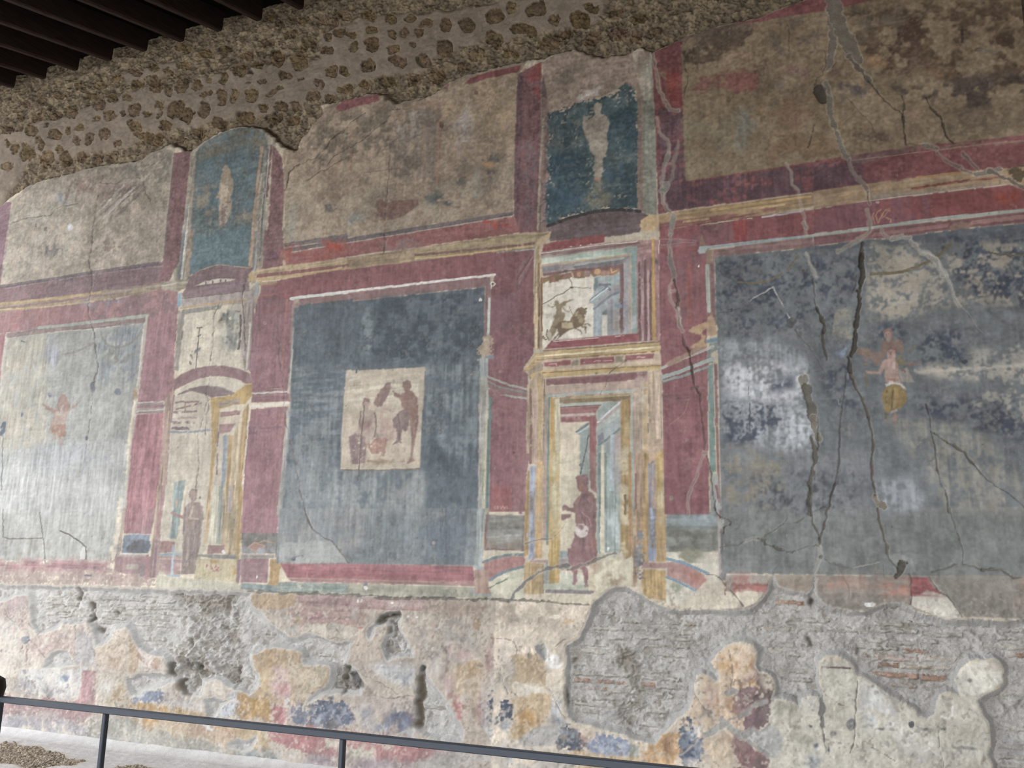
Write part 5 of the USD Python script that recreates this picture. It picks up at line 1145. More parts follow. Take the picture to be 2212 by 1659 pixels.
OPS_DADO = '''
# ---- dado ground colours (left to right)
D1 p 218,200,180 w1 n.1 : -60,470 1700,520 1700,1800 -60,1700
D1 p 216,186,172 w2 c.7 n.06 : -60,580 180,540 210,760 560,720 610,900 600,1000 240,960 -60,800
G1 p 206,176,172 w2 c.6 : -20,400 130,290 430,280 440,500 200,540 -20,460
G1 p 226,218,204 w2 c.6 : -20,600 480,720 560,900 280,1100 -20,1500
G1 b 196,166,164 : 130,480 60,16
G1 b 226,214,196 c.6 : 200,1250 160,160
G1 b 138,146,158 : 405,975 70,62
G1 b 176,166,168 : 985,925 24,36
G1 p 206,196,196 w1 n.06 : 1200,860 1380,840 1480,960 1490,1380 1180,1370 1200,1100
G1 p 170,156,158 w1 c.7 v.1 : 1490,1130 1570,1100 1560,1400 1490,1400
G1 p 226,200,172 w1 n.06 : 1500,1110 1720,1040 1980,780 2070,870 2080,950 2180,1110 2140,1340 1990,1520 1570,1420
G1 p 206,166,124 w2 c.4 v.15 : 1650,1060 1960,980 1900,1400 1700,1340
G2 p 214,176,136 w1 n.08 : -10,900 100,1060 130,1200 160,1300 100,1480 -10,1540
G2 p 226,206,190 w1 n.06 : 130,1140 340,1230 600,1380 590,1500 440,1520 260,1460 160,1400
G2 p 206,164,136 w1 : 345,1370 380,1280 440,1250 500,1310 480,1400 420,1450 360,1430
G2 p 176,130,84 w1 : 105,1230 140,1160 200,1260 210,1300 150,1290
G1 l 180,130,126 3 w2 c.7 : 430,1120 420,1330
G1 b 170,160,170 c.6 : 465,1530 14,80
G1 b 150,164,190 : 385,1480 30,40
G1 b 120,110,120 : 350,670 8,22
G1 b 150,120,130 c.6 : 20,1150 20,30
D1 p 232,228,222 w2 c.8 n.1 : 110,1050 260,1020 400,1040 560,1000 510,1220 300,1210 130,1130
D1 b 128,150,184 c.8 : 415,1085 34,24
D1 b 160,176,204 c.7 : 265,1085 18,16
D1 p 176,172,176 w2 c.5 : 100,1100 250,1120 500,1200 500,1230 140,1190
D1 p 196,180,180 w2 c.5 v.15 : 470,1000 520,1000 510,1200 480,1200
D1 p 148,74,78 w1 n.15 v.15 c.92 : 528,1030 615,1040 608,1240 590,1330 480,1310 500,1220 515,1180
D1 p 206,170,168 w2 c.4 v.25 : 540,1050 610,1050 590,1180 540,1160
D1 p 118,52,56 w2 c.85 : 490,1240 590,1250 590,1310 520,1310 470,1280
D1 p 178,124,124 w2 c.8 n.15 : -60,1190 330,1220 500,1240 580,1330 560,1360 400,1350 200,1320 -60,1300
D1 p 140,70,72 w2 c.5 n.1 : 20,1190 340,1240 320,1280 120,1260
D1 p 200,178,170 w2 c.55 : 60,1260 360,1290 540,1340 500,1380 200,1360 
D1 p 130,84,84 w2 c.55 : 230,1325 400,1340 500,1360 460,1400 260,1360
D1 p 186,180,188 w2 c.6 n.08 : -60,1300 300,1340 560,1380 700,1480 400,1440 -60,1420
D1 p 216,196,166 w2 c.7 n.1 : 610,1040 800,1080 830,1220 780,1330 620,1300
D1 p 236,228,216 w2 c.6 : 620,1060 740,1090 700,1200 640,1190
D1 p 206,160,96 w2 c.5 : 740,1120 820,1160 830,1260 700,1240
D1 p 206,186,160 w2 n.1 c.9 : 600,1260 800,1270 820,1330 680,1370 590,1350
D1 p 178,172,156 w2 n.15 c.9 : 570,1360 720,1290 820,1340 960,1400 1200,1440 1400,1500 1700,1590 1700,1700 900,1560 580,1450
D1 p 206,150,70 w2 c.85 n.1 : 830,1230 960,1245 1120,1270 1260,1290 1270,1320 1000,1300 830,1270
D1 p 212,156,84 w2 c.7 n.1 : 830,1270 1040,1320 960,1420 860,1350
D1 p 212,180,140 w2 n.08 c.9 : 1000,1310 1290,1300 1400,1380 1700,1420 1700,1560 1400,1520 1100,1430 960,1400
D1 p 208,158,90 w2 c.6 n.1 : 1060,1300 1300,1310 1300,1350 1080,1340
D1 p 212,166,130 w2 c.55 h.2 : 1100,1350 1500,1400 1500,1480 1180,1430
D1 p 208,150,76 w2 c.7 : 1370,1350 1700,1390 1700,1450 1400,1400
G3 p 196,150,82 w2 c.8 n.1 : 1700,470 1780,480 1900,530 2000,500 2090,640 2040,680 1840,700 1690,640
G3 p 200,156,96 w2 c.6 n.1 : 1960,700 2212,640 2212,940 1950,940
G3 p 206,150,80 w2 c.8 : 1740,1000 1830,980 1830,1150 1800,1210 1740,1160
G3 b 196,136,70 c.8 : 400,930 60,40
G3 p 206,196,190 w2 c.8 n.08 : 560,600 1120,560 1180,820 960,720 600,690
G3 p 130,146,180 w2 c.8 v.2 : 20,600 180,490 330,420 560,400 560,600 300,640 60,620
G3 p 206,216,232 w2 c.5 v.3 : 60,600 200,500 330,480 320,620
G3 p 120,116,124 w2 c.55 : 380,560 560,430 600,620 380,650
G3 p 206,212,222 w2 c.85 : 1340,860 1480,700 1600,650 1700,680 1660,830 1400,880
G3 p 206,204,208 w1 c.9 n.06 : 1570,560 1640,440 1720,450 1690,640 1600,640
G3 p 228,228,236 w1 : 1130,960 1180,970 1270,1030 1330,1080 1290,1100 1230,1060 1150,990
G3 p 186,176,172 w2 n.08 : 1690,660 1890,690 1880,840 1790,900 1700,900
G3 p 134,122,114 w1 : 1690,720 1720,700 1740,900 1705,900
G3 b 110,92,80 : 2045,565 34,36
G3 p 112,100,88 w1 : 2060,1240 2080,1300 2065,1470 2045,1460
D1 p 148,160,166 w2 c.6 n.12 : 560,1500 900,1540 1300,1570 1700,1600 1700,1720 1000,1620 600,1550
D1 p 168,172,176 w2 c.6 : 560,1450 900,1480 1000,1560 700,1540
D1 p 118,134,148 w2 c.4 : 1250,1540 1700,1590 1700,1700 1400,1640
# ---- centre dado
D2 p 196,176,156 w1 n.1 : 0,535 500,545 1200,575 1662,590 1700,1800 -60,1800 -60,1180 0,1180 
D2 p 196,156,110 w1 n.12 c.9 : 0,545 300,545 290,620 200,640 100,640 -10,620
D2 p 212,190,150 w2 c.4 v.2 : 0,560 280,560 270,620 20,610
D2 p 184,138,134 w1 h.3 n.1 c.9 : 290,550 700,560 1160,580 1160,650 740,640 340,620
D2 p 200,176,164 w2 c.5 h.2 : 600,560 1140,580 1140,640 700,620
D2 p 140,116,112 w2 c.5 h.3 : 350,560 600,570 580,600 360,590
D2 p 190,150,136 w2 c.8 n.1 : 240,620 600,630 760,660 700,750 560,715 400,715 250,760
D2 p 148,92,92 w2 c.65 h.4 : 380,640 620,640 640,720 400,720 340,740
D2 p 176,86,84 w2 c.5 h.4 : 330,720 620,700 700,740 640,725 440,715
D2 p 176,172,160 w2 c.6 n.1 : 120,660 330,690 400,780 260,810 150,740
D2 b 190,156,118 : 315,710 30,24
D2 p 210,196,170 w2 c.85 n.08 : 380,735 560,730 680,760 660,850 560,845 480,800 380,790
D2 p 130,124,116 w2 c.7 v.3 : 400,740 600,730 590,770 400,770
D2 p 206,182,158 w1 n.06 : 700,750 740,830 900,770 880,860 840,960 650,1000 620,960 680,860
D2 p 186,180,176 w2 c.6 : 640,630 690,640 680,700 650,690
D2 b 232,230,226 c.8 : 690,590 8,14
D2 b 232,230,226 c.8 : 715,585 7,12
D2 b 232,230,226 c.8 : 910,600 12,8
D2 b 232,230,226 c.8 : 1015,690 12,10
D2 b 232,230,226 c.8 : 1075,690 10,8
D2 b 178,74,66 c.8 : 705,760 24,8
D2 l 190,120,114 2 w1 c.8 : 700,635 1000,645 1300,655 1450,665
D2 p 178,150,128 w2 c.5 n.1 : 970,600 1600,600 1600,700 1400,700 1100,660
D2 p 190,130,120 w2 c.5 : 990,720 1180,730 1280,800 1180,790 1020,740
D2 p 176,166,152 w2 c.5 n.12 : 1020,760 1400,680 1500,860 1300,980 1120,940
D2 b 168,132,92 : 1455,735 26,40
D2 b 166,122,92 : 1560,825 20,12
D2 p 200,150,148 w2 c.6 : 1280,860 1420,940 1380,970 1280,930
D2 p 96,58,70 w2 c.8 : 1250,880 1270,900 1265,940 1252,940
D2 p 116,70,84 w2 c.6 v.2 : 1220,960 1270,950 1270,1090 1225,1080
D2 p 206,196,184 w2 c.5 : 1110,980 1230,940 1230,1050 1150,1080
D2 p 206,186,170 w2 c.7 n.08 : 1280,970 1500,960 1540,900 1662,870 1662,1060 1540,1000
D2 p 196,154,104 w2 c.75 v.15 : 1320,1010 1490,940 1500,1060 1440,1080 1330,1120
D2 p 196,164,124 w2 c.6 v.25 n.1 : 1270,1010 1480,1050 1460,1380 1340,1380 1300,1180
D2 p 178,116,110 w2 c.6 : 1500,950 1540,860 1540,1000 1510,1090 1480,1190
D2 b 176,74,70 c.7 : 1570,855 30,14
D2 p 212,170,166 w2 c.65 v.1 : 1260,1070 1310,1060 1290,1200 1250,1200
D2 p 190,100,102 w2 c.75 : 1320,1210 1365,1230 1360,1350 1330,1340
D2 p 150,70,76 w2 c.7 v.2 : 1465,1190 1490,1220 1480,1390 1460,1350
D2 p 190,176,176 w1 c.6 v.15 : 1480,1140 1530,1180 1520,1420 1480,1400
D2 p 226,222,214 w2 c.6 n.08 : 1490,1090 1640,1080 1662,1240 1620,1250 1560,1200 1490,1180
D2 p 52,68,100 w2 n.2 : 1525,1195 1575,1180 1640,1240 1662,1245 1662,1370 1530,1380
D2 p 110,124,150 w2 c.4 f2 : 1530,1200 1662,1250 1662,1380 1530,1380
D2 p 190,186,184 w1 n.06 : 1490,1400 1560,1385 1662,1380 1650,1480 1540,1480
D2 p 110,116,132 w2 c.6 : 1600,1440 1662,1400 1662,1490 1610,1490
# orange fragment at the left of the centre
D2 p 202,166,120 w1 n.08 : 10,930 60,900 150,888 330,910 340,990 500,1005 510,1080 440,1170 370,1225 260,1260 0,1220 60,1110
D2 p 206,180,140 w2 c.6 n.08 : 270,1000 500,1010 510,1070 380,1220 270,1240
D2 p 186,170,140 w2 c.5 n.1 : 340,1020 500,1020 490,1110 340,1180
D2 p 118,92,104 w2 c.5 v.15 : 275,1010 310,1010 300,1240 280,1240
D2 p 196,150,100 w2 c.5 v.2 : 90,910 160,900 150,1060 80,1060
D2 p 214,176,120 w2 c.6 : 30,1010 110,1040 100,1180 20,1180
D2 p 216,176,166 w2 n.08 c.9 : 130,1040 260,1000 255,1200 140,1210
D2 p 228,206,206 w2 c.5 : 140,1120 240,1140 240,1190 150,1180
D2 p 200,100,92 w2 c.5 v.2 : 160,1130 255,1100 250,1200 190,1190
D2 p 202,146,66 w2 c.8 n.1 : -60,1180 40,1230 120,1230 120,1360 -60,1340
D2 p 176,76,78 w2 n.15 c.85 : 140,1260 220,1250 260,1330 250,1380 130,1370
D2 b 200,196,192 : 237,1232 20,22
D2 p 200,192,190 w2 c.5 : 230,1230 280,1230 260,1380 240,1360
D2 p 110,122,150 w2 c.8 n.15 v.1 : 270,1250 330,1230 380,1290 380,1400 270,1390
D2 p 74,86,118 w2 n.25 c.9 : 395,1290 430,1240 520,1215 600,1240 650,1290 665,1380 600,1420 380,1395
D2 p 168,178,200 w2 c.45 f2 : 330,1260 660,1260 665,1410 400,1400
D2 p 44,50,68 w2 c.5 : 360,1340 480,1340 560,1380 500,1400 370,1390
D2 p 92,84,72 w2 c.6 : 470,1350 550,1345 560,1390 490,1395
D2 p 196,176,162 w2 c.8 n.08 : 660,1190 740,1210 1060,1210 1060,1330 880,1340 680,1330
D2 p 150,152,166 w2 c.6 : 690,1270 770,1280 750,1350 700,1350
D2 p 70,78,108 w2 c.6 n.15 : 860,1320 930,1270 1060,1300 1060,1420 900,1430
D2 p 128,140,170 w2 c.5 v.2 : 680,1380 1050,1330 1050,1440 900,1450
D2 p 60,70,96 w2 c.6 : 920,1420 1000,1400 1050,1440 960,1460
D2 p 190,196,206 w2 c.6 : 1000,1410 1060,1410 1120,1470 1060,1480
D2 p 196,196,196 w2 c.7 n.06 : 760,990 850,980 960,985 1060,1010 1050,1150 960,1130 840,1060
D2 p 228,228,228 w2 c.6 : 800,1000 860,1010 880,1100 820,1050
D2 p 170,176,184 w2 c.5 : 860,1060 1050,1060 1050,1170 900,1130
D2 p 196,180,158 w2 c.8 n.1 : 720,1040 850,1100 1050,1170 1050,1210 860,1200 730,1190
D2 p 140,128,110 w2 c.5 : 720,1140 800,1160 780,1200 720,1200
# red dado strip below the rail
D2 p 182,104,104 w2 n.12 c.9 : 120,1390 400,1400 700,1430 1100,1490 1380,1520 1390,1580 1340,1620 1200,1640 1000,1640 560,1600 380,1560 140,1500
D2 p 170,66,66 w2 c.5 : 140,1440 420,1480 400,1530 200,1500
D2 p 178,62,58 w2 c.55 : 840,1490 1060,1500 1100,1560 940,1570
D2 p 170,80,80 w2 c.5 : 500,1460 570,1470 560,1500 520,1500
D2 p 206,196,170 w2 c.45 n.1 : 560,1500 980,1520 900,1659 640,1620
D2 p 206,196,170 w2 c.35 : 420,1450 560,1480 560,1560 440,1540
D2 p 160,140,150 w2 c.6 h.2 : 340,1560 700,1600 1300,1659 340,1680
D2 p 128,112,120 w2 c.5 h.2 : 400,1580 600,1620 600,1680 400,1680
D2 p 206,172,120 w2 c.8 n.1 : -60,1370 110,1390 130,1500 60,1550 -60,1500
D2 p 176,186,180 w2 c.6 n.1 : -60,1500 60,1560 200,1600 200,1680 -60,1680
D2 p 120,134,140 w2 c.55 : -60,1560 160,1600 180,1680 -60,1680
D2 p 206,200,190 w2 c.5 : 150,1530 300,1560 280,1610 160,1590
D2 p 190,180,172 w2 c.7 n.1 : 1200,1540 1662,1560 1700,1700 1000,1700
D2 p 196,170,140 w2 c.5 v.1 : 1370,1440 1480,1460 1480,1540 1370,1520
D2 p 176,96,92 w2 c.6 : 1300,1485 1360,1480 1340,1510 1300,1505
# ---- right dado
D3 p 202,182,156 w1 n.1 : -30,585 570,615 570,690 520,800 430,860 410,900 415,1330 440,1360 600,1420 980,1510 1060,1460 1330,1060 1400,1110 1490,850 1661,900 1700,1800 -60,1800
D3 p 190,170,144 w2 c.5 n.1 : -20,600 560,640 540,740 300,780 -20,760
D3 p 206,190,166 w2 c.5 : 280,760 520,740 420,860 300,880
D3 b 206,150,90 c.7 : 430,720 50,16
D3 b 228,214,184 : 350,690 34,14
D3 l 118,80,80 2 w1 c.8 : -20,830 40,828 90,850 110,900 100,950
D3 p 206,186,168 w2 c.7 : -20,840 90,850 100,960 60,1010 -20,1000
D3 p 190,156,112 w1 n.1 c.85 : 78,930 270,920 300,1060 290,1130 240,1140 80,1100
D3 p 176,164,146 w2 c.7 : -20,1020 76,1010 80,1170 -20,1120
D3 p 168,160,150 w2 c.6 : 40,960 80,950 78,1070 60,1070
D3 p 230,228,222 w2 c.75 : 300,900 350,930 410,980 400,1010 320,1030 300,980
D3 b 150,140,132 : 182,940 8,18
D3 p 222,210,190 w2 c.6 : 80,1130 280,1120 310,1180 100,1200
D3 p 206,170,120 w2 n.1 : 70,1190 310,1170 310,1340 200,1420 110,1480 70,1500
D3 p 196,132,56 w2 c.6 n.15 : 130,1280 240,1300 220,1380 130,1450
D3 p 52,66,96 w2 n.2 : -20,1215 66,1240 66,1360 -20,1350
D3 p 140,150,166 w2 c.6 : -20,1340 66,1360 66,1490 -20,1480
D3 p 206,196,170 w1 n.06 : 300,1140 420,1130 425,1320 370,1250 320,1180
D3 p 214,220,230 w2 n.1 : 312,1220 360,1250 430,1340 440,1370 320,1370
D3 p 110,118,134 w2 c.5 : 312,1330 430,1340 440,1380 330,1390
D3 p 176,172,166 w1 n.08 : 115,1485 210,1405 290,1390 370,1370 395,1420 388,1490 330,1520 200,1520 130,1510
D3 p 54,64,84 w2 n.25 : 395,1370 460,1390 520,1420 545,1500 520,1560 380,1530 390,1450
D3 p 150,160,176 w2 c.4 f2 : 390,1380 540,1430 530,1560 380,1530
D3 p 172,110,88 w2 c.7 : 510,1410 600,1440 560,1520 540,1530
D3 p 118,136,174 w2 n.15 : 550,1530 580,1470 640,1445 720,1450 820,1470 830,1560 700,1590 560,1560
D3 p 168,182,210 w2 c.5 f2 : 560,1480 820,1490 820,1580 560,1560
D3 p 150,154,142 w1 c.9 v.1 : 832,1500 890,1520 885,1600 830,1590
D3 p 206,166,110 w2 n.08 c.85 : 540,1560 900,1600 1100,1560 1140,1640 1140,1700 400,1659 420,1560
D3 p 196,140,76 w2 c.6 n.15 : 900,1520 1060,1470 1140,1420 1140,1620 1000,1640 900,1600
D3 p 150,90,74 w2 c.5 : 1020,1470 1100,1460 1080,1540 1030,1530
D3 p 190,178,166 w2 c.7 n.1 : -30,1500 300,1540 500,1580 500,1700 -30,1700
D3 p 176,186,200 w2 c.5 : 40,1580 240,1590 220,1659 80,1659
# orange-red tongue
G8 p 212,178,142 w1 n.08 : 695,490 900,340 1000,320 1150,350 1200,420 1150,560 1260,640 1340,680 1370,780 1320,900 1300,1240 1060,1280 940,1230 860,1150 800,1160 700,1220 500,1380 330,1400 340,1190 430,1060 500,860 520,720 600,650 780,750 770,640
G8 p 206,150,90 w2 c.4 n.1 : 700,490 1000,350 1190,430 1150,560 900,620 780,640
G8 p 190,110,70 w2 c.5 : 1040,360 1140,360 1130,440 1040,430
G8 p 128,70,80 w2 c.5 n.1 : 1000,500 1120,540 1180,640 1260,660 1180,740 1010,720
G8 p 196,136,54 w2 c.85 : 950,760 1080,750 1200,720 1290,750 1200,790 1060,800
G8 p 136,92,96 w2 c.8 n.1 : 940,830 1260,790 1260,920 1100,1040 940,1120 930,950
G8 p 112,66,76 w2 c.85 n.12 : 1060,1040 1260,960 1280,1200 1220,1280 1060,1260
G8 p 196,140,92 w2 c.7 v.15 : 730,900 930,890 950,1120 840,1140 730,1080
G8 p 206,150,138 w2 c.6 : 610,800 740,780 720,1020 640,1000
G8 p 206,192,164 w2 c.7 : 510,700 610,660 600,1080 480,1040 510,860
G8 p 210,196,168 w1 n.06 : 1260,650 1350,700 1360,800 1270,920 1262,780
G8 p 150,140,134 w2 c.6 : 610,1020 740,1060 700,1180 620,1160
G8 p 206,200,190 w2 c.7 : 400,1100 600,1080 600,1300 500,1380 410,1360
G8 p 60,76,104 w2 c.8 : 420,1080 500,1110 520,1170 430,1150
G8 p 64,80,106 w2 c.7 : 565,1090 605,1110 600,1200 575,1200
G8 p 52,70,100 w2 n.2 : 330,1200 440,1180 500,1280 420,1360 460,1410 610,1330 615,1600 350,1630
G8 p 206,204,204 w2 c.8 : 440,1280 520,1300 480,1390 430,1380
G8 p 130,144,168 w2 c.45 f2 : 330,1200 440,1200 615,1380 615,1620 350,1620
G8 p 214,212,208 w2 c.6 : 410,1570 540,1580 540,1640 410,1640
G8 p 200,146,84 w2 n.12 c.85 : -20,1440 100,1400 320,1240 335,1640 -20,1640
G8 p 168,106,64 w2 c.5 : 140,1380 250,1350 240,1560 150,1500
G8 p 206,176,140 w2 c.8 n.1 v.1 : 620,1350 800,1280 940,1270 940,1659 620,1659
G8 p 190,120,80 w2 c.4 : 800,1320 880,1320 900,1640 820,1600
G8 p 134,76,80 w2 c.8 n.15 : 935,1270 1070,1330 1160,1440 1300,1560 1300,1680 960,1680
G8 p 168,120,112 w2 c.4 : 940,1400 1060,1380 1060,1640 940,1640
G8 p 182,182,178 w1 n.06 : 1070,1310 1160,1260 1240,1290 1330,1220 1400,1200 1500,1320 1440,1560 1380,1580 1280,1520
G8 p 200,196,180 w2 c.5 : 1260,1390 1420,1400 1400,1540 1300,1490
G8 p 196,178,140 w1 n.1 : 1330,960 1540,960 1630,1060 1680,1080 1680,1640 1440,1640 1500,1330 1400,1190 1420,1060
G8 p 176,172,164 w2 c.5 n.1 : 1480,1020 1620,1060 1560,1110 1480,1090
G8 p 206,190,160 w1 : 1262,920 1310,950 1320,1180 1280,1230 1270,1060
G8 p 90,94,100 w2 c.8 : 1320,980 1350,1020 1345,1090 1320,1100
G8 p 116,112,114 w2 c.6 : 1330,1100 1390,1130 1390,1190 1340,1190
# ---- right cream fragments
D4 p 198,186,154 w1 n.08 : 60,1215 240,1250 270,1200 400,1200 400,970 600,970 620,1080 740,1130 1010,1290 1110,1340 1130,1200 1290,1190 1250,1080 1540,960 1570,1110 1400,1225 1470,1370 1480,1659 1480,1750 60,1750
D4 p 206,196,166 w1 n.06 : 395,975 470,965 590,1010 610,1090 620,1250 540,1240 420,1190 400,1100
D4 l 104,60,56 3.5 w1 c.7 : 400,1015 480,1015 585,1020
HATCH D4 104,64,58 2 : 405,1005 590,1015 15 0 10
D4 p 158,108,92 w2 c.5 h.4 : 400,990 590,990 590,1005 400,1003
D4 p 206,206,200 w2 c.7 n.06 : 630,1090 760,1150 860,1260 900,1400 640,1420
D4 p 208,200,174 w1 n.06 : 1250,1080 1320,1000 1440,970 1530,1010 1565,1100 1410,1195 1290,1195
D4 p 182,140,120 w2 c.5 h.4 : 1350,990 1530,990 1540,1030 1360,1030
D4 p 200,186,158 w2 c.6 n.08 : 1130,1220 1300,1190 1400,1240 1470,1400 1300,1420 1140,1330
D4 b 176,164,140 c.6 : 1190,1250 50,40
D4 l 222,214,194 5 w1 : 1170,1330 1210,1345 1240,1320 1240,1270 
D4 p 206,198,178 w2 c.5 n.08 : 640,1400 1100,1380 1470,1420 1470,1620 700,1560
D4 p 184,172,140 w2 c.5 n.1 : 70,1240 240,1260 250,1500 80,1480
D4 p 206,200,186 w2 c.7 : 265,1220 400,1210 390,1290 270,1280
D4 b 78,82,90 : 978,1380 20,22
D4 b 110,112,116 c.8 : 1070,1410 24,12
D4 b 110,112,116 c.8 : 1180,1410 24,12
D4 b 116,118,120 c.8 : 780,1410 30,12
D4 b 104,108,114 c.7 : 475,1440 26,20
D4 b 100,110,130 c.7 : 445,1545 14,30
D4 b 100,116,140 c.6 : 370,1515 26,20
D4 b 104,110,118 c.7 : 330,1390 12,10
D4 b 140,140,130 c.5 : 500,1280 30,40
D4 p 148,142,112 w2 c.45 : 250,1470 360,1400 360,1480 260,1520
D4 b 130,130,134 : 590,1380 34,40
D4 b 176,190,200 c.6 : 1060,1600 60,30
D4 b 164,154,140 c.6 : 1330,1530 100,12
D4 b 150,160,176 c.6 : 340,1620 80,40
D4 b 206,212,220 c.5 : 380,1590 40,60
D4 b 120,116,108 c.5 : 1350,1100 20,16
D4 b 120,112,100 c.5 : 1350,1365 14,14
D4 p 190,176,150 w2 c.5 : 560,1600 1300,1560 1480,1600 1480,1750 560,1750
D4 p 116,60,66 w2 c.8 n.1 v.1 : -20,1060 20,1060 60,1180 40,1420 -20,1400
D4 p 206,176,120 w2 c.7 : -10,1050 60,1060 80,1120 60,1160 20,1150
D4 p 186,186,182 w1 n.06 : -20,1430 70,1380 160,1450 120,1590 60,1600 -20,1500
D4 p 128,68,72 w2 c.8 : -20,1560 40,1600 40,1750 -20,1750
'''
HOLES = '''
UB A1 : -300,1480 0,1310 60,1265 160,1190 260,1150 430,1110 600,1060 760,1042 880,1022 950,978 1040,935 1085,918 1130,932 1180,965 1222,962 1290,905 1400,845 1520,807 1600,802 1680,822 1740,872 1790,912 1830,952 1875,958 1900,945 1925,880 2000,790 2060,720
UB A2 : -30,665 60,655 180,620 270,602 350,600 385,610 430,640 462,662 520,640 600,620 700,600 760,560 790,520 850,492 960,462 1080,432 1180,407 1280,390 1380,372 1460,352 1550,322 1600,312 1660,332 1720,357 1780,367 1850,352 1900,357 1960,332 2010,302
UB A3 : 0,300 30,305 100,265 230,212 340,175 450,140 560,120 620,105 690,88 720,75 760,55 880,10 950,-20 1300,-150
H D1 : -300,470 0,485 190,490 500,498 700,505 900,510 1100,515 1300,520 1500,525 1607,532 1590,580 1640,640 1700,690
+ D2 : 100,700 150,745 200,790 250,820 310,815 370,790 430,810 480,820 520,850 560,860 620,845 668,846 640,880 635,930 612,990 640,1000 690,1030 715,1080 720,1130 700,1190 650,1195 560,1185 480,1190 430,1215 390,1245 360,1225 440,1165 490,1125 510,1080 515,1030 500,1005 420,1000 345,995 335,940 330,910 250,897 150,887 60,902 10,932 15,1000 60,1090 62,1120 30,1160 0,1180
+ D1 : 1590,1185 1510,1160 1440,1130 1390,1095 1310,1110 1290,1190 1225,1200 1155,1185 1135,1105 1085,1117 1000,1142 900,1182 832,1207 810,1160 795,1065 830,1080 890,1050 960,1045 1060,1055 1080,1050 1070,990 1048,945 1000,948 940,930 890,890 850,840 830,770 800,755 740,780 700,830 650,870 607,892 597,810 570,745 558,725 480,740 400,735 370,770 250,802 205,770 190,700 180,600 172,549 100,557 50,577 0,602 -300,700
H D1 : 275,1020 280,960 320,920 380,905 440,903 437,930 470,970 475,1000 380,1013 290,1022
H G3 : 1530,1320 1560,1290 1700,1230 1800,1260 1900,1250 2010,1180 2030,1210 1980,1320 1880,1410 1780,1430 1640,1390 1550,1350
H G3 : 1150,580 1220,560 1350,570 1570,630 1480,690 1420,780 1340,870 1290,960 1240,1020 1220,960 1200,800 1190,700
H D2 : 750,830 740,790 760,750 800,735 830,690 870,655 960,645 970,680 968,760 980,800 1010,850 1052,922 1045,945 960,940 890,968 870,975 850,920 835,870 850,830 890,790 880,745 830,745 800,770 790,810 765,838
H D2 : 1085,1005 1100,995 1118,1020 1130,1050 1180,1130 1250,1220 1300,1300 1360,1390 1370,1440 1350,1490 1200,1492 1120,1452 1045,1402 1065,1350 1055,1250 1065,1140 1080,1045
H D3 : 215,880 280,858 300,900 300,970 280,978 235,930
H D3 : 420,880 440,860 500,820 540,750 570,680 590,610 640,560 700,510 760,495 820,500 880,530 950,580 1010,610 1070,635 1150,650 1300,650 1450,645 1590,645 1640,620 1690,555 1721,490
+ D4 : 62,470 88,436 120,490 160,515 230,530 310,540 345,505 352,440 366,440 362,550 400,600 460,635 540,645 620,660 670,660 740,625 800,605 910,600 960,630 1000,655 1080,680 1160,700 1240,715 1380,705 1500,715 1600,715 1698,705 2200,700 2200,1800 1500,1750 1498,1645 1470,1580 1485,1480 1475,1380 1430,1300 1395,1230 1440,1190 1520,1160 1570,1120 1565,1050 1545,980 1500,950 1440,960 1340,975 1290,1020 1250,1080 1260,1130 1290,1190 1200,1170 1150,1190 1130,1240 1120,1310 1080,1340 1030,1320 1000,1280 930,1240 840,1200 740,1120 660,1075 615,1060 600,1010 580,980 530,950 480,935 420,940 385,970 380,1040 385,1120 410,1190 400,1210 330,1190 270,1210 245,1290 225,1240 150,1220 70,1215 95,1160 95,1110 70,1060 30,1040
+ D3 : 1661,1050 1630,990 1650,920 1620,875 1560,850 1500,850 1440,880 1380,930 1350,980 1390,1050 1400,1100 1385,1112 1340,1070 1300,1045 1260,1070 1240,1140 1225,1220 1215,1270 1180,1310 1130,1350 1080,1400 1030,1460 1000,1502 940,1495 850,1475 760,1440 650,1410 560,1385 480,1370 440,1340 425,1280 415,1150 415,1050 425,980 415,900
'''
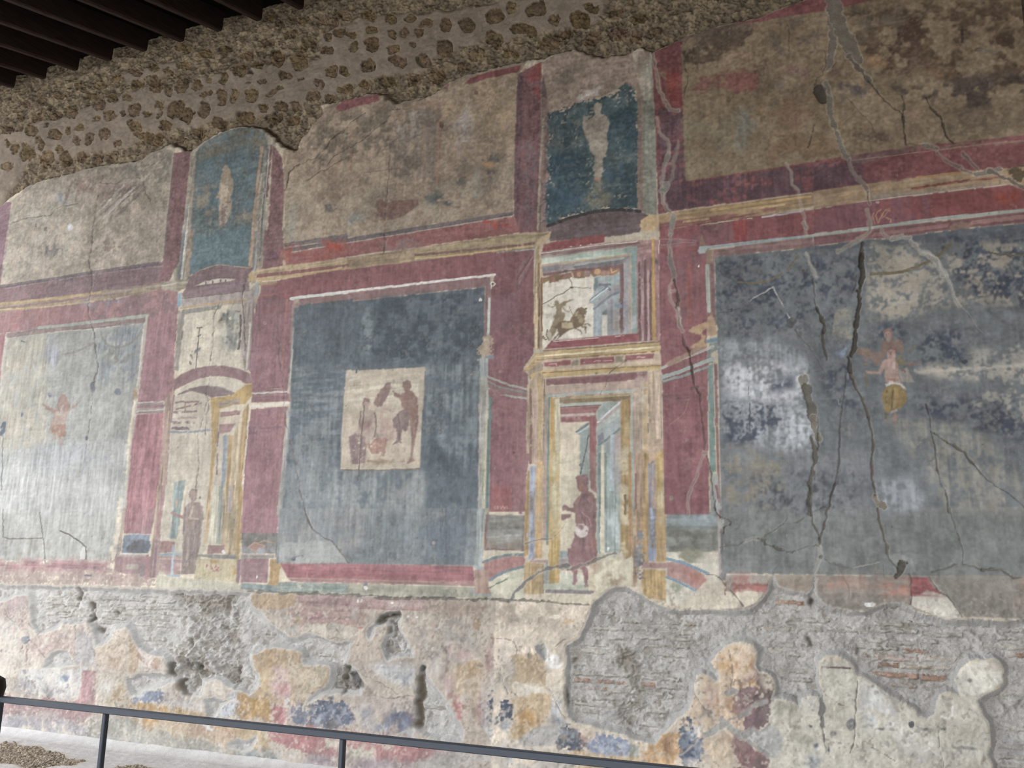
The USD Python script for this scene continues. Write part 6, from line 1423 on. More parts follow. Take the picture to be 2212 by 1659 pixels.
CRACKS = '''
# crop width depth(mm) colour(or -) : pts    dark cracks
A1 2 4 90,78,68 : 665,1100 640,1200 610,1300 600,1400 590,1500 578,1600 572,1660
E1 3 5 80,72,66 : 1060,-5 1065,100 1092,170 1092,280 1070,400 1062,480 1075,650 1087,780 1115,870 1130,980 1132,1050 1152,1180 1166,1280 1150,1380 1115,1470
B1 2 3 100,92,86 : 592,860 582,1000 555,1165 545,1240
E1 2 3 110,80,70 : 1285,330 1310,380 1345,450 1380,490
A1 2 4 84,70,60 : 640,1165 740,1170 800,1135 890,1130 920,1080 1000,1030 1060,1000
A1 2 4 84,70,60 : 920,1080 915,1180 930,1240 965,1285
A1 2 3 90,80,66 : 60,1430 160,1390 330,1370 360,1330 500,1290
E2 3 4 70,56,50 : 992,560 970,720 960,860 978,1000 985,1100 985,1350 990,1420
E2 2.4 4 120,104,88 : 722,750 690,850 640,960 615,1080 612,1200 600,1350 575,1500 555,1600
B1 2 4 100,84,72 : 1332,705 1325,870 1320,910 1300,1000 1268,1130 1265,1250 1270,1350 1252,1440 1248,1510
B1 2.4 4 96,88,84 : 1320,880 1330,950 1315,1020 1315,1150
B1 2.4 4 96,72,72 : 1780,250 1770,480 1785,700 1800,800 1810,950 1830,1100 1880,1300 1910,1500 1950,1655
D2 2.4 4 84,84,84 : 348,-5 375,80 392,125
A1 3 5 60,48,42 : 1880,1060 1845,1100 1830,1160 1805,1220
A1 2 3 70,56,46 : 1890,1060 2000,1000 2060,960 2120,880 2180,840 2212,810
A1 2 3 76,60,48 : 1960,1150 2040,1090 2120,1060 2212,1000
A1 2 3 76,50,50 : 1740,960 1780,1060 1795,1100 1780,1130
A2 2 3 70,54,44 : -20,960 60,880 160,790 260,720
A2 2.2 4 84,66,54 : 425,940 412,1100 405,1250 392,1400 385,1610
A2 2 3 70,54,44 : 20,1050 60,1000 250,880 420,740
A2 2 4 60,50,42 : 520,640 600,640 640,610
A2 2 3 70,56,46 : 430,700 560,690 
# right side fillers and cracks (A3..)
A3 16 -1 118,112,104 : 1078,-30 1075,100 1090,250 1082,330 1050,400
A3 34 -1 112,104,94 : 1085,-20 1105,90 1140,180 1190,270 1215,340
A3 10 -2 100,92,84 : 1180,330 1240,410 1300,470
A3 4 5 92,84,76 : 1300,470 1360,560 1430,620 1500,665
A3 4 5 60,52,44 : 1500,665 1505,740 1515,840
A3 3 5 120,104,84 : 1515,842 1620,842
A3 12 -1 120,114,106 : 1620,850 1690,880 
A3 5 -1 112,104,98 : 1700,900 1760,950 1840,990
A3 3 -1 112,104,98 : 1840,995 1930,1025
A3 12 -1 124,120,112 : 1930,1025 2010,1010 2070,995
A3 10 -1 108,98,84 : 2010,1005 2080,1040 2140,1065 2212,1105
A3 4 5 70,58,48 : 1640,580 1660,630 1720,690 1740,740 1752,790 1800,842
A3 4 -1 112,104,100 : 1845,900 1890,950 1945,1000
A3 3 4 80,66,54 : 1495,560 1510,640 1500,680
A3 2 3 96,74,58 : 1165,575 1230,640 1310,720 1340,780
A3 3 4 96,66,56 : 1045,300 1050,360 1030,440 1000,460 985,510
A3 26 7 70,66,58 : 1010,530 1040,575
A3 10 -1 120,116,106 : 1050,490 1075,590 1065,660 1085,720 1110,780
A3 13 -1 126,122,114 : 1110,780 1130,840 1160,920 1175,930
A3 7 -1 126,104,102 : 1185,940 1195,1000 1230,1040 1280,1100 1295,1160
A3 7 -2 110,74,66 : 1292,1130 1300,1200
A3 6 -1 138,126,116 : 1292,1235 1300,1300 1305,1350 1270,1390 1200,1430 1120,1480
A3 8 12 72,62,50 : 1268,1425 1258,1480 1252,1560
A3 2 -1 150,128,126 : 815,960 840,1010 850,1090 880,1120 895,1180 915,1260 922,1320 924,1380
A3 6 -1 140,132,128 : 920,1310 926,1330
A3 2 4 96,76,60 : 818,90 830,250 825,300
A3 2 4 84,66,54 : 220,400 235,470 210,560
A3 5 -1 112,102,88 : 25,310 50,420 60,510 100,600 130,650 180,645
A3 3 -1 150,120,118 : 55,700 70,780 120,825 125,900
A3 3 -1 150,140,134 : 180,830 155,930 145,1040 95,1100
A3 4 -1 150,142,138 : 125,900 95,990 80,1080 85,1110
A3 7 -1 152,146,142 : 120,920 100,960
A3 3 -1 150,140,136 : 100,965 135,965
A3 7 -1 150,144,140 : 82,1080 90,1130 88,1190
A3 3 -1 140,110,104 : 90,1190 110,1230 140,1262
E4 10 -1 136,134,130 : 440,80 470,20 480,-10
E4 4 -1 142,110,104 : 445,90 450,200 500,285 550,325
E4 9 -1 146,144,138 : 575,350 565,420 550,500 530,590
E4 5 -1 140,134,132 : 530,590 520,680 530,760 550,800 540,860
E4 8 -1 138,130,126 : 545,770 555,820 540,880 560,980 590,1080 580,1130
E4 3.5 -1 146,128,120 : 570,1140 535,1200 530,1290 560,1400 610,1470 640,1500
E4 7 8 84,72,58 : 590,1140 620,1240 635,1340 640,1430 628,1470
E4 3 -1 140,110,100 : 545,1280 600,1265
E4 6 -1 150,116,116 : 630,1500 625,1560 645,1590 650,1670
B3 5 -1 132,110,104 : 175,325 185,400 205,450
B3 5 8 96,72,62 : 205,460 215,500 240,560 250,640 262,700
B3 4 8 84,60,52 : 235,540 245,600 255,680 275,770 300,830
B3 4 6 96,70,60 : 300,840 320,960 335,1060 340,1150
B3 8 -1 130,118,104 : 330,1165 345,1170
B3 3 -1 140,108,104 : 330,1180 310,1220 280,1310 240,1420 230,1530
B3 3 5 84,66,56 : 345,1180 370,1280 400,1500
B3 7 6 110,86,76 : 260,790 290,780
# dark panel cracks
B3 9 14 62,54,44 : 1263,-10 1256,60 1258,140 1243,220 1240,320 1225,420 1215,520 1202,590
B3 10 10 64,58,52 : 1185,600 1195,640 1190,680
B3 5 10 104,90,68 : 1195,690 1220,770 1250,830 1272,890 1298,960
B3 4.5 10 110,92,72 : 1298,960 1310,1030 1320,1110 1314,1180 1316,1260 1318,1340 1340,1410
B3 14 -1 128,114,92 : 1335,1420 1350,1465 1390,1475
B3 3 6 90,86,80 : 1222,120 1225,190 1205,220
B3 4 -1 142,144,142 : 928,-10 945,50 970,90 985,130
B3 3 6 92,90,86 : 970,150 985,250 998,330
B3 7 10 76,68,56 : 995,320 1020,370 1035,420 1030,460
B3 5 9 80,72,60 : 1022,450 1030,510 1045,580 1052,620
B3 2 4 90,92,94 : 870,440 900,490 950,540 985,600 1010,640 1040,700
B3 2 4 96,98,98 : 915,540 945,610 945,700
B3 20 -2 130,126,112 : 915,730 920,760
B3 22 8 96,90,76 : 935,780 945,840 965,900 975,950
B3 14 -1 124,116,96 : 985,960 980,1020 1000,1080 
B3 9 6 92,86,74 : 965,1080 985,1140 980,1200 965,1250 960,1330 955,1420 948,1530
B3 4 6 84,78,70 : 1000,930 1005,1050 1000,1140
B3 2.6 5 76,74,76 : 1190,640 1170,720 1155,810 1140,900
B3 3.5 6 88,84,80 : 1140,900 1132,990 1130,1080 1128,1200 1120,1280 1100,1350 1080,1430 1070,1480 1010,1500
B3 3 6 70,68,66 : 1640,880 1665,950 1662,1020
B3 3 6 90,86,76 : 1665,1030 1690,1140 1700,1240 1725,1320 1750,1400 1780,1530
B3 5 7 88,80,64 : 1670,1040 1730,1090 1800,1130 1860,1165 1920,1230
B3 3 6 92,88,80 : 1920,1230 1960,1290 2040,1350 2110,1400 2160,1440 2220,1490
B3 2 4 96,92,86 : 1690,1190 1640,1225 1590,1260
B3 6 -1 142,142,138 : 1620,-20 1690,30 1720,70 1760,130 
B3 4 -1 140,142,142 : 1760,130 1785,200 1795,245 1830,300
B3 2 3 120,122,122 : 1830,300 1880,350 1940,430 1990,470
B3 2 -1 178,172,160 : 1570,680 1620,690 1700,685 1780,670 1900,665 2000,665 2212,650
B3 2 3 70,74,84 : 410,350 440,335 490,326 530,310
E5 6 -1 136,126,122 : 500,1095 530,1145 580,1165 640,1185 
E5 8 -1 124,122,116 : 640,1185 760,1175 840,1190
E5 6 -1 132,130,126 : 860,1230 920,1300 1000,1365 1080,1410
E5 8 -1 136,134,130 : 1080,1410 1150,1445 1180,1490 1195,1560 1240,1640
F8 5 7 92,86,76 : 1555,-5 1562,80 1548,180 1555,280 1575,360 1610,420 1642,490
F8 5 7 88,82,76 : 1785,-5 1755,110 1735,190 1705,240 1700,320 1680,390 1655,450 1642,500 1635,570
F8 3 5 96,90,84 : 1560,260 1620,240 1700,230
F8 3 5 96,92,86 : 690,580 780,570 880,565 920,545
F8 4 -1 142,140,134 : 930,545 990,515 1060,505
F8 5 8 84,80,74 : 1060,505 1110,510 1130,545 1200,575 1260,600 1290,615 1390,630
F8 3 6 90,84,76 : 1390,630 1440,600 1540,570 1630,568
F8 2.5 4 110,106,100 : 1110,490 1160,450 1240,410 1300,365 1400,340 1480,310
F8 2 4 100,96,90 : 1280,620 1300,660 1300,690 1250,760 1210,810 1195,855
F8 2 4 100,96,90 : 1290,365 1340,310
F8 3 6 60,50,44 : 650,120 640,190 660,240 700,290 760,320 790,350 780,380 715,390 715,450
F8 5 -1 150,152,152 : 1635,570 1650,640 1640,690
F8 9 7 40,40,42 : 1648,680 1652,688
F8 8 -1 142,144,142 : 1645,690 1625,740 1605,800 1580,850 1575,920 1580,980
F8 3 4 110,106,98 : 1690,700 1760,745 1850,750 1900,785 1970,790
F8 3 3 160,156,148 : 1970,790 2050,765 2120,750 2212,735
F8 2 4 110,90,76 : 1830,770 1860,850 1890,920 1915,990 1920,1080
F8 3 5 96,86,78 : 560,840 640,860 700,890 720,920 740,940
F8 3 5 100,84,74 : 775,980 830,1040 860,1090 900,1150
D4 5 7 104,88,66 : 755,-5 770,60 790,130 800,180 818,230 822,290
D4 4 6 96,90,80 : 830,300 860,340 890,380
D4 14 9 66,58,46 : 925,345 905,385 880,435
D4 3 5 96,90,84 : 1230,-5 1240,60 1260,120 1285,200 1305,270 1315,340
D4 3 5 96,84,76 : 1320,350 1380,370 1430,385
D4 5 6 92,84,76 : 1430,385 1500,390 1560,395 1620,440 1690,445
D4 3 5 96,92,84 : 1100,410 1150,395 1200,380 1240,360 1280,345
D4 2 4 100,96,90 : 470,340 560,380 620,370 700,355 790,345
D4 2 4 104,96,88 : 800,350 800,430
D4 2 4 100,80,70 : 960,410 975,470 975,560 970,610
D4 3 5 110,96,84 : 1080,430 1110,460 1150,520 1210,560 1250,600 1300,690
# dado line groove
F7 5 10 96,92,84 : -400,1070 0,1075 300,1080 600,1085 900,1088 1200,1105 1400,1120 1650,1132
D2 5 8 110,106,98 : -10,528 300,540 600,550 1000,562 1300,572 1662,590
F7 6 -1 128,126,122 : 900,1085 960,990 1000,960 1050,910 1110,870 1180,820
F7 7 -1 124,120,114 : 1180,820 1230,790 1340,768 1440,762 
F7 6 -1 140,120,114 : 1440,800 1500,775 1560,755 1640,735
F7 5 -1 122,116,108 : 1640,732 1750,690 1820,665 1890,635
F7 4 -1 116,108,100 : 1040,560 1090,540 1150,525 1200,510 1290,500
F7 2 3 110,130,90 : 690,975 760,930 860,890 900,870
F7 2 4 150,130,108 : 1310,480 1370,430 1420,340
H1 2 4 112,92,72 : 1290,310 1380,230 1460,190 1540,130
H1 2 4 96,84,72 : 1130,640 1200,560 1240,480 1290,380
# dado cracks
G1 2 4 130,110,104 : 70,470 80,560 160,640 260,700 
G1 2.4 4 140,124,112 : 450,700 560,840 610,920
G1 2.4 4 130,112,104 : 340,1120 380,1050 460,990 560,1060
G1 2 4 140,120,110 : 480,990 560,1070 640,1160 700,1260
G1 2 4 130,108,96 : 1180,750 1210,860 1205,960
G1 2 4 130,100,84 : 1810,870 1900,920 1960,960 2010,960
D2 2.2 4 116,104,90 : 540,750 560,780 580,810 600,840
D2 2 4 120,106,90 : 480,840 540,825 570,830
D2 2 4 110,96,80 : 690,1030 760,1080 840,1120 920,1160 960,1190
D2 2.4 5 100,86,72 : 790,1200 860,1215 960,1205 1060,1195
D2 2 4 120,100,84 : 1560,950 1580,1010 1620,1080 1650,1180
D2 3 -1 190,186,178 : 930,1450 980,1425 1050,1410
D2 2 -1 190,196,206 : 1540,1370 1590,1330 1662,1280
D3 2.4 5 116,96,84 : 315,1150 340,1200 370,1270 420,1330
D3 2 4 130,104,84 : 350,880 400,850 420,840
G8 2.4 5 130,104,84 : 900,370 930,500 940,600 920,720 905,810
G8 2.4 4 120,110,96 : 500,860 560,950 640,1030 700,1080
G8 8 -1 150,148,144 : 1290,930 1200,980 1120,1040 1020,1110 900,1140
G8 16 -1 158,156,150 : 830,1160 870,1200 910,1240 980,1290 1060,1320
G8 12 -1 156,156,152 : 870,1190 780,1230 700,1270 620,1310
G8 8 -1 154,154,150 : 1060,1310 1120,1380 1200,1450 1300,1540 1370,1570
G8 3 -1 176,170,160 : 610,1320 540,1380 500,1420 420,1490 350,1540
G8 11 -1 150,150,146 : 1070,1310 1160,1260 1220,1290 1310,1240 1330,1210
G8 12 -1 146,146,142 : 870,860 920,840 970,820
D4 9 -2 112,110,102 : 400,1200 405,1260 400,1320 412,1400
D4 3 4 112,104,92 : 410,1400 425,1470 430,1560
D4 3 5 104,92,78 : 625,1095 622,1200 620,1300 615,1400 600,1500 580,1560
D4 2.4 4 120,100,80 : 430,1190 480,1230 540,1260
D4 2.4 4 120,110,92 : 720,1530 800,1570 870,1620
D4 2 4 120,108,92 : 1155,1420 1160,1520 1180,1650
'''
STONES = '''
A1 30,910,18,22 75,945,22,38 115,810,25,22 245,905,25,45 335,850,35,38 360,935,28,20 425,820,22,25 475,885,25,30 495,800,22,22 190,820,35,35 285,790,12,22 600,745,18,18 685,730,38,30 770,715,18,22 735,905,28,22 850,690,40,40 840,790,45,38 935,715,22,20 1005,715,18,25 1110,685,56,54 1185,722,33,48 1290,685,35,50 1400,615,28,55 1480,600,26,50 1595,595,38,40 1740,570,65,22 1300,590,45,20 1325,500,14,25 1410,490,25,40 1150,530,35,50 1245,530,32,35 1660,500,28,20 1570,512,18,12 1805,470,40,26 1900,492,22,12 1670,670,25,32 1775,670,38,35 1865,660,32,30 1520,430,40,45 1620,405,35,26 1750,360,48,56 1900,380,50,48 2105,445,40,40 2185,445,22,38 30,1050,30,28 505,995,36,36 400,995,36,45 280,1005,42,52 160,960,46,52 605,1000,30,36 700,990,33,33 30,820,30,32 555,875,26,36 650,840,40,36 1000,650,24,26 1040,790,40,30 900,860,50,34 980,880,40,40 1130,880,44,30 1250,830,50,30 1380,780,50,32 1550,730,50,34 1730,740,55,30 1850,760,36,26 620,660,36,30 560,600,40,30 430,700,44,34 330,720,40,28 220,730,40,28 110,740,30,24 700,620,30,26 800,620,30,22 980,540,44,34 860,530,40,34 1060,560,30,40 2020,520,34,26 1985,600,45,30 2080,620,36,28
A2 275,405,46,38 460,375,60,34 625,375,43,46 300,270,40,46 185,290,23,43 430,295,36,28 555,270,22,20 420,205,25,28 500,195,33,33 600,185,27,26 300,180,43,26 165,210,35,20 20,220,30,28 770,140,30,50 900,145,46,52 1080,85,60,46 1260,175,92,36 1460,105,35,36 1625,110,70,46 1345,45,66,42 1190,25,28,42 760,290,50,46 1080,235,55,46 1440,250,86,42 1700,230,66,38 1860,205,56,38 390,500,43,38 700,465,56,43 560,500,46,38 250,520,46,30 120,560,50,30 960,330,50,34 1180,330,50,30 880,400,46,28 640,130,40,30 540,110,34,26 420,110,44,30 280,90,50,34 130,90,46,30 60,140,30,24 1700,30,50,30 1850,60,50,30 2000,100,50,36 1980,220,40,30 2100,180,44,36 1540,200,40,24
A1 1150,290,50,26 1290,330,44,24 1420,300,40,26 1560,340,36,22 1680,260,40,24 1830,200,44,26 1960,260,44,28 2080,300,40,26 960,420,44,24 850,450,40,24 730,480,36,22 610,520,36,22 480,540,36,22 360,590,36,22 240,620,36,20 130,650,32,20 1700,110,30,26 1760,140,36,24 1850,110,30,22 1920,110,40,26 2040,120,44,28 2130,80,40,30 1150,400,40,24 1060,440,36,22 950,490,30,20 2160,200,40,30 1900,300,30,20
'''
SMOOTH_MORTAR = [
 ('A1', '-100,860 0,850 300,740 650,640 900,560 1350,470 1700,400 2240,330 2240,580 1900,650 1650,720 1300,770 1000,830 760,940 500,960 330,1010 200,960 120,1080 60,1220 0,1290 -100,1340'),
 ('A2', '-30,200 300,90 800,50 1000,10 1200,-30 1800,-40 1740,110 1300,210 900,270 700,330 640,430 250,490 60,570 -30,590'),
 ('A1', '760,470 1000,390 1160,370 1100,440 800,520')]
ROUGH_LOW = [
 ('D1', '1100,520 1510,530 1530,700 1520,900 1530,1170 1440,1120 1380,1090 1310,1110 1290,1190 1150,1180 1135,1100 1060,1040 1120,900 1200,830 1220,700 1150,600'),
 ('D2', '560,990 650,990 720,1080 720,1190 560,1190 480,1180 560,1100'),
 ('D2', '840,660 980,660 1050,940 870,960 840,880 900,780'),
 ('D3', '700,880 830,900 900,960 880,1100 920,1180 900,1400 760,1330 820,1180 830,1080 700,980')]
DARK_RECESSES = """D1 84,74,62 30 490,510 512,512 508,590 490,590
D1 92,82,70 26 560,590 582,592 576,660 562,655
D1 80,70,58 30 570,660 600,690 596,720 555,722
D1 96,86,74 22 610,740 655,760 650,790 625,780
D1 100,90,78 20 725,640 755,640 745,690 722,690
D1 96,86,74 24 1205,840 1225,830 1232,880 1215,900
D1 70,62,54 26 1230,1000 1280,1000 1275,1040 1235,1040
D1 112,106,104 10 1160,980 1195,960 1200,1030 1165,1035
D1 96,88,78 26 1500,1020 1525,1010 1520,1110 1495,1100
D1 104,96,86 26 1075,990 1110,970 1115,1080 1085,1080
D1 110,100,88 30 1145,1090 1165,1095 1180,1160 1215,1195 1165,1190 1140,1150
D2 70,62,54 26 600,1000 650,1000 640,1040 605,1060
D2 84,76,66 24 590,1060 612,1050 606,1180 585,1180
D2 108,104,104 6 630,1040 690,1030 715,1090 715,1160 650,1150 625,1100
D2 60,52,46 24 1090,1000 1115,1005 1110,1060 1090,1050
D2 110,98,82 30 1070,1080 1110,1060 1100,1240 1105,1390 1050,1400 1068,1340 1060,1240
D2 96,90,78 24 840,870 858,830 900,780 905,740 885,740 880,800 850,840
D2 104,98,88 16 850,680 955,650 970,690 880,690 850,740 820,740
D3 60,56,56 26 413,1150 425,1160 440,1250 430,1280 418,1240
D3 96,88,78 20 455,960 480,965 470,990 452,988
D3 64,50,42 20 1040,1330 1070,1325 1065,1365 1040,1360
D4 70,60,52 22 290,825 310,830 330,890 300,870
D4 92,84,76 20 630,860 645,865 640,930 625,930
D4 84,76,70 20 1370,770 1400,780 1385,810
D4 76,66,56 22 330,560 350,600 320,640 310,600
D4 84,76,66 18 690,740 720,750 705,775
A1 34,30,26 26 1570,405 1585,440 1600,470 1575,465
A1 40,34,28 24 1495,690 1530,690 1510,730 1497,720
A1 40,34,28 20 285,640 300,620 305,690 298,700
A2 30,26,22 26 118,420 130,420 128,455 116,455
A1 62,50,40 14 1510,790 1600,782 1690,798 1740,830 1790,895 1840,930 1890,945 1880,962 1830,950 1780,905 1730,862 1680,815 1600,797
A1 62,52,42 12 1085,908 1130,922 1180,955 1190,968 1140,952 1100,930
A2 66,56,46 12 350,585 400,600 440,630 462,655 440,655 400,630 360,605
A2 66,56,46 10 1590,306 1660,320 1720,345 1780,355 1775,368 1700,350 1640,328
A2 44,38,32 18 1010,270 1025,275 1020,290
"""
WP_LABEL = 'large faded fresco of red, dark blue and ochre panels across the wall'
DADO_LABEL = 'broken pale plaster band with red, orange and blue patches along the wall foot'
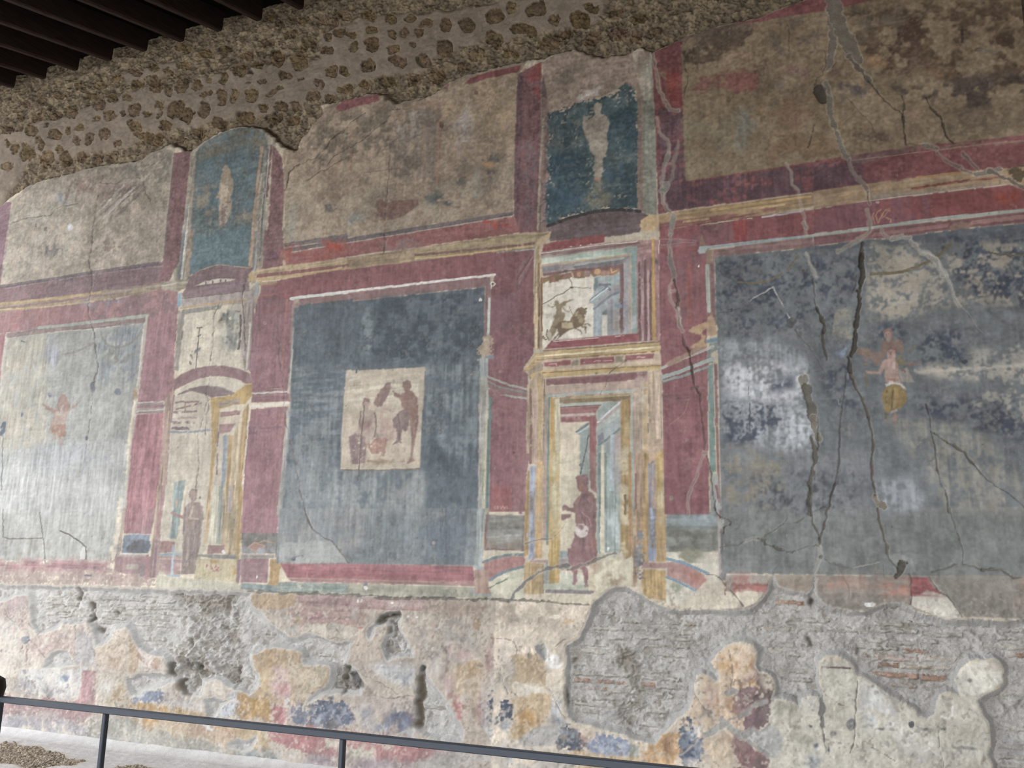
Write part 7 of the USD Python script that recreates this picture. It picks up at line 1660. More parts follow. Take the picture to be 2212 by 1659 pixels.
PART_TABLE = [
 (20, 'upper_panel', 'faded pale upper panel with feathered shapes, at the far left', 'fresco', [('A1', '70,1280 180,1160 380,1060 640,990 1010,900 1118,975 1100,1200 1062,1500 1040,1668 500,1760 0,1828 20,1652')]),
 (21, 'upper_panel', 'faded brown upper panel with animal traces over the central dark panel', 'fresco', [('A2', '-260,940 0,640 350,560 860,440 1310,380 1230,480 1218,900 1205,1350 600,1440 -250,1580')]),
 (22, 'upper_panel', 'brown stained upper panel in the top right corner', 'fresco', [('A3', '196,200 420,130 760,80 1058,40 1300,-80 2400,-100 2400,770 1620,850 1200,912 222,1066 205,660')]),
 (23, 'niche_panel', 'blue-green upright panel with a small standing figure, left bay', 'fresco', [('A1', '1240,940 1420,840 1600,795 1690,830 1710,930 1640,1230 1600,1640 1580,1710 1420,1750 1190,1840 1205,1652')]),
 (24, 'niche_panel', 'blue-green upright panel with a pale standing figure, right bay', 'fresco', [('A2', '1435,735 1540,682 1700,622 1880,580 1900,552 1990,580 2002,700 1998,1335 1700,1352 1418,1440')]),
 (25, 'pediment', 'dull purple arched pediment under the left blue-green panel', 'fresco', [('E2', '270,700 330,535 680,392 850,412 1110,445 1030,580 1045,700 245,790')]),
 (26, 'pediment', 'dull purple arched pediment under the right blue-green panel', 'fresco', [('A2', '1420,1442 1700,1354 2000,1342 2070,1372 2010,1480 1440,1540')]),
 (27, 'cornice_band', 'faded gold painted cornice, left stretch', 'fresco', [('E1', '-60,530 400,480 1300,362 2140,250 2140,330 1400,470 -60,640')]),
 (28, 'cornice_band', 'gold painted cornice over the central panel', 'fresco', [('E2', '1040,500 1200,452 2212,325 2212,455 1200,605 1030,600'), ('A2', '-260,1690 600,1578 1250,1485 1440,1475 1400,1560 900,1640 -260,1800')]),
 (29, 'cornice_band', 'gold painted cornice over the right dark panel', 'fresco', [('E4', '390,360 900,272 2260,92 2260,305 900,470 400,540'), ('E5', '-30,590 1100,440 2230,330 2230,560 1400,610 -30,800')]),
 (30, 'wall_panel', 'pale grey washed panel with a small winged figure, far left', 'fresco', [('E1', '95,945 780,858 1110,838 1715,762 1690,960 1640,1460 1500,2200 1400,3500 -80,3600 -60,1400')]),
 (31, 'wall_panel', 'slate blue central panel around the inset picture', 'fresco', [('B1', '1905,322 2250,282 2270,1670 1795,1670 1845,1150'), ('B2', '-190,340 640,247 1023,208 1022,500 985,1000 985,1660 -240,1660'), ('D2', '190,-5 1465,-5 1440,365 165,345')]),
 (32, 'wall_panel', 'dark blotched panel with winged figures, right side', 'fresco', [('E4', '1072,885 2000,768 2260,735 2260,1700 1092,1670'), ('E5', '-30,1248 620,1192 1600,1062 2260,1000 2260,1700 -30,1700'), ('B3', '395,10 2320,-110 2320,1560 432,1560'), ('D4', '-230,-15 2000,-15 2000,440 300,425 -230,415')]),
 (33, 'red_panel', 'dusky red strip between the pale panel and the arched doorway', 'fresco', [('B1', '945,400 1130,360 1105,700 1040,940 1045,1010 1000,1660 800,1660 868,1010'), ('D1', '803,-5 1002,-5 968,160 793,155')]),
 (34, 'red_panel', 'dusky red panel right of the arched doorway', 'fresco', [('E2', '1195,605 1570,590 1595,700 1525,1670 1050,1670 1105,1000'), ('B1', '1610,400 1880,330 1830,880 1600,880'), ('B1', '1600,985 1835,965 1770,1660 1535,1660'), ('D1', '1545,-5 1690,-5 1665,158 1537,158')]),
 (35, 'red_panel', 'dusky red panel between the blue panel and the gold doorway', 'fresco', [('E3', '880,640 1000,530 1400,490 1405,1670 870,1670'), ('B2', '1060,500 1345,480 1290,830 1290,1640 1050,1640')]),
 (36, 'red_panel', 'dusky red panel right of the gold doorway', 'fresco', [('E4', '412,440 1000,740 965,800 990,1670 420,1670'), ('B3', '62,-5 340,-5 345,400 360,1526 95,1526')]),
 (37, 'doorway_picture', 'painted arched doorway with pale columns and a standing woman', 'fresco', [('B1', '1108,800 1230,727 1430,707 1592,757 1603,900 1570,1200 1535,1660 1050,1660 1078,1200'), ('F6', '850,-5 1655,-5 1610,950 850,880')]),
 (38, 'doorway_picture', 'painted gold doorway with pale green columns and a man in dark red', 'fresco', [('B2', '1300,745 2150,700 2165,1660 1290,1660'), ('F7', '1030,-5 2212,-5 2100,900 1640,1060 1030,1040')]),
 (39, 'picture_field', 'small painted picture of a chariot drawn by leaping horses', 'fresco', [('H3', '280,370 1605,215 1610,1390 420,1488 290,1640')]),
 (40, 'picture_field', 'cream painted field above the arched doorway', 'fresco', [('E2', '230,920 960,860 975,1300 940,1670 140,1670')]),
 (41, 'inset_picture', 'small square cream picture set in the blue panel', 'fresco', [('B2', '140,735 640,718 645,726 612,1362 360,1372 102,1372 118,1050')]),
 (42, 'painted_base', 'dark red painted strip under the central panel', 'fresco', [('D2', '190,345 1428,366 1442,468 240,440')]),
 (50, 'painted_figure', 'small figure with spread wings', 30, [('B1', '255,930 330,960 375,885 425,885 455,960 520,920 440,1010 420,1230 360,1220 300,1120 350,1020')]),
 (51, 'painted_figure', 'two winged figures, the front one in a yellow skirt', 32, [('H4', '190,475 560,540 520,430 575,250 600,205 705,215 740,300 870,400 1020,455 1320,310 1180,450 950,690 1130,685 960,760 1030,960 900,1070 920,1240 790,1380 790,1540 610,1540 565,1200 600,960 480,850 330,830 520,720')]),
 (52, 'painted_figure', 'standing woman in a grey robe', 37, [('F6', '1150,110 1145,70 1200,22 1225,95 1278,200 1262,420 1195,840 1065,845 1095,340 985,260 1090,260 1110,190')]),
 (53, 'painted_figure', 'standing man in a dark red robe holding out his hands', 38, [('H2', '790,340 900,312 975,330 960,500 1060,620 1105,780 1095,1400 1090,1660 700,1670 660,1440 790,1080 560,990 560,920 690,890 578,850 600,755 750,800 870,590 800,490'), ('F7', '1440,590 1720,590 1690,740 1640,880 1620,970 1490,940')]),
 (54, 'painted_figure', 'pale standing figure', 24, [('A2', '1715,690 1745,648 1768,700 1818,790 1800,965 1765,1140 1725,1142 1690,950 1645,800 1670,740')]),
 (55, 'painted_figure', 'small dim standing figure', 23, [('A1', '1420,1075 1440,1045 1470,1120 1490,1160 1475,1330 1440,1430 1400,1440 1370,1270 1395,1220')]),
 (56, 'painted_figure', 'charioteer with flying cloak', 39, [('H3', '362,945 470,960 500,880 540,945 760,875 590,985 700,1078 620,1090 620,1210 500,1330 370,1490 455,1180 490,985')]),
 (57, 'painted_horse', 'leaping brown horses', 39, [('H3', '520,1290 700,1190 800,1020 950,1010 925,1190 1018,1282 955,1380 760,1320 520,1480')]),
 (58, 'painted_figure', 'dark-skinned man with one foot raised', 41, [('B2', '430,845 500,880 498,815 525,795 556,840 600,930 585,1150 580,1312 528,1330 556,1160 500,1200 440,1205 440,1050 510,990')]),
 (59, 'painted_figure', 'seated woman in grey and purple', 41, [('B2', '245,935 262,912 296,950 335,1060 390,1180 330,1335 165,1300 155,1160 215,1120')]),
 (70, 'painted_patch', 'orange and purple tongue of plaster reaching up into the brickwork', 'dado', [('G8', '695,490 900,340 1000,320 1150,350 1200,420 1150,560 1340,680 1370,780 1300,940 1240,1290 940,1230 640,1240 600,800 640,640 780,750')]),
 (71, 'painted_patch', 'faded red plaster strip below the handrail', 'dado', [('D2', '120,1390 700,1430 1380,1520 1340,1620 1000,1640 560,1600 140,1500')]),
 (72, 'painted_patch', 'dark blue mottled patch by the middle railing post', 'dado', [('D2', '270,1250 395,1290 520,1215 650,1290 665,1400 380,1400 270,1390')]),
 (73, 'painted_patch', 'square dark blue patch beside an ochre square', 'dado', [('D2', '1525,1195 1662,1245 1662,1380 1530,1380'), ('D3', '-20,1215 66,1240 66,1490 -20,1480')]),
 (74, 'painted_patch', 'ochre yellow plaster square left of the bare brickwork', 'dado', [('D3', '70,1190 310,1170 310,1340 110,1480 70,1500')]),
 (75, 'painted_patch', 'light blue rounded patch under the bare brickwork', 'dado', [('D3', '550,1530 580,1470 720,1450 820,1470 830,1560 700,1590 560,1560')]),
 (76, 'painted_patch', 'narrow dark blue upright patch right of an orange one', 'dado', [('G8', '330,1200 440,1180 500,1280 420,1360 610,1330 615,1620 350,1630')]),
 (77, 'painted_patch', 'dark red patch and strip at the lower left', 'dado', [('D1', '528,1030 615,1040 608,1240 590,1330 480,1310 0,1250 0,1190 500,1235')]),
 (78, 'painted_patch', 'orange band behind the handrail at the left', 'dado', [('D1', '830,1230 1270,1290 1400,1380 1000,1350 830,1290')]),
 (79, 'plaster_fragment', 'pale ochre upright fragment left of the central brick hole', 'dado', [('D2', '10,930 60,900 330,910 340,990 500,1005 510,1080 370,1225 0,1220 60,1110')]),
 (80, 'plaster_fragment', 'cream fragment with a dotted red edge, lower right', 'dado', [('D4', '395,975 470,965 590,1010 610,1090 620,1250 420,1190 400,1100')]),
 (81, 'plaster_fragment', 'rounded cream fragment at the far lower right', 'dado', [('D4', '1250,1080 1320,1000 1530,990 1565,1100 1410,1195 1470,1400 1120,1400 1130,1220 1290,1190')]),
]
# ------------------------------------------------------------------ fine grid of the wall surface
STEP = 1.85
_jx = np.arange(-165, 2300, STEP)
U = np.array([wall_at(p, 830.0)[0] for p in _jx]).astype(np.float32)
V = np.arange(-0.05, 8.62, 0.0067).astype(np.float32)
NU, NV = len(U), len(V)
PXg, PYg = project(U[None, :].astype(float), V[:, None].astype(float))
PXg = PXg.astype(np.float32); PYg = PYg.astype(np.float32)

def noise(sx, sy, seed):
    """Smooth value noise over the grid, cells sx by sy (in units of 1/270 m), 0..1."""
    rng = np.random.RandomState(seed)
    x = (U - U[0]) * 270 / sx; y = (V - V[0]) * 270 / sy
    L = rng.rand(int(y[-1]) + 3, int(x[-1]) + 3).astype(np.float32)
    ix, iy = x.astype(int), y.astype(int)
    tx, ty = x - ix, y - iy
    tx = tx * tx * (3 - 2 * tx); ty = (ty * ty * (3 - 2 * ty))[:, None]
    a = L[:, ix] * (1 - tx) + L[:, ix + 1] * tx
    return a[iy] * (1 - ty) + a[iy + 1] * ty
def uniform(n):
    z = (n - n.mean()) / n.std()
    return (1 / (1 + np.exp(-1.702 * z))).astype(np.float32)
def fbm(sx, sy, octaves, seed, gain=0.6):
    out = 0; a = 1.0
    for o in range(octaves):
        out = out + a * noise(max(sx / 2 ** o, 3.2), max(sy / 2 ** o, 3.2), seed + 31 * o); a *= gain
    return uniform(out)
NB = [fbm(46, 40, 4, 11 + 100 * k, 0.75) for k in range(3)]     # blotches
NF3 = [fbm(34, 28, 5, 911 + 100 * k, 0.92) for k in range(3)]   # finely broken blotches
NM = fbm(14, 14, 3, 411)
NF = uniform(noise(4.2, 4.2, 511) + 0.6 * noise(7, 7, 512))
NS = uniform(noise(3.3, 3.3, 611))
NV_ = [fbm(7, 90, 3, 711 + 50 * k, 0.8) for k in range(2)]      # vertical strokes
NH_ = [fbm(90, 7, 3, 811 + 50 * k, 0.8) for k in range(2)]      # horizontal strokes
BRUSH = fbm(5, 50, 2, 1001); WEAVE = fbm(40, 4, 2, 1002)
W1 = (1.5 * (noise(9, 9, 21) - 0.5), 1.5 * (noise(9, 9, 22) - 0.5))
W2 = (9 * (noise(28, 28, 23) - 0.5) + 7 * (noise(10, 10, 24) - 0.5) + 3 * (noise(5, 5, 25) - 0.5),
      9 * (noise(28, 28, 26) - 0.5) + 7 * (noise(10, 10, 27) - 0.5) + 3 * (noise(5, 5, 28) - 0.5))
WF = (2.6 * (noise(7, 7, 29) - 0.5), 2.6 * (noise(7, 7, 30) - 0.5))
WARP = {'0': (0.35 * W1[0], 0.35 * W1[1]), '1': W1, '2': W2, 'f': WF}

C = np.zeros((NV, NU, 3), np.float32)      # pigment (linear)
H = np.zeros((NV, NU), np.float32)         # height of the surface off the plane y = 0, towards the room
LAB = np.zeros((NV, NU), np.int32)

def window(p, pad):
    """Index slices of the grid that hold a photo-space box."""
    x0, y0 = p.min(0) - pad; x1, y1 = p.max(0) + pad
    w = np.array([wall_at(a, b) for a in np.clip((x0, x1), -400, 2700) for b in np.clip((y0, y1), -600, 2300)])
    j0, j1 = np.searchsorted(U, [w[:, 0].min(), w[:, 0].max()]); i0, i1 = np.searchsorted(V, [w[:, 1].min(), w[:, 1].max()])
    return slice(max(i0 - 1, 0), min(i1 + 1, NV)), slice(max(j0 - 1, 0), min(j1 + 1, NU))
def coords(sl, warp='0'):
    wx, wy = WARP[warp]
    return PXg[sl] + wx[sl], PYg[sl] + wy[sl]
def inside(p, x, y):
    r = np.zeros(x.shape, bool)
    n = len(p)
    for k in range(n):
        xa, ya = p[k]; xb, yb = p[(k + 1) % n]
        if ya == yb: continue
        c = (y > ya) != (y > yb)
        r ^= c & (x < (xb - xa) / (yb - ya) * (y - ya) + xa)
    return r
def seg_dist(p, x, y):
    d = np.full(x.shape, 1e9, np.float32)
    for (xa, ya), (xb, yb) in zip(p[:-1], p[1:]):
        vx, vy = xb - xa, yb - ya
        t = np.clip(((x - xa) * vx + (y - ya) * vy) / (vx * vx + vy * vy + 1e-9), 0, 1)
        d = np.minimum(d, (x - xa - t * vx) ** 2 + (y - ya - t * vy) ** 2)
    return np.sqrt(d)
def soft(mask):
    return ndimage.gaussian_filter(mask.astype(np.float32), 0.6)
def step(a, b, x):
    t = np.clip((x - a) / (b - a), 0, 1)
    return t * t * (3 - 2 * t)

def run_op(line, k):
    head, _, body = line.partition(':')
    t = head.split()
    if t[0] == 'HATCH':
        crop, col, wd = t[1], [float(v) for v in t[2].split(',')], float(t[3])
        q = body.split(); a, b = pts_of(crop, q[0])[0], pts_of(crop, q[1])[0]
        n, dx, dy = float(q[2]), abs(float(q[3])) / CROPS[crop][2], float(q[4]) / CROPS[crop][2]
        n = int(n)
        sl = window(np.array([a, b]), 3 + max(dx, dy)); x, y = coords(sl, '1')
        d = np.full(x.shape, 1e9, np.float32)
        for i in range(n):
            o = a + (b - a) * i / n
            d = np.minimum(d, seg_dist(np.array([o + (dx, 0), o + (0, dy)]), x, y))
        m = step(wd * 0.5 + 0.9, wd * 0.5 - 0.5, d) * 0.6
        C[sl] += m[..., None] * (faded(col, *(a + b) / 2) - C[sl])
        return
    crop, kind, col = t[0], t[1], np.array([float(v) for v in t[2].split(',')])
    rest = t[3:]; width = 3.0
    if kind == 'l': width = float(rest[0]); rest = rest[1:]
    o = {}
    for r in rest:
        m_ = re.match(r'^([a-z]+)([\d.]*)$', r)
        if m_: o[m_.group(1)] = m_.group(2)
    warp = o.get('w', '1')
    fig = 'f' in o and o['f'] == ''
    fine = 'f' in o and o['f'] in ('2', '3')
    if fig: warp = 'f'
    if kind == 'b':
        q = body.split(); c = pts_of(crop, q[0])[0]; rx, ry = [float(v) / CROPS[crop][2] for v in q[1].split(',')]
        box = np.array([c - (rx, ry), c + (rx, ry)]); sl = window(box, 0.4 * max(rx, ry) + 3)
        x, y = coords(sl, 'f' if max(rx, ry) < 14 or fig else '2')
        d = np.hypot((x - c[0]) / rx, (y - c[1]) / ry)
        m = step(1.12, 0.86, d) if 'c' not in o else step(1.25, 0.35, d)
        cen = c
    else:
        p = pts_of(crop, body); cen = p.mean(0)
        cen = np.array([np.clip(cen[0], 0, 2212), np.clip(cen[1], 0, 1659)])
        if kind == 'p':
            sl = window(p, 16); x, y = coords(sl, warp); m = soft(inside(p, x, y))
            if warp == '2' and 'c' in o and float(o['c'] or 1) < 0.75:
                m = ndimage.gaussian_filter(m, 3.2)
            elif warp == '2':
                nz = 0.5 + 1.1 * (0.6 * NF3[k % 3][sl] + 0.4 * NF[sl] - 0.5)
                m = step(nz - 0.22, nz + 0.22, ndimage.gaussian_filter(m, 3.0))
        else:
            sl = window(p, 8 + width); x, y = coords(sl, warp if warp != '2' else 'f')
            m = step(width * 0.5 + 0.8, width * 0.5 - 0.6, seg_dist(p, x, y))
    if m.size == 0: return
    if 'c' in o:
        cv = float(o['c'] or 1)
        base = NF3[k % 3] if fine else NB[k % 3]
        n = 0.62 * base[sl] + 0.38 * NM[sl]
        wd = 0.13 if fine else 0.15
        if 'v' in o: n = 0.68 * n + 0.32 * NV_[k % 2][sl]; wd = 0.24
        if 'h' in o: n = 0.60 * n + 0.40 * NH_[k % 2][sl]; wd = 0.20
        if cv >= 0.8: n = 0.6 * n + 0.4 * NF[sl]; wd = 0.14
        if fine: n = 0.75 * n + 0.25 * NF[sl]
        m = m * step(cv + wd, cv - wd, n)
        if kind == 'p' and warp == '2' and cv < 0.8:
            m = ndimage.gaussian_filter(m, 0.7)
    m = m * float(o.get('a') or 1.0)
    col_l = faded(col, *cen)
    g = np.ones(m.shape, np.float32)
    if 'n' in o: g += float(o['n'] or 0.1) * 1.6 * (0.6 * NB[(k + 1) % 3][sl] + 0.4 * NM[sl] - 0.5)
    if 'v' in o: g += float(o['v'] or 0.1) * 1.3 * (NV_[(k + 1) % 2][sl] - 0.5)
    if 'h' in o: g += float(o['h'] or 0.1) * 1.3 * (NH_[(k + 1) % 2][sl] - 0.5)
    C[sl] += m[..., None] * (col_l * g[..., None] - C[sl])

# ------------------------------------------------------------------ where plaster survives
def chained(text):
    out = []
    for line in text.strip().splitlines():
        a, _, b = line.partition(':'); t = a.split()
        if t[0] == '+': out[-1] = np.vstack([out[-1], pts_of(t[1], b)])
        else: out.append((pts_of(t[1], b)) if t[0] != 'UB' or not out else pts_of(t[1], b))
    return out
_lines = HOLES.strip().splitlines()
UPPER = np.vstack([pts_of(l.split()[1], l.partition(':')[2]) for l in _lines if l.startswith('UB')])
HOLE_POLYS = chained('\n'.join(l for l in _lines if not l.startswith('UB')))
_full = (slice(0, NV), slice(0, NU))
_ex = np.sin(PXg * 0)  # keeps the grid's dtype
rag = (PXg + W1[0] * 1.6 + 0.35 * W2[0], PYg + W1[1] * 1.6 + 0.35 * W2[1])
body = np.vstack([UPPER, [[4200, -600], [4200, 4000], [-1500, 4000], [-1500, UPPER[0, 1] + 60]]])
PL = inside(body, *rag)
for hp in HOLE_POLYS:
    sl = window(hp, 10)
    PL[sl] &= ~inside(hp, rag[0][sl], rag[1][sl])
PL = ndimage.binary_opening(PL, iterations=1)
DIN = ndimage.distance_transform_edt(PL).astype(np.float32) * STEP
DOUT = ndimage.distance_transform_edt(~PL).astype(np.float32) * STEP
UPZONE = PYg < 905                            # which masonry: rubble above, brick below
up_mas = ~PL & UPZONE; low_mas = ~PL & ~UPZONE

# ------------------------------------------------------------------ paint
C[:] = faded((196, 180, 152), 1100, 800)
_k = 0
for _text in (OPS_UPPER, OPS_MID, OPS_DOOR, OPS_RIGHT, OPS_DADO):
    for _l in _text.strip().splitlines():
        if _l and not _l.startswith('#'):
            run_op(_l, _k); _k += 1
# age: brush strokes, weave of the trowel, faded and darker clouds, lost flecks
g = 1 + 0.12 * (BRUSH - 0.5) + 0.07 * (WEAVE - 0.5) + 0.14 * (NF - 0.5) + 0.12 * (NM - 0.5) + 0.10 * (NB[0] - 0.5)
stain = fbm(150, 120, 4, 4001, 0.7); stain2 = fbm(40, 60, 4, 4101, 0.8)
g = g * (1 + 0.16 * (stain - 0.5) + 0.14 * (stain2 - 0.5))
upper_dirt = step(60, -60, PYg - (640 - 0.137 * PXg))            # soot and wash marks above the cornice
g = g * (1 + upper_dirt * (0.34 * (fbm(60, 44, 5, 4201, 0.85) - 0.5) + 0.12 * (NF - 0.5)))
C *= g[..., None]
fade = step(0.80, 1.0, 0.6 * NB[1] + 0.4 * NF)[..., None] * 0.25
C += fade * (np.float32([0.34, 0.31, 0.28]) - C)
_scratch = step(0.90, 0.99, 0.5 * NV_[0] + 0.5 * NS)[..., None] * 0.30
C += _scratch * (np.float32([0.42, 0.39, 0.35]) - C)
fleck = step(0.965, 0.985, NS * 0.75 + 0.25 * NB[2])[..., None] * 0.55
C += fleck * (np.float32([0.50, 0.46, 0.40]) - C)
pit = step(0.040, 0.020, NS * 0.8 + 0.2 * NM)
C *= (1 - 0.45 * pit)[..., None]
# lower part of the wall: coarser losses
low = step(1240, 1330, PYg) * PL
loss = low * step(0.72, 0.80, 0.5 * NF3[1] + 0.3 * NF + 0.2 * NB[2])
C += (loss * 0.42)[..., None] * (faded((206, 194, 172), 1000, 1450) - C)
loss2 = low * step(0.23, 0.16, 0.5 * NF3[2] + 0.35 * NF + 0.15 * NB[1])
C += (loss2 * 0.45)[..., None] * (faded((128, 118, 106), 1000, 1450) - C)

# ------------------------------------------------------------------ relief of the plaster
H[:] = 0.004 * (NB[0] - 0.5) + 0.0016 * (NM - 0.5) + 0.0007 * (NF - 0.5) - 0.0012 * pit
H += low * (0.006 * (NB[2] - 0.5) + 0.0035 * (NM - 0.5) + 0.002 * (NF - 0.5)) - 0.002 * loss
H -= 0.006 * step(5.0, 0.0, DIN) * PL                       # worn edges
edge_pale = PL * step(5.0, 1.0, DIN + 3 * (NM - 0.5))
C += (edge_pale * 0.55)[..., None] * (faded((206, 196, 178), 1100, 1300) - C)

# cracks, their mortar fillings, and the dado groove with its shadow coloured in
CR = np.zeros((NV, NU), np.int8)
for _l in CRACKS.strip().splitlines():
    if not _l or _l.startswith('#'): continue
    a, _, b = _l.partition(':'); t = a.split()
    p = pts_of(t[0], b); wd, dep, col = float(t[1]), float(t[2]), [float(v) for v in t[3].split(',')]
    sl = window(p, wd + 8); x = PXg[sl] + 0.5 * W2[0][sl] + W1[0][sl]; y = PYg[sl] + 0.5 * W2[1][sl] + W1[1][sl]
    d = seg_dist(p, x, y) + (NM[sl] - 0.5) * min(wd * 0.45, 6)
    wide = wd * (0.40 if wd < 9 else 0.46)
    m = step(wide + 0.9, max(wide - 0.7, 0.1), d) * PL[sl] * (0.8 if wd < 6 else 0.92)
    if wd < 3: m = m * (0.55 + 0.45 * step(0.2, 0.5, NB[1][sl]))
    C[sl] += m[..., None] * (faded(col, *p.mean(0)) * (1 + 0.25 * (NM[sl] - 0.5))[..., None] - C[sl])
    if dep > 0:
        H[sl] -= m * dep * 0.001
    else:
        H[sl] -= m * 0.0015
        halo = step(wide + 4.5, wide + 1.0, d) * (1 - m) * PL[sl] * 0.3
        C[sl] += halo[..., None] * (faded((196, 184, 166), *p.mean(0)) - C[sl])
    if wd >= 3.5: CR[sl][m > 0.5] = 1 if dep > 0 else 2

# ------------------------------------------------------------------ bare masonry
smooth_up = np.zeros((NV, NU), np.float32)
for poly in SMOOTH_MORTAR:
    p = pts_of(poly[0], poly[1]); sl = window(p, 12); x, y = coords(sl, '2')
    smooth_up[sl] = np.maximum(smooth_up[sl], inside(p, x, y))
smooth_up = ndimage.gaussian_filter(smooth_up, 2.0)
rough_n = fbm(34, 26, 5, 2001, 0.72); knob = fbm(15, 13, 3, 2003, 0.8)
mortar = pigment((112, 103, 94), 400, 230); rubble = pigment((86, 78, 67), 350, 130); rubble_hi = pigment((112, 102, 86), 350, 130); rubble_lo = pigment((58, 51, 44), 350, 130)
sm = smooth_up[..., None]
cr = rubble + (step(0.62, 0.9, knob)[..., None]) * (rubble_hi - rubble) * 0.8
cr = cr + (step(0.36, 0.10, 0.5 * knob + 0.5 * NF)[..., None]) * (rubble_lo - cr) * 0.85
cs = mortar * (1 + 0.30 * (NB[2] - 0.5) + 0.12 * (NF - 0.5))[..., None]
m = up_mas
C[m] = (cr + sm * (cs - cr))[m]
hu = -0.044 + 0.026 * (rough_n - 0.5) + 0.010 * (knob - 0.5) + 0.004 * (NF - 0.5)
hs = -0.030 + 0.008 * (NB[1] - 0.5) + 0.002 * (NM - 0.5)
hm = hu + smooth_up * (hs - hu)
H[m] = hm[m]
# edging along the broken plaster, of grey mortar in the lower wall
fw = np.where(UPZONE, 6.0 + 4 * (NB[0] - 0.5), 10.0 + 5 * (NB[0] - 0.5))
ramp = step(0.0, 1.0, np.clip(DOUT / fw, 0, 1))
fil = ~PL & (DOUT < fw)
lowc = pigment((192, 190, 187), 900, 1420); lowd = pigment((160, 154, 146), 900, 1420); lowp = pigment((214, 212, 209), 900, 1420)
cl = lowc * (1 + 0.22 * (NB[1] - 0.5) + 0.22 * (NM - 0.5))[..., None]
cl = cl + step(0.28, 0.12, 0.6 * knob + 0.4 * NB[0])[..., None] * (lowd - cl) * 0.8
cl = cl + step(0.76, 0.92, 0.5 * knob + 0.5 * NF3[0])[..., None] * (lowp - cl) * 0.6
C[low_mas] = cl[low_mas]
rough_low = np.zeros((NV, NU), np.float32)
for poly in ROUGH_LOW:
    p = pts_of(poly[0], poly[1]); sl = window(p, 12); x, y = coords(sl, '2')
    rough_low[sl] = np.maximum(rough_low[sl], inside(p, x, y))
rough_low = ndimage.gaussian_filter(rough_low, 3.0)
brown = pigment((140, 128, 110), 420, 1420)
C[low_mas] += (0.55 * rough_low * step(0.3, 0.7, NB[0]))[low_mas][:, None] * (brown - C[low_mas])
hl = -0.036 + 0.012 * (rough_n - 0.5) + 0.009 * (knob - 0.5) + 0.004 * (NF - 0.5) + rough_low * (0.032 * (rough_n - 0.5) + 0.010 * (knob - 0.5) - 0.008)
H[low_mas] = hl[low_mas]

# stones of the rubble wall: rough faces a little below the pointing
STONE0 = 1000
stone_id = 0
_rs = np.random.RandomState(5)
for _l in STONES.strip().splitlines():
    t = _l.split(); crop = t[0]; ox, oy, s = CROPS[crop]
    for q in t[1:]:
        cx, cy, rx, ry = [float(v) for v in q.split(',')]
        c = np.array([cx / s + ox, cy / s + oy]); rx /= s; ry /= s
        sl = window(np.array([c - (rx, ry), c + (rx, ry)]) , 6); 
        x = PXg[sl] + 0.8 * W2[0][sl]; y = PYg[sl] + 0.8 * W2[1][sl]
        an = _rs.uniform(-0.45, 0.45); dx, dy = x - c[0], y - c[1]
        ex, ey = (dx * math.cos(an) + dy * math.sin(an)) / rx, (-dx * math.sin(an) + dy * math.cos(an)) / ry
        pw = _rs.uniform(2.0, 3.4)
        d = (np.abs(ex) ** pw + np.abs(ey) ** pw) ** (1 / pw)
        ms = (d < 1.0) & up_mas[sl] & (DOUT[sl] > 5) & (LAB[sl] == 0)
        if ms.sum() < 30: continue
        tone = _rs.uniform(0.88, 1.25); hue = np.array([1, _rs.uniform(0.93, 1.0), _rs.uniform(0.80, 0.98)])
        base = pigment((90, 79, 66), 400, 230) * tone * hue
        cc = base * (1 + 0.5 * (NM[sl] - 0.5) + 0.35 * (NF[sl] - 0.5))[..., None]
        cc = cc + step(0.20, 0.08, 0.5 * knob[sl] + 0.5 * NF[sl])[..., None] * (base * 0.3 - cc)
        C[sl][ms] = cc[ms]
        near = (d >= 1.0) & (d < 1.18) & up_mas[sl]
        H[sl][ms] = (np.minimum(hm[sl], -0.034) - 0.006 * step(0.70, 1.0, d) + 0.012 * (knob[sl] - 0.45) + 0.005 * (NF[sl] - 0.5) - 0.004)[ms]
        LAB[sl][ms] = STONE0 + stone_id; stone_id += 1
N_STONES = stone_id

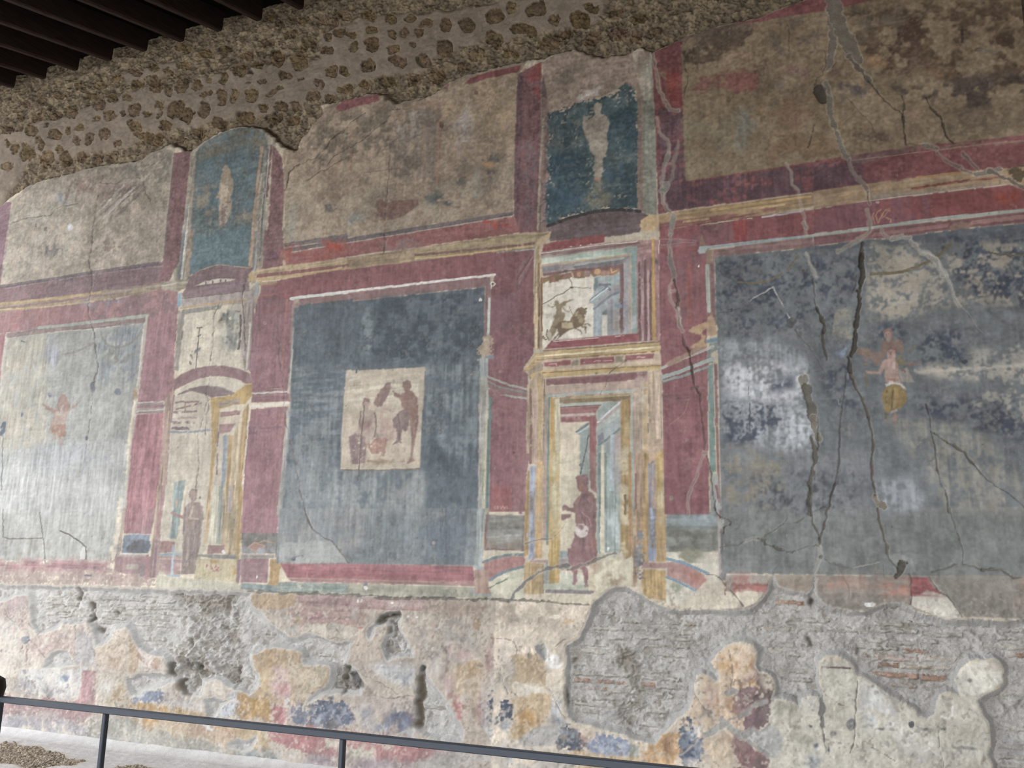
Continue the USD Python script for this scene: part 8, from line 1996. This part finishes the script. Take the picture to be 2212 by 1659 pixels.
# thin bricks in courses, mortar smeared over many of them
BRICK0 = 3000
course, joint = 0.0535, 0.013
_rb = np.random.RandomState(9)
n_rows = int(2.2 / course)
brick_id = 0
rowi = np.floor((V + 0.004 * 0) / course).astype(int)
show = fbm(120, 60, 3, 3001, 0.6)
Uu = U + 0
for r in range(2, n_rows):
    i0, i1 = np.searchsorted(V, [r * course, (r + 1) * course - joint])
    if i1 - i0 < 3: continue
    x = U[0] + _rb.uniform(-0.3, 0)
    while x < U[-1]:
        ln = _rb.choice([0.13, 0.18, 0.23, 0.27, 0.30]) * _rb.uniform(0.9, 1.1)
        j0, j1 = np.searchsorted(U, [x, x + ln - joint * _rb.uniform(0.6, 1.2)])
        x0_, x = x, x + ln
        tone, red, lift, keep = _rb.uniform(0.86, 1.14), _rb.rand(), _rb.uniform(0.002, 0.009), _rb.rand()
        if j1 - j0 < 4: continue
        ii0 = i0 + _rb.randint(0, 2); ii1 = i1 - _rb.randint(0, 2)
        wob = int(_rb.randint(-1, 2))
        sl = (slice(max(ii0 + wob, 0), ii1 + wob), slice(j0, j1))
        ms = low_mas[sl] & (DOUT[sl] > 15) & (rough_low[sl] < 0.35) & (LAB[sl] == 0)
        if ms.size == 0 or ms.mean() < 0.55: continue
        px, py = float(PXg[sl].mean()), float(PYg[sl].mean())
        if not (-30 < px < 2240 and py < 1690): continue
        vis = float(show[sl].mean())
        right = px > 1840 and py > 1400
        if keep > (0.93 if right or (px < 330) else 0.78) - 0.5 * max(0, 0.45 - vis): continue
        h_, w_ = ms.shape
        ed = np.minimum(np.minimum(np.arange(h_) + 0.5, h_ - np.arange(h_) - 0.5)[:, None] * 0.9, np.minimum(np.arange(w_) + 0.5, w_ - np.arange(w_) - 0.5)[None, :])
        rnd = step(0.0, 2.2, ed + 1.6 * (NM[sl] - 0.5))
        ms &= ed + 2.0 * (NF[sl] - 0.5) > 0.2
        prob = 0.62 if right else (0.40 if (1210 < px < 1400 and py > 1450) else 0.10 if px > 800 else 0.02)
        if red < prob:
            base = pigment((172, 146, 132), 900, 1420) if red < prob * 0.55 else pigment((188, 178, 166), 900, 1420)
        else:
            base = pigment((184, 180, 174), 900, 1420)
        base = base * tone
        cc = base * (1 + 0.35 * (NM[sl] - 0.5) + 0.22 * (NF[sl] - 0.5))[..., None]
        sme = step(0.42, 0.62, 0.6 * NF3[0][sl] + 0.4 * NB[2][sl])[..., None] * (0.75 if red < prob else 0.5)
        cc = cc + sme * (cl[sl] * 1.06 - cc)
        C[sl][ms] = cc[ms]
        H[sl][ms] = (-0.035 + (lift + 0.003) * rnd + 0.006 * (NM[sl] - 0.5) + 0.003 * (NF[sl] - 0.5))[ms]
        LAB[sl][ms] = BRICK0 + brick_id; brick_id += 1
        # raked joint below and beside the brick
        js = (slice(max(ii0 + wob - 2, 0), ii0 + wob), slice(j0, j1)); mj = low_mas[js] & (DOUT[js] > 14) & (LAB[js] == 0)
        H[js][mj] -= 0.004
        js = (slice(max(ii0 + wob, 0), ii1 + wob), slice(max(j0 - 3, 0), j0)); mj = low_mas[js] & (DOUT[js] > 14) & (LAB[js] == 0) & (NB[0][js] > 0.45)
        H[js][mj] -= 0.005
N_BRICKS = brick_id
# edging last, over the masonry near the plaster; dark brown in the upper zone
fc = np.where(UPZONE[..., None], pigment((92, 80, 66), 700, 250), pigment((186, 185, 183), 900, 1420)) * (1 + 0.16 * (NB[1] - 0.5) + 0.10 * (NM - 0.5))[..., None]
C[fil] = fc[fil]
Hb = ndimage.gaussian_filter(H, 3.0)
H[fil] = ((-0.004) * (1 - ramp) + ramp * np.where(UPZONE, -0.030, -0.032) + 0.003 * (NM - 0.5))[fil]
for _l in DARK_RECESSES.strip().splitlines():            # holes and strokes along the upper plaster edge: set back, coloured dark
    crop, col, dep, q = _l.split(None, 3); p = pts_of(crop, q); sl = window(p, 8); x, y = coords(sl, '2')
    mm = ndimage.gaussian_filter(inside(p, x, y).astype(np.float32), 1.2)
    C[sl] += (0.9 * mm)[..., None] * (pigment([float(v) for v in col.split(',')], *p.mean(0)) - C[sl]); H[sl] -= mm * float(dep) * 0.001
C = np.clip(C, 0.003, 0.93)

# ------------------------------------------------------------------ which part each patch of the surface belongs to
PARTS = {}
def part_region(pid, name, label, parent, polys):
    PARTS[pid] = (name, label, parent)
    for crop, text in polys:
        p = pts_of(crop, text); sl = window(p, 4); x, y = coords(sl, '0')
        ms = inside(p, x, y) & PL[sl]
        LAB[sl][ms] = pid
DADO_LINE = np.vstack([pts_of('D1', '-400,480 500,500 1500,522 1607,530'), pts_of('F7', '-1500,1005 -1080,1050 0,1075 900,1086 1650,1130 2212,1150'), pts_of('D4', '0,700 1698,760 2600,800')])
dado_poly = np.vstack([DADO_LINE, [[4200, 4000], [-1500, 4000]]])
LAB[PL] = 10
_dl = inside(dado_poly, PXg, PYg) & PL
LAB[_dl] = 200
for row in PART_TABLE:
    part_region(*row)
LAB[(LAB == 0) & up_mas] = 1
LAB[(LAB == 0) & low_mas] = 2
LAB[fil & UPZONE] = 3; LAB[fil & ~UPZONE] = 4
CRACK_IDS = []
for kind_, nm_ in ((1, 'crack'), (2, 'crack_filling')):
    comp, n_ = ndimage.label((CR == kind_) & PL & ~_dl, structure=np.ones((3, 3)))
    sz = ndimage.sum_labels(np.ones_like(comp), comp, np.arange(n_ + 1))
    for c_ in np.nonzero(sz >= 60)[0]:
        if c_ == 0: continue
        LAB[comp == c_] = 6000 + len(CRACK_IDS); CRACK_IDS.append((6000 + len(CRACK_IDS), nm_))

# ------------------------------------------------------------------ meshes of the surface
HS = H
gx = np.gradient(HS, axis=1) / np.gradient(U)[None, :]
gz = np.gradient(HS, axis=0) / np.gradient(V)[:, None]
NRM = np.stack([-gx, -np.ones_like(gx), -gz], -1)
NRM /= np.linalg.norm(NRM, axis=-1, keepdims=True)
POS = np.stack([np.broadcast_to(U[None, :], H.shape), -HS, np.broadcast_to(V[:, None], H.shape)], -1).astype(np.float32)
inframe = (PXg > -70) & (PXg < 2282) & (PYg > -70) & (PYg < 1729)
Q = inframe[:-1, :-1] | inframe[1:, 1:] | inframe[:-1, 1:] | inframe[1:, :-1]
IDX = np.arange(NV * NU, dtype=np.int64).reshape(NV, NU)
qi = np.stack([IDX[:-1, :-1], IDX[:-1, 1:], IDX[1:, 1:], IDX[1:, :-1]], -1)
def emit(path, quads, mat):
    ids, inv = np.unique(quads.ravel(), return_inverse=True)
    m = UsdGeom.Mesh.Define(stage, path)
    m.CreatePointsAttr(Vt.Vec3fArray.FromNumpy(POS.reshape(-1, 3)[ids]))
    m.CreateFaceVertexCountsAttr(Vt.IntArray.FromNumpy(np.full(len(quads), 4, np.int32)))
    m.CreateFaceVertexIndicesAttr(Vt.IntArray.FromNumpy(inv.astype(np.int32).ravel()))
    m.CreateSubdivisionSchemeAttr('none')
    m.CreateNormalsAttr(Vt.Vec3fArray.FromNumpy(NRM.reshape(-1, 3)[ids].astype(np.float32)))
    m.SetNormalsInterpolation('vertex')
    UsdGeom.PrimvarsAPI(m).CreatePrimvar('paint', Sdf.ValueTypeNames.Color3fArray, 'vertex').Set(Vt.Vec3fArray.FromNumpy(C.reshape(-1, 3)[ids].astype(np.float32)))
    UsdShade.MaterialBindingAPI.Apply(m.GetPrim()).Bind(mat)
    return m.GetPrim()
lab_q = LAB[:-1, :-1][Q]; quads = qi[Q]
order = np.argsort(lab_q, kind='stable'); lab_s = lab_q[order]; quads = quads[order]
starts = {int(l): (int(s), int(e)) for l, s, e in zip(*(lambda u, i: (u, i, list(i[1:]) + [len(lab_s)]))(*np.unique(lab_s, return_index=True)))}
def region(l):
    s, e = starts.get(l, (0, 0))
    return quads[s:e]
wall = thing('wall_back', kind='structure', label='tall rubble and brick wall that carries the painted plaster')
WP = str(wall.GetPath())
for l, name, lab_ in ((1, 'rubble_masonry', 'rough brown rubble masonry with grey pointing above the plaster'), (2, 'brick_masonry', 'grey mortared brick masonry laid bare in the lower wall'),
                      (3, 'plaster_edging', 'dark brown edging along the top of the plaster'), (4, 'plaster_edging', 'smooth grey mortar edging around the lower plaster')):
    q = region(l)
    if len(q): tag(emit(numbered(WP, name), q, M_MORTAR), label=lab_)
for k in range(N_STONES):
    q = region(STONE0 + k)
    if len(q) > 6: emit(numbered(WP, 'stone'), q, M_STONE)
for k in range(N_BRICKS):
    q = region(BRICK0 + k)
    if len(q) > 6: emit(numbered(WP, 'brick'), q, M_BRICK)
# wall beyond the picture's edges, coarser
co = 10
ci, cj = np.arange(0, NV - co, co), np.arange(0, NU - co, co)
Qc = np.zeros((len(ci), len(cj)), bool)
for a, i in enumerate(ci):
    for b, j in enumerate(cj):
        Qc[a, b] = not Q[i:i + co, j:j + co].all()
gi, gj = np.nonzero(Qc)
i_, j_ = ci[gi], cj[gj]
qc = np.stack([IDX[i_, j_], IDX[i_, j_ + co], IDX[i_ + co, j_ + co], IDX[i_ + co, j_]], -1)
POS[..., 1] += 0.012
if len(qc): tag(emit(numbered(WP, 'outer_plaster'), qc, M_MORTAR), label='stretch of the same wall beyond the painted bays')
POS[..., 1] -= 0.012
b_ = trimesh.creation.box((18.0, 0.4, 9.0)); b_.apply_translation((-4.5, 0.32, 4.45))
obj('wall_core', b_, plain('wall_core', (0.20, 0.17, 0.14), 0.9, 0.1, bump=((6, 6, 6), 3.0, 0.02)), wall)

fresco = thing('wall_painting', label=WP_LABEL, cat='wall painting', kind='thing')
dado = thing('wall_dado', label=DADO_LABEL, cat='painted dado', kind='thing')
ROOTS = {'fresco': fresco, 'dado': dado}
MADE = {}
tag(emit(numbered(str(fresco.GetPath()), 'painted_ground'), region(10), M_PAINT), label='red, purple and gold painted framework between the panels')
tag(emit(numbered(str(dado.GetPath()), 'plaster_ground'), region(200), M_PAINT), label='pale worn plaster ground of the dado')
for l, nm in CRACK_IDS:
    q = region(l)
    if len(q) > 20: tag(emit(numbered(str(fresco.GetPath()), nm), q, M_MORTAR), label='dark open crack' if nm == 'crack' else 'pale grey mortar filling of an old crack')
for pid, (nm, lb, par) in PARTS.items():
    q = region(pid)
    if not len(q): continue
    base = str(ROOTS[par].GetPath()) if par in ROOTS else str(MADE[par].GetPath())
    MADE[pid] = tag(emit(numbered(base, nm), q, M_PAINT), label=lb)
# ------------------------------------------------------------------ roof: sloping beams and boards
BEAM_TIPS = [(-20, 209), (47, 190), (115, 174.5), (185, 155.5), (257, 137), (331, 116), (411, 96), (492, 75), (578, 50.5), (670, 26), (762, 3), (856, -22), (955, -48), (1060, -76), (1170, -106), (1290, -138), (1415, -172), (1550, -208)]
dirb = np.array([-0.06348, -0.97118, -0.22974])
upb = np.array([0, -0.2302, 0.97315]); upb /= np.linalg.norm(upb)
side = np.cross(upb, dirb); side /= np.linalg.norm(side)
tips = np.array([wall_at(*t) for t in BEAM_TIPS])
zt = np.median(tips[:, 1])
xs = tips[:, 0]
gap = np.median(np.diff(xs))
x_fit = np.polyfit(np.arange(1, 11), xs[1:11], 1)
BW, BD, BL = 0.075, 0.21, 10.6
def beam_mesh(seed):
    rng = np.random.RandomState(seed)
    n = 14; ring = []
    for k in range(n + 1):
        s = BL * k / n - 0.0
        ch = 0.012 + 0.006 * rng.rand()
        w, d = BW / 2, BD
        prof = [(-w + ch, 0), (w - ch, 0), (w, ch), (w, d), (-w, d), (-w, ch)]
        c = dirb * s + side * rng.uniform(-0.004, 0.004) + upb * rng.uniform(-0.004, 0.004)
        if k == 0:   # hewn end, cut back at the lower edge
            for (a, b) in prof: ring.append(c + side * a + upb * b + dirb * (0.0 if b > 0.04 else 0.05))
        else:
            for (a, b) in prof: ring.append(c + side * a + upb * b)
    v = np.array(ring); f = []
    m = 6
    for k in range(n):
        for i in range(m):
            a, b = k * m + i, k * m + (i + 1) % m
            f += [(a, b, b + m), (a, b + m, a + m)]
    for i in range(1, m - 1):
        f += [(0, i + 1, i), (n * m, n * m + i, n * m + i + 1)]
    t = trimesh.Trimesh(v, np.array(f), process=False)
    trimesh.repair.fix_normals(t)
    return t
words = ['nearest the left edge of the picture', 'second', 'third', 'fourth', 'fifth', 'sixth', 'seventh', 'eighth', 'ninth', 'tenth']
n_beams = 26
for k in range(-1, n_beams):
    x = np.polyval(x_fit, k)
    if x > 2.4: break
    t = beam_mesh(100 + k)
    p = project(x, zt)
    if k <= 0: lab_ = 'dark roof beam lowest at the left edge, its end near the corner' if k == 0 else None
    elif k <= 9: lab_ = f'dark square-cut roof beam, number {words[k]} from the left along the stone wall' if k > 1 else 'dark square-cut roof beam, first whole beam end beside the left edge'
    else: lab_ = None
    if lab_ is None:
        o = obj('roof_beam', t, M_BEAM, label='dark roof beam beyond the top edge of the picture', cat='beam', group='roof beams out of view')
    else:
        o = obj('roof_beam', t, M_BEAM, label=lab_, cat='beam', group='roof beams over the wall')
    UsdGeom.Xformable(o).AddTranslateOp().Set(Gf.Vec3d(float(x - BW / 2), -0.035, float(zt)))
# boards on the beams
bx0, bx1 = -11.2, 2.9
corners = []
for y_ in (0.1, -10.4):
    for x_ in (bx0, bx1):
        zz = zt + BD * 1.03 + (y_ + 0.035) * 0.2366
        corners.append((x_, y_, zz))
c = np.array(corners); v = np.vstack([c, c + (0, 0, 0.08)])
f = np.array([(0, 2, 3), (0, 3, 1), (4, 5, 7), (4, 7, 6), (0, 1, 5), (0, 5, 4), (2, 6, 7), (2, 7, 3), (0, 4, 6), (0, 6, 2), (1, 3, 7), (1, 7, 5)])
obj('ceiling', (v, f), M_BOARD, kind='structure', label='dark sloping roof boards above the beams')

# unseen side wall, added beyond the right edge to darken the top right
sw = trimesh.creation.box((0.4, 12.0, 9.0)); sw.apply_translation((2.85, -5.95, 4.45))
obj('added_wall_right', sw, plain('side_wall_plaster', (0.34, 0.30, 0.26), 0.9, 0.1, bump=((4, 4, 4), 2.0, 0.01)), kind='structure', label='plain side wall of the hall beyond the right edge of the picture')

# ------------------------------------------------------------------ floor along the wall foot
fx = np.arange(-10.5, -3.4, 0.012); fy = np.arange(-2.6, 0.06, 0.012)
FX, FY = np.meshgrid(fx, fy)
def vn(s, seed):
    rng = np.random.RandomState(seed); x, y = (fx - fx[0]) / s, (fy - fy[0]) / s
    L = rng.rand(int(y[-1]) + 3, int(x[-1]) + 3); ix, iy = x.astype(int), y.astype(int); tx, ty = x - ix, (y - iy)[:, None]
    tx = tx * tx * (3 - 2 * tx); ty = ty * ty * (3 - 2 * ty)
    a = L[:, ix] * (1 - tx) + L[:, ix + 1] * tx
    return a[iy] * (1 - ty) + a[iy + 1] * ty
fn = 0.5 * vn(0.3, 1) + 0.3 * vn(0.12, 2) + 0.2 * vn(0.05, 3); ff = 0.6 * vn(0.03, 4) + 0.4 * vn(0.06, 5)
fz = 0.012 * (fn - 0.5) + 0.004 * (ff - 0.5)
# a low mortar fillet turns the wall foot into the floor
ft = np.clip((FY + 0.16) / 0.16, 0, 1); fz = fz + 0.05 * ft * ft
d0 = FX - EYE[0]; d1 = FY - EYE[1]; d2 = 0 - EYE[2]
cc_ = [R[k, 0] * d0 + R[k, 1] * d1 + R[k, 2] * d2 for k in range(3)]
fpx, fpy = PX + F * cc_[0] / cc_[2], PY + F * cc_[1] / cc_[2]
wob = 10 * (fn - 0.5) + 8 * (ff - 0.5)
gravel_poly = np.array([(-200, 1600), (0, 1607), (30, 1603), (36, 1612), (85, 1611), (104, 1626), (134, 1628), (142, 1637), (182, 1641), (160, 1652), (120, 1657), (60, 1660), (40, 1651), (0, 1648), (-200, 1645)], float)
gravel2 = np.array([(255, 1657), (300, 1653), (330, 1660), (400, 1700), (100, 1760), (180, 1680)], float)
def inside2(p, x, y):
    r = np.zeros(x.shape, bool)
    for k in range(len(p)):
        xa, ya = p[k]; xb, yb = p[(k + 1) % len(p)]
        if ya == yb: continue
        r ^= ((y > ya) != (y > yb)) & (x < (xb - xa) / (yb - ya) * (y - ya) + xa)
    return r
gm = inside2(gravel_poly, fpx + wob, fpy + 0.5 * wob) | inside2(gravel2, fpx + wob, fpy + 0.5 * wob) 
gs = ndimage.gaussian_filter(gm.astype(float), 1.0)
fc_ = np.array([0.58, 0.57, 0.57]) * (1 + 0.30 * (fn - 0.5) + 0.2 * (ff - 0.5))[..., None]
fc_ = fc_ + gs[..., None] * (np.array([0.40, 0.33, 0.26]) * (1 + 0.5 * (ff - 0.5))[..., None] - fc_)
rim = (ndimage.gaussian_filter(gm.astype(float), 3.0) * (1 - gs))[..., None]
fc_ = fc_ + np.clip(2 * rim, 0, 1) * (np.array([0.47, 0.38, 0.30]) - fc_) * 0.7
fz = fz - 0.006 * gs + gs * 0.012 * (ff - 0.4)
IDf = np.arange(FX.size).reshape(FX.shape)
qf = np.stack([IDf[:-1, :-1], IDf[:-1, 1:], IDf[1:, 1:], IDf[1:, :-1]], -1).reshape(-1, 4)
fm = UsdGeom.Mesh.Define(stage, '/World/floor')
fm.CreatePointsAttr(Vt.Vec3fArray.FromNumpy(np.stack([FX, FY, fz], -1).reshape(-1, 3).astype(np.float32)))
fm.CreateFaceVertexCountsAttr(Vt.IntArray.FromNumpy(np.full(len(qf), 4, np.int32)))
fm.CreateFaceVertexIndicesAttr(Vt.IntArray.FromNumpy(qf.astype(np.int32).ravel())); fm.CreateSubdivisionSchemeAttr('none')
UsdGeom.PrimvarsAPI(fm).CreatePrimvar('paint', Sdf.ValueTypeNames.Color3fArray, 'vertex').Set(Vt.Vec3fArray.FromNumpy(np.clip(fc_, 0, 0.9).reshape(-1, 3).astype(np.float32)))
UsdShade.MaterialBindingAPI.Apply(fm.GetPrim()).Bind(M_FLOOR)
tag(fm.GetPrim(), kind='structure', label='pale worn mortar floor along the foot of the wall')
gb = trimesh.creation.box((140, 100, 0.2)); gb.apply_translation((0, -40, -0.125))
obj('ground', gb, plain('courtyard_ground', (0.35, 0.33, 0.30), 0.9, 0.2, bump=((3, 3, 3), 2.0, 0.01)), kind='structure', label='earth and gravel ground of the courtyard')
# loose gravel
_rg = np.random.RandomState(77)
cand = np.argwhere(gm & (fpx > -60) & (fpx < 480) & (fpy < 1700))
sel = cand[_rg.permutation(len(cand))[:6000]]
ico = trimesh.creation.icosphere(subdivisions=0)
vs, fs = [], []
for n, (a, b) in enumerate(sel):
    s = _rg.gamma(3.0, 0.0016) + 0.002
    vv = ico.vertices * (s * _rg.uniform(0.7, 1.3, 3)) * (1, 1, 0.7)
    an = _rg.uniform(0, 6.28); ca, sa = math.cos(an), math.sin(an)
    vv = np.stack([vv[:, 0] * ca - vv[:, 1] * sa, vv[:, 0] * sa + vv[:, 1] * ca, vv[:, 2]], 1)
    vs.append(vv + (FX[a, b] + _rg.uniform(-.006, .006), FY[a, b] + _rg.uniform(-.006, .006), fz[a, b] + 0.3 * s)); fs.append(ico.faces + 12 * n)
obj('gravel', (np.vstack(vs), np.vstack(fs)), M_GRAVEL, kind='stuff', label='brown gravel lying on the floor at the foot of the wall', cat='gravel')

# ------------------------------------------------------------------ steel railing in front of the wall
rail_y, rail_top = -3.13, 0.952
def bar(lo, hi, bev=0.003):
    lo, hi = np.array(lo, float), np.array(hi, float)
    import manifold3d
    p = []
    for sx in (0, 1):
        for sy in (0, 1):
            for sz in (0, 1):
                q = np.where([sx, sy, sz], hi, lo); s = np.where([sx, sy, sz], -1.0, 1.0) * bev
                for ax in range(3):
                    w = s.copy(); w[ax] = 0; p.append(q + w)
    return manifold3d.Manifold.hull_points(np.array(p))
rl = thing('railing', (0, rail_y, 0), label='dark blue-grey steel railing in front of the painted wall', cat='railing')
obj('handrail', bar((-4.02, -0.016, rail_top - 0.027), (1.8, 0.016, rail_top)), M_RAIL, rl)
for k in range(-1, 4):
    x = -3.318 + 1.268 * k if k >= 0 else -4.0
    obj('post', bar((x - 0.010, -0.013, 0.0), (x + 0.010, 0.013, rail_top - 0.027)), M_RAIL, rl)
# dark newel at the railing's end, only its edge shows
prof = np.array([(0.0, 0.0), (0.075, 0.0), (0.075, 0.86), (0.066, 0.90), (0.062, 0.935), (0.075, 0.985), (0.082, 1.02), (0.074, 1.06), (0.05, 1.075), (0.0, 1.08)])
nw = trimesh.creation.revolve(prof, sections=32)
nx = float((floor_at(7, 1480, 0.99) - EYE)[0])
def x_at(px, py, y):
    r = R.T @ np.array([px - PX, py - PY, F]); return float(EYE[0] + r[0] * (y - EYE[1]) / r[1])
def z_at(px, py, y):
    r = R.T @ np.array([px - PX, py - PY, F]); return float(EYE[2] + r[2] * (y - EYE[1]) / r[1])
xr = x_at(6, 1472, rail_y)
nwl = thing('newel_post', (xr - 0.088, rail_y - 0.01, -0.035), label='dark brown rounded post head at the left end of the handrail', cat='post')
obj('post_shaft', nw, M_POST, nwl, smooth=40)
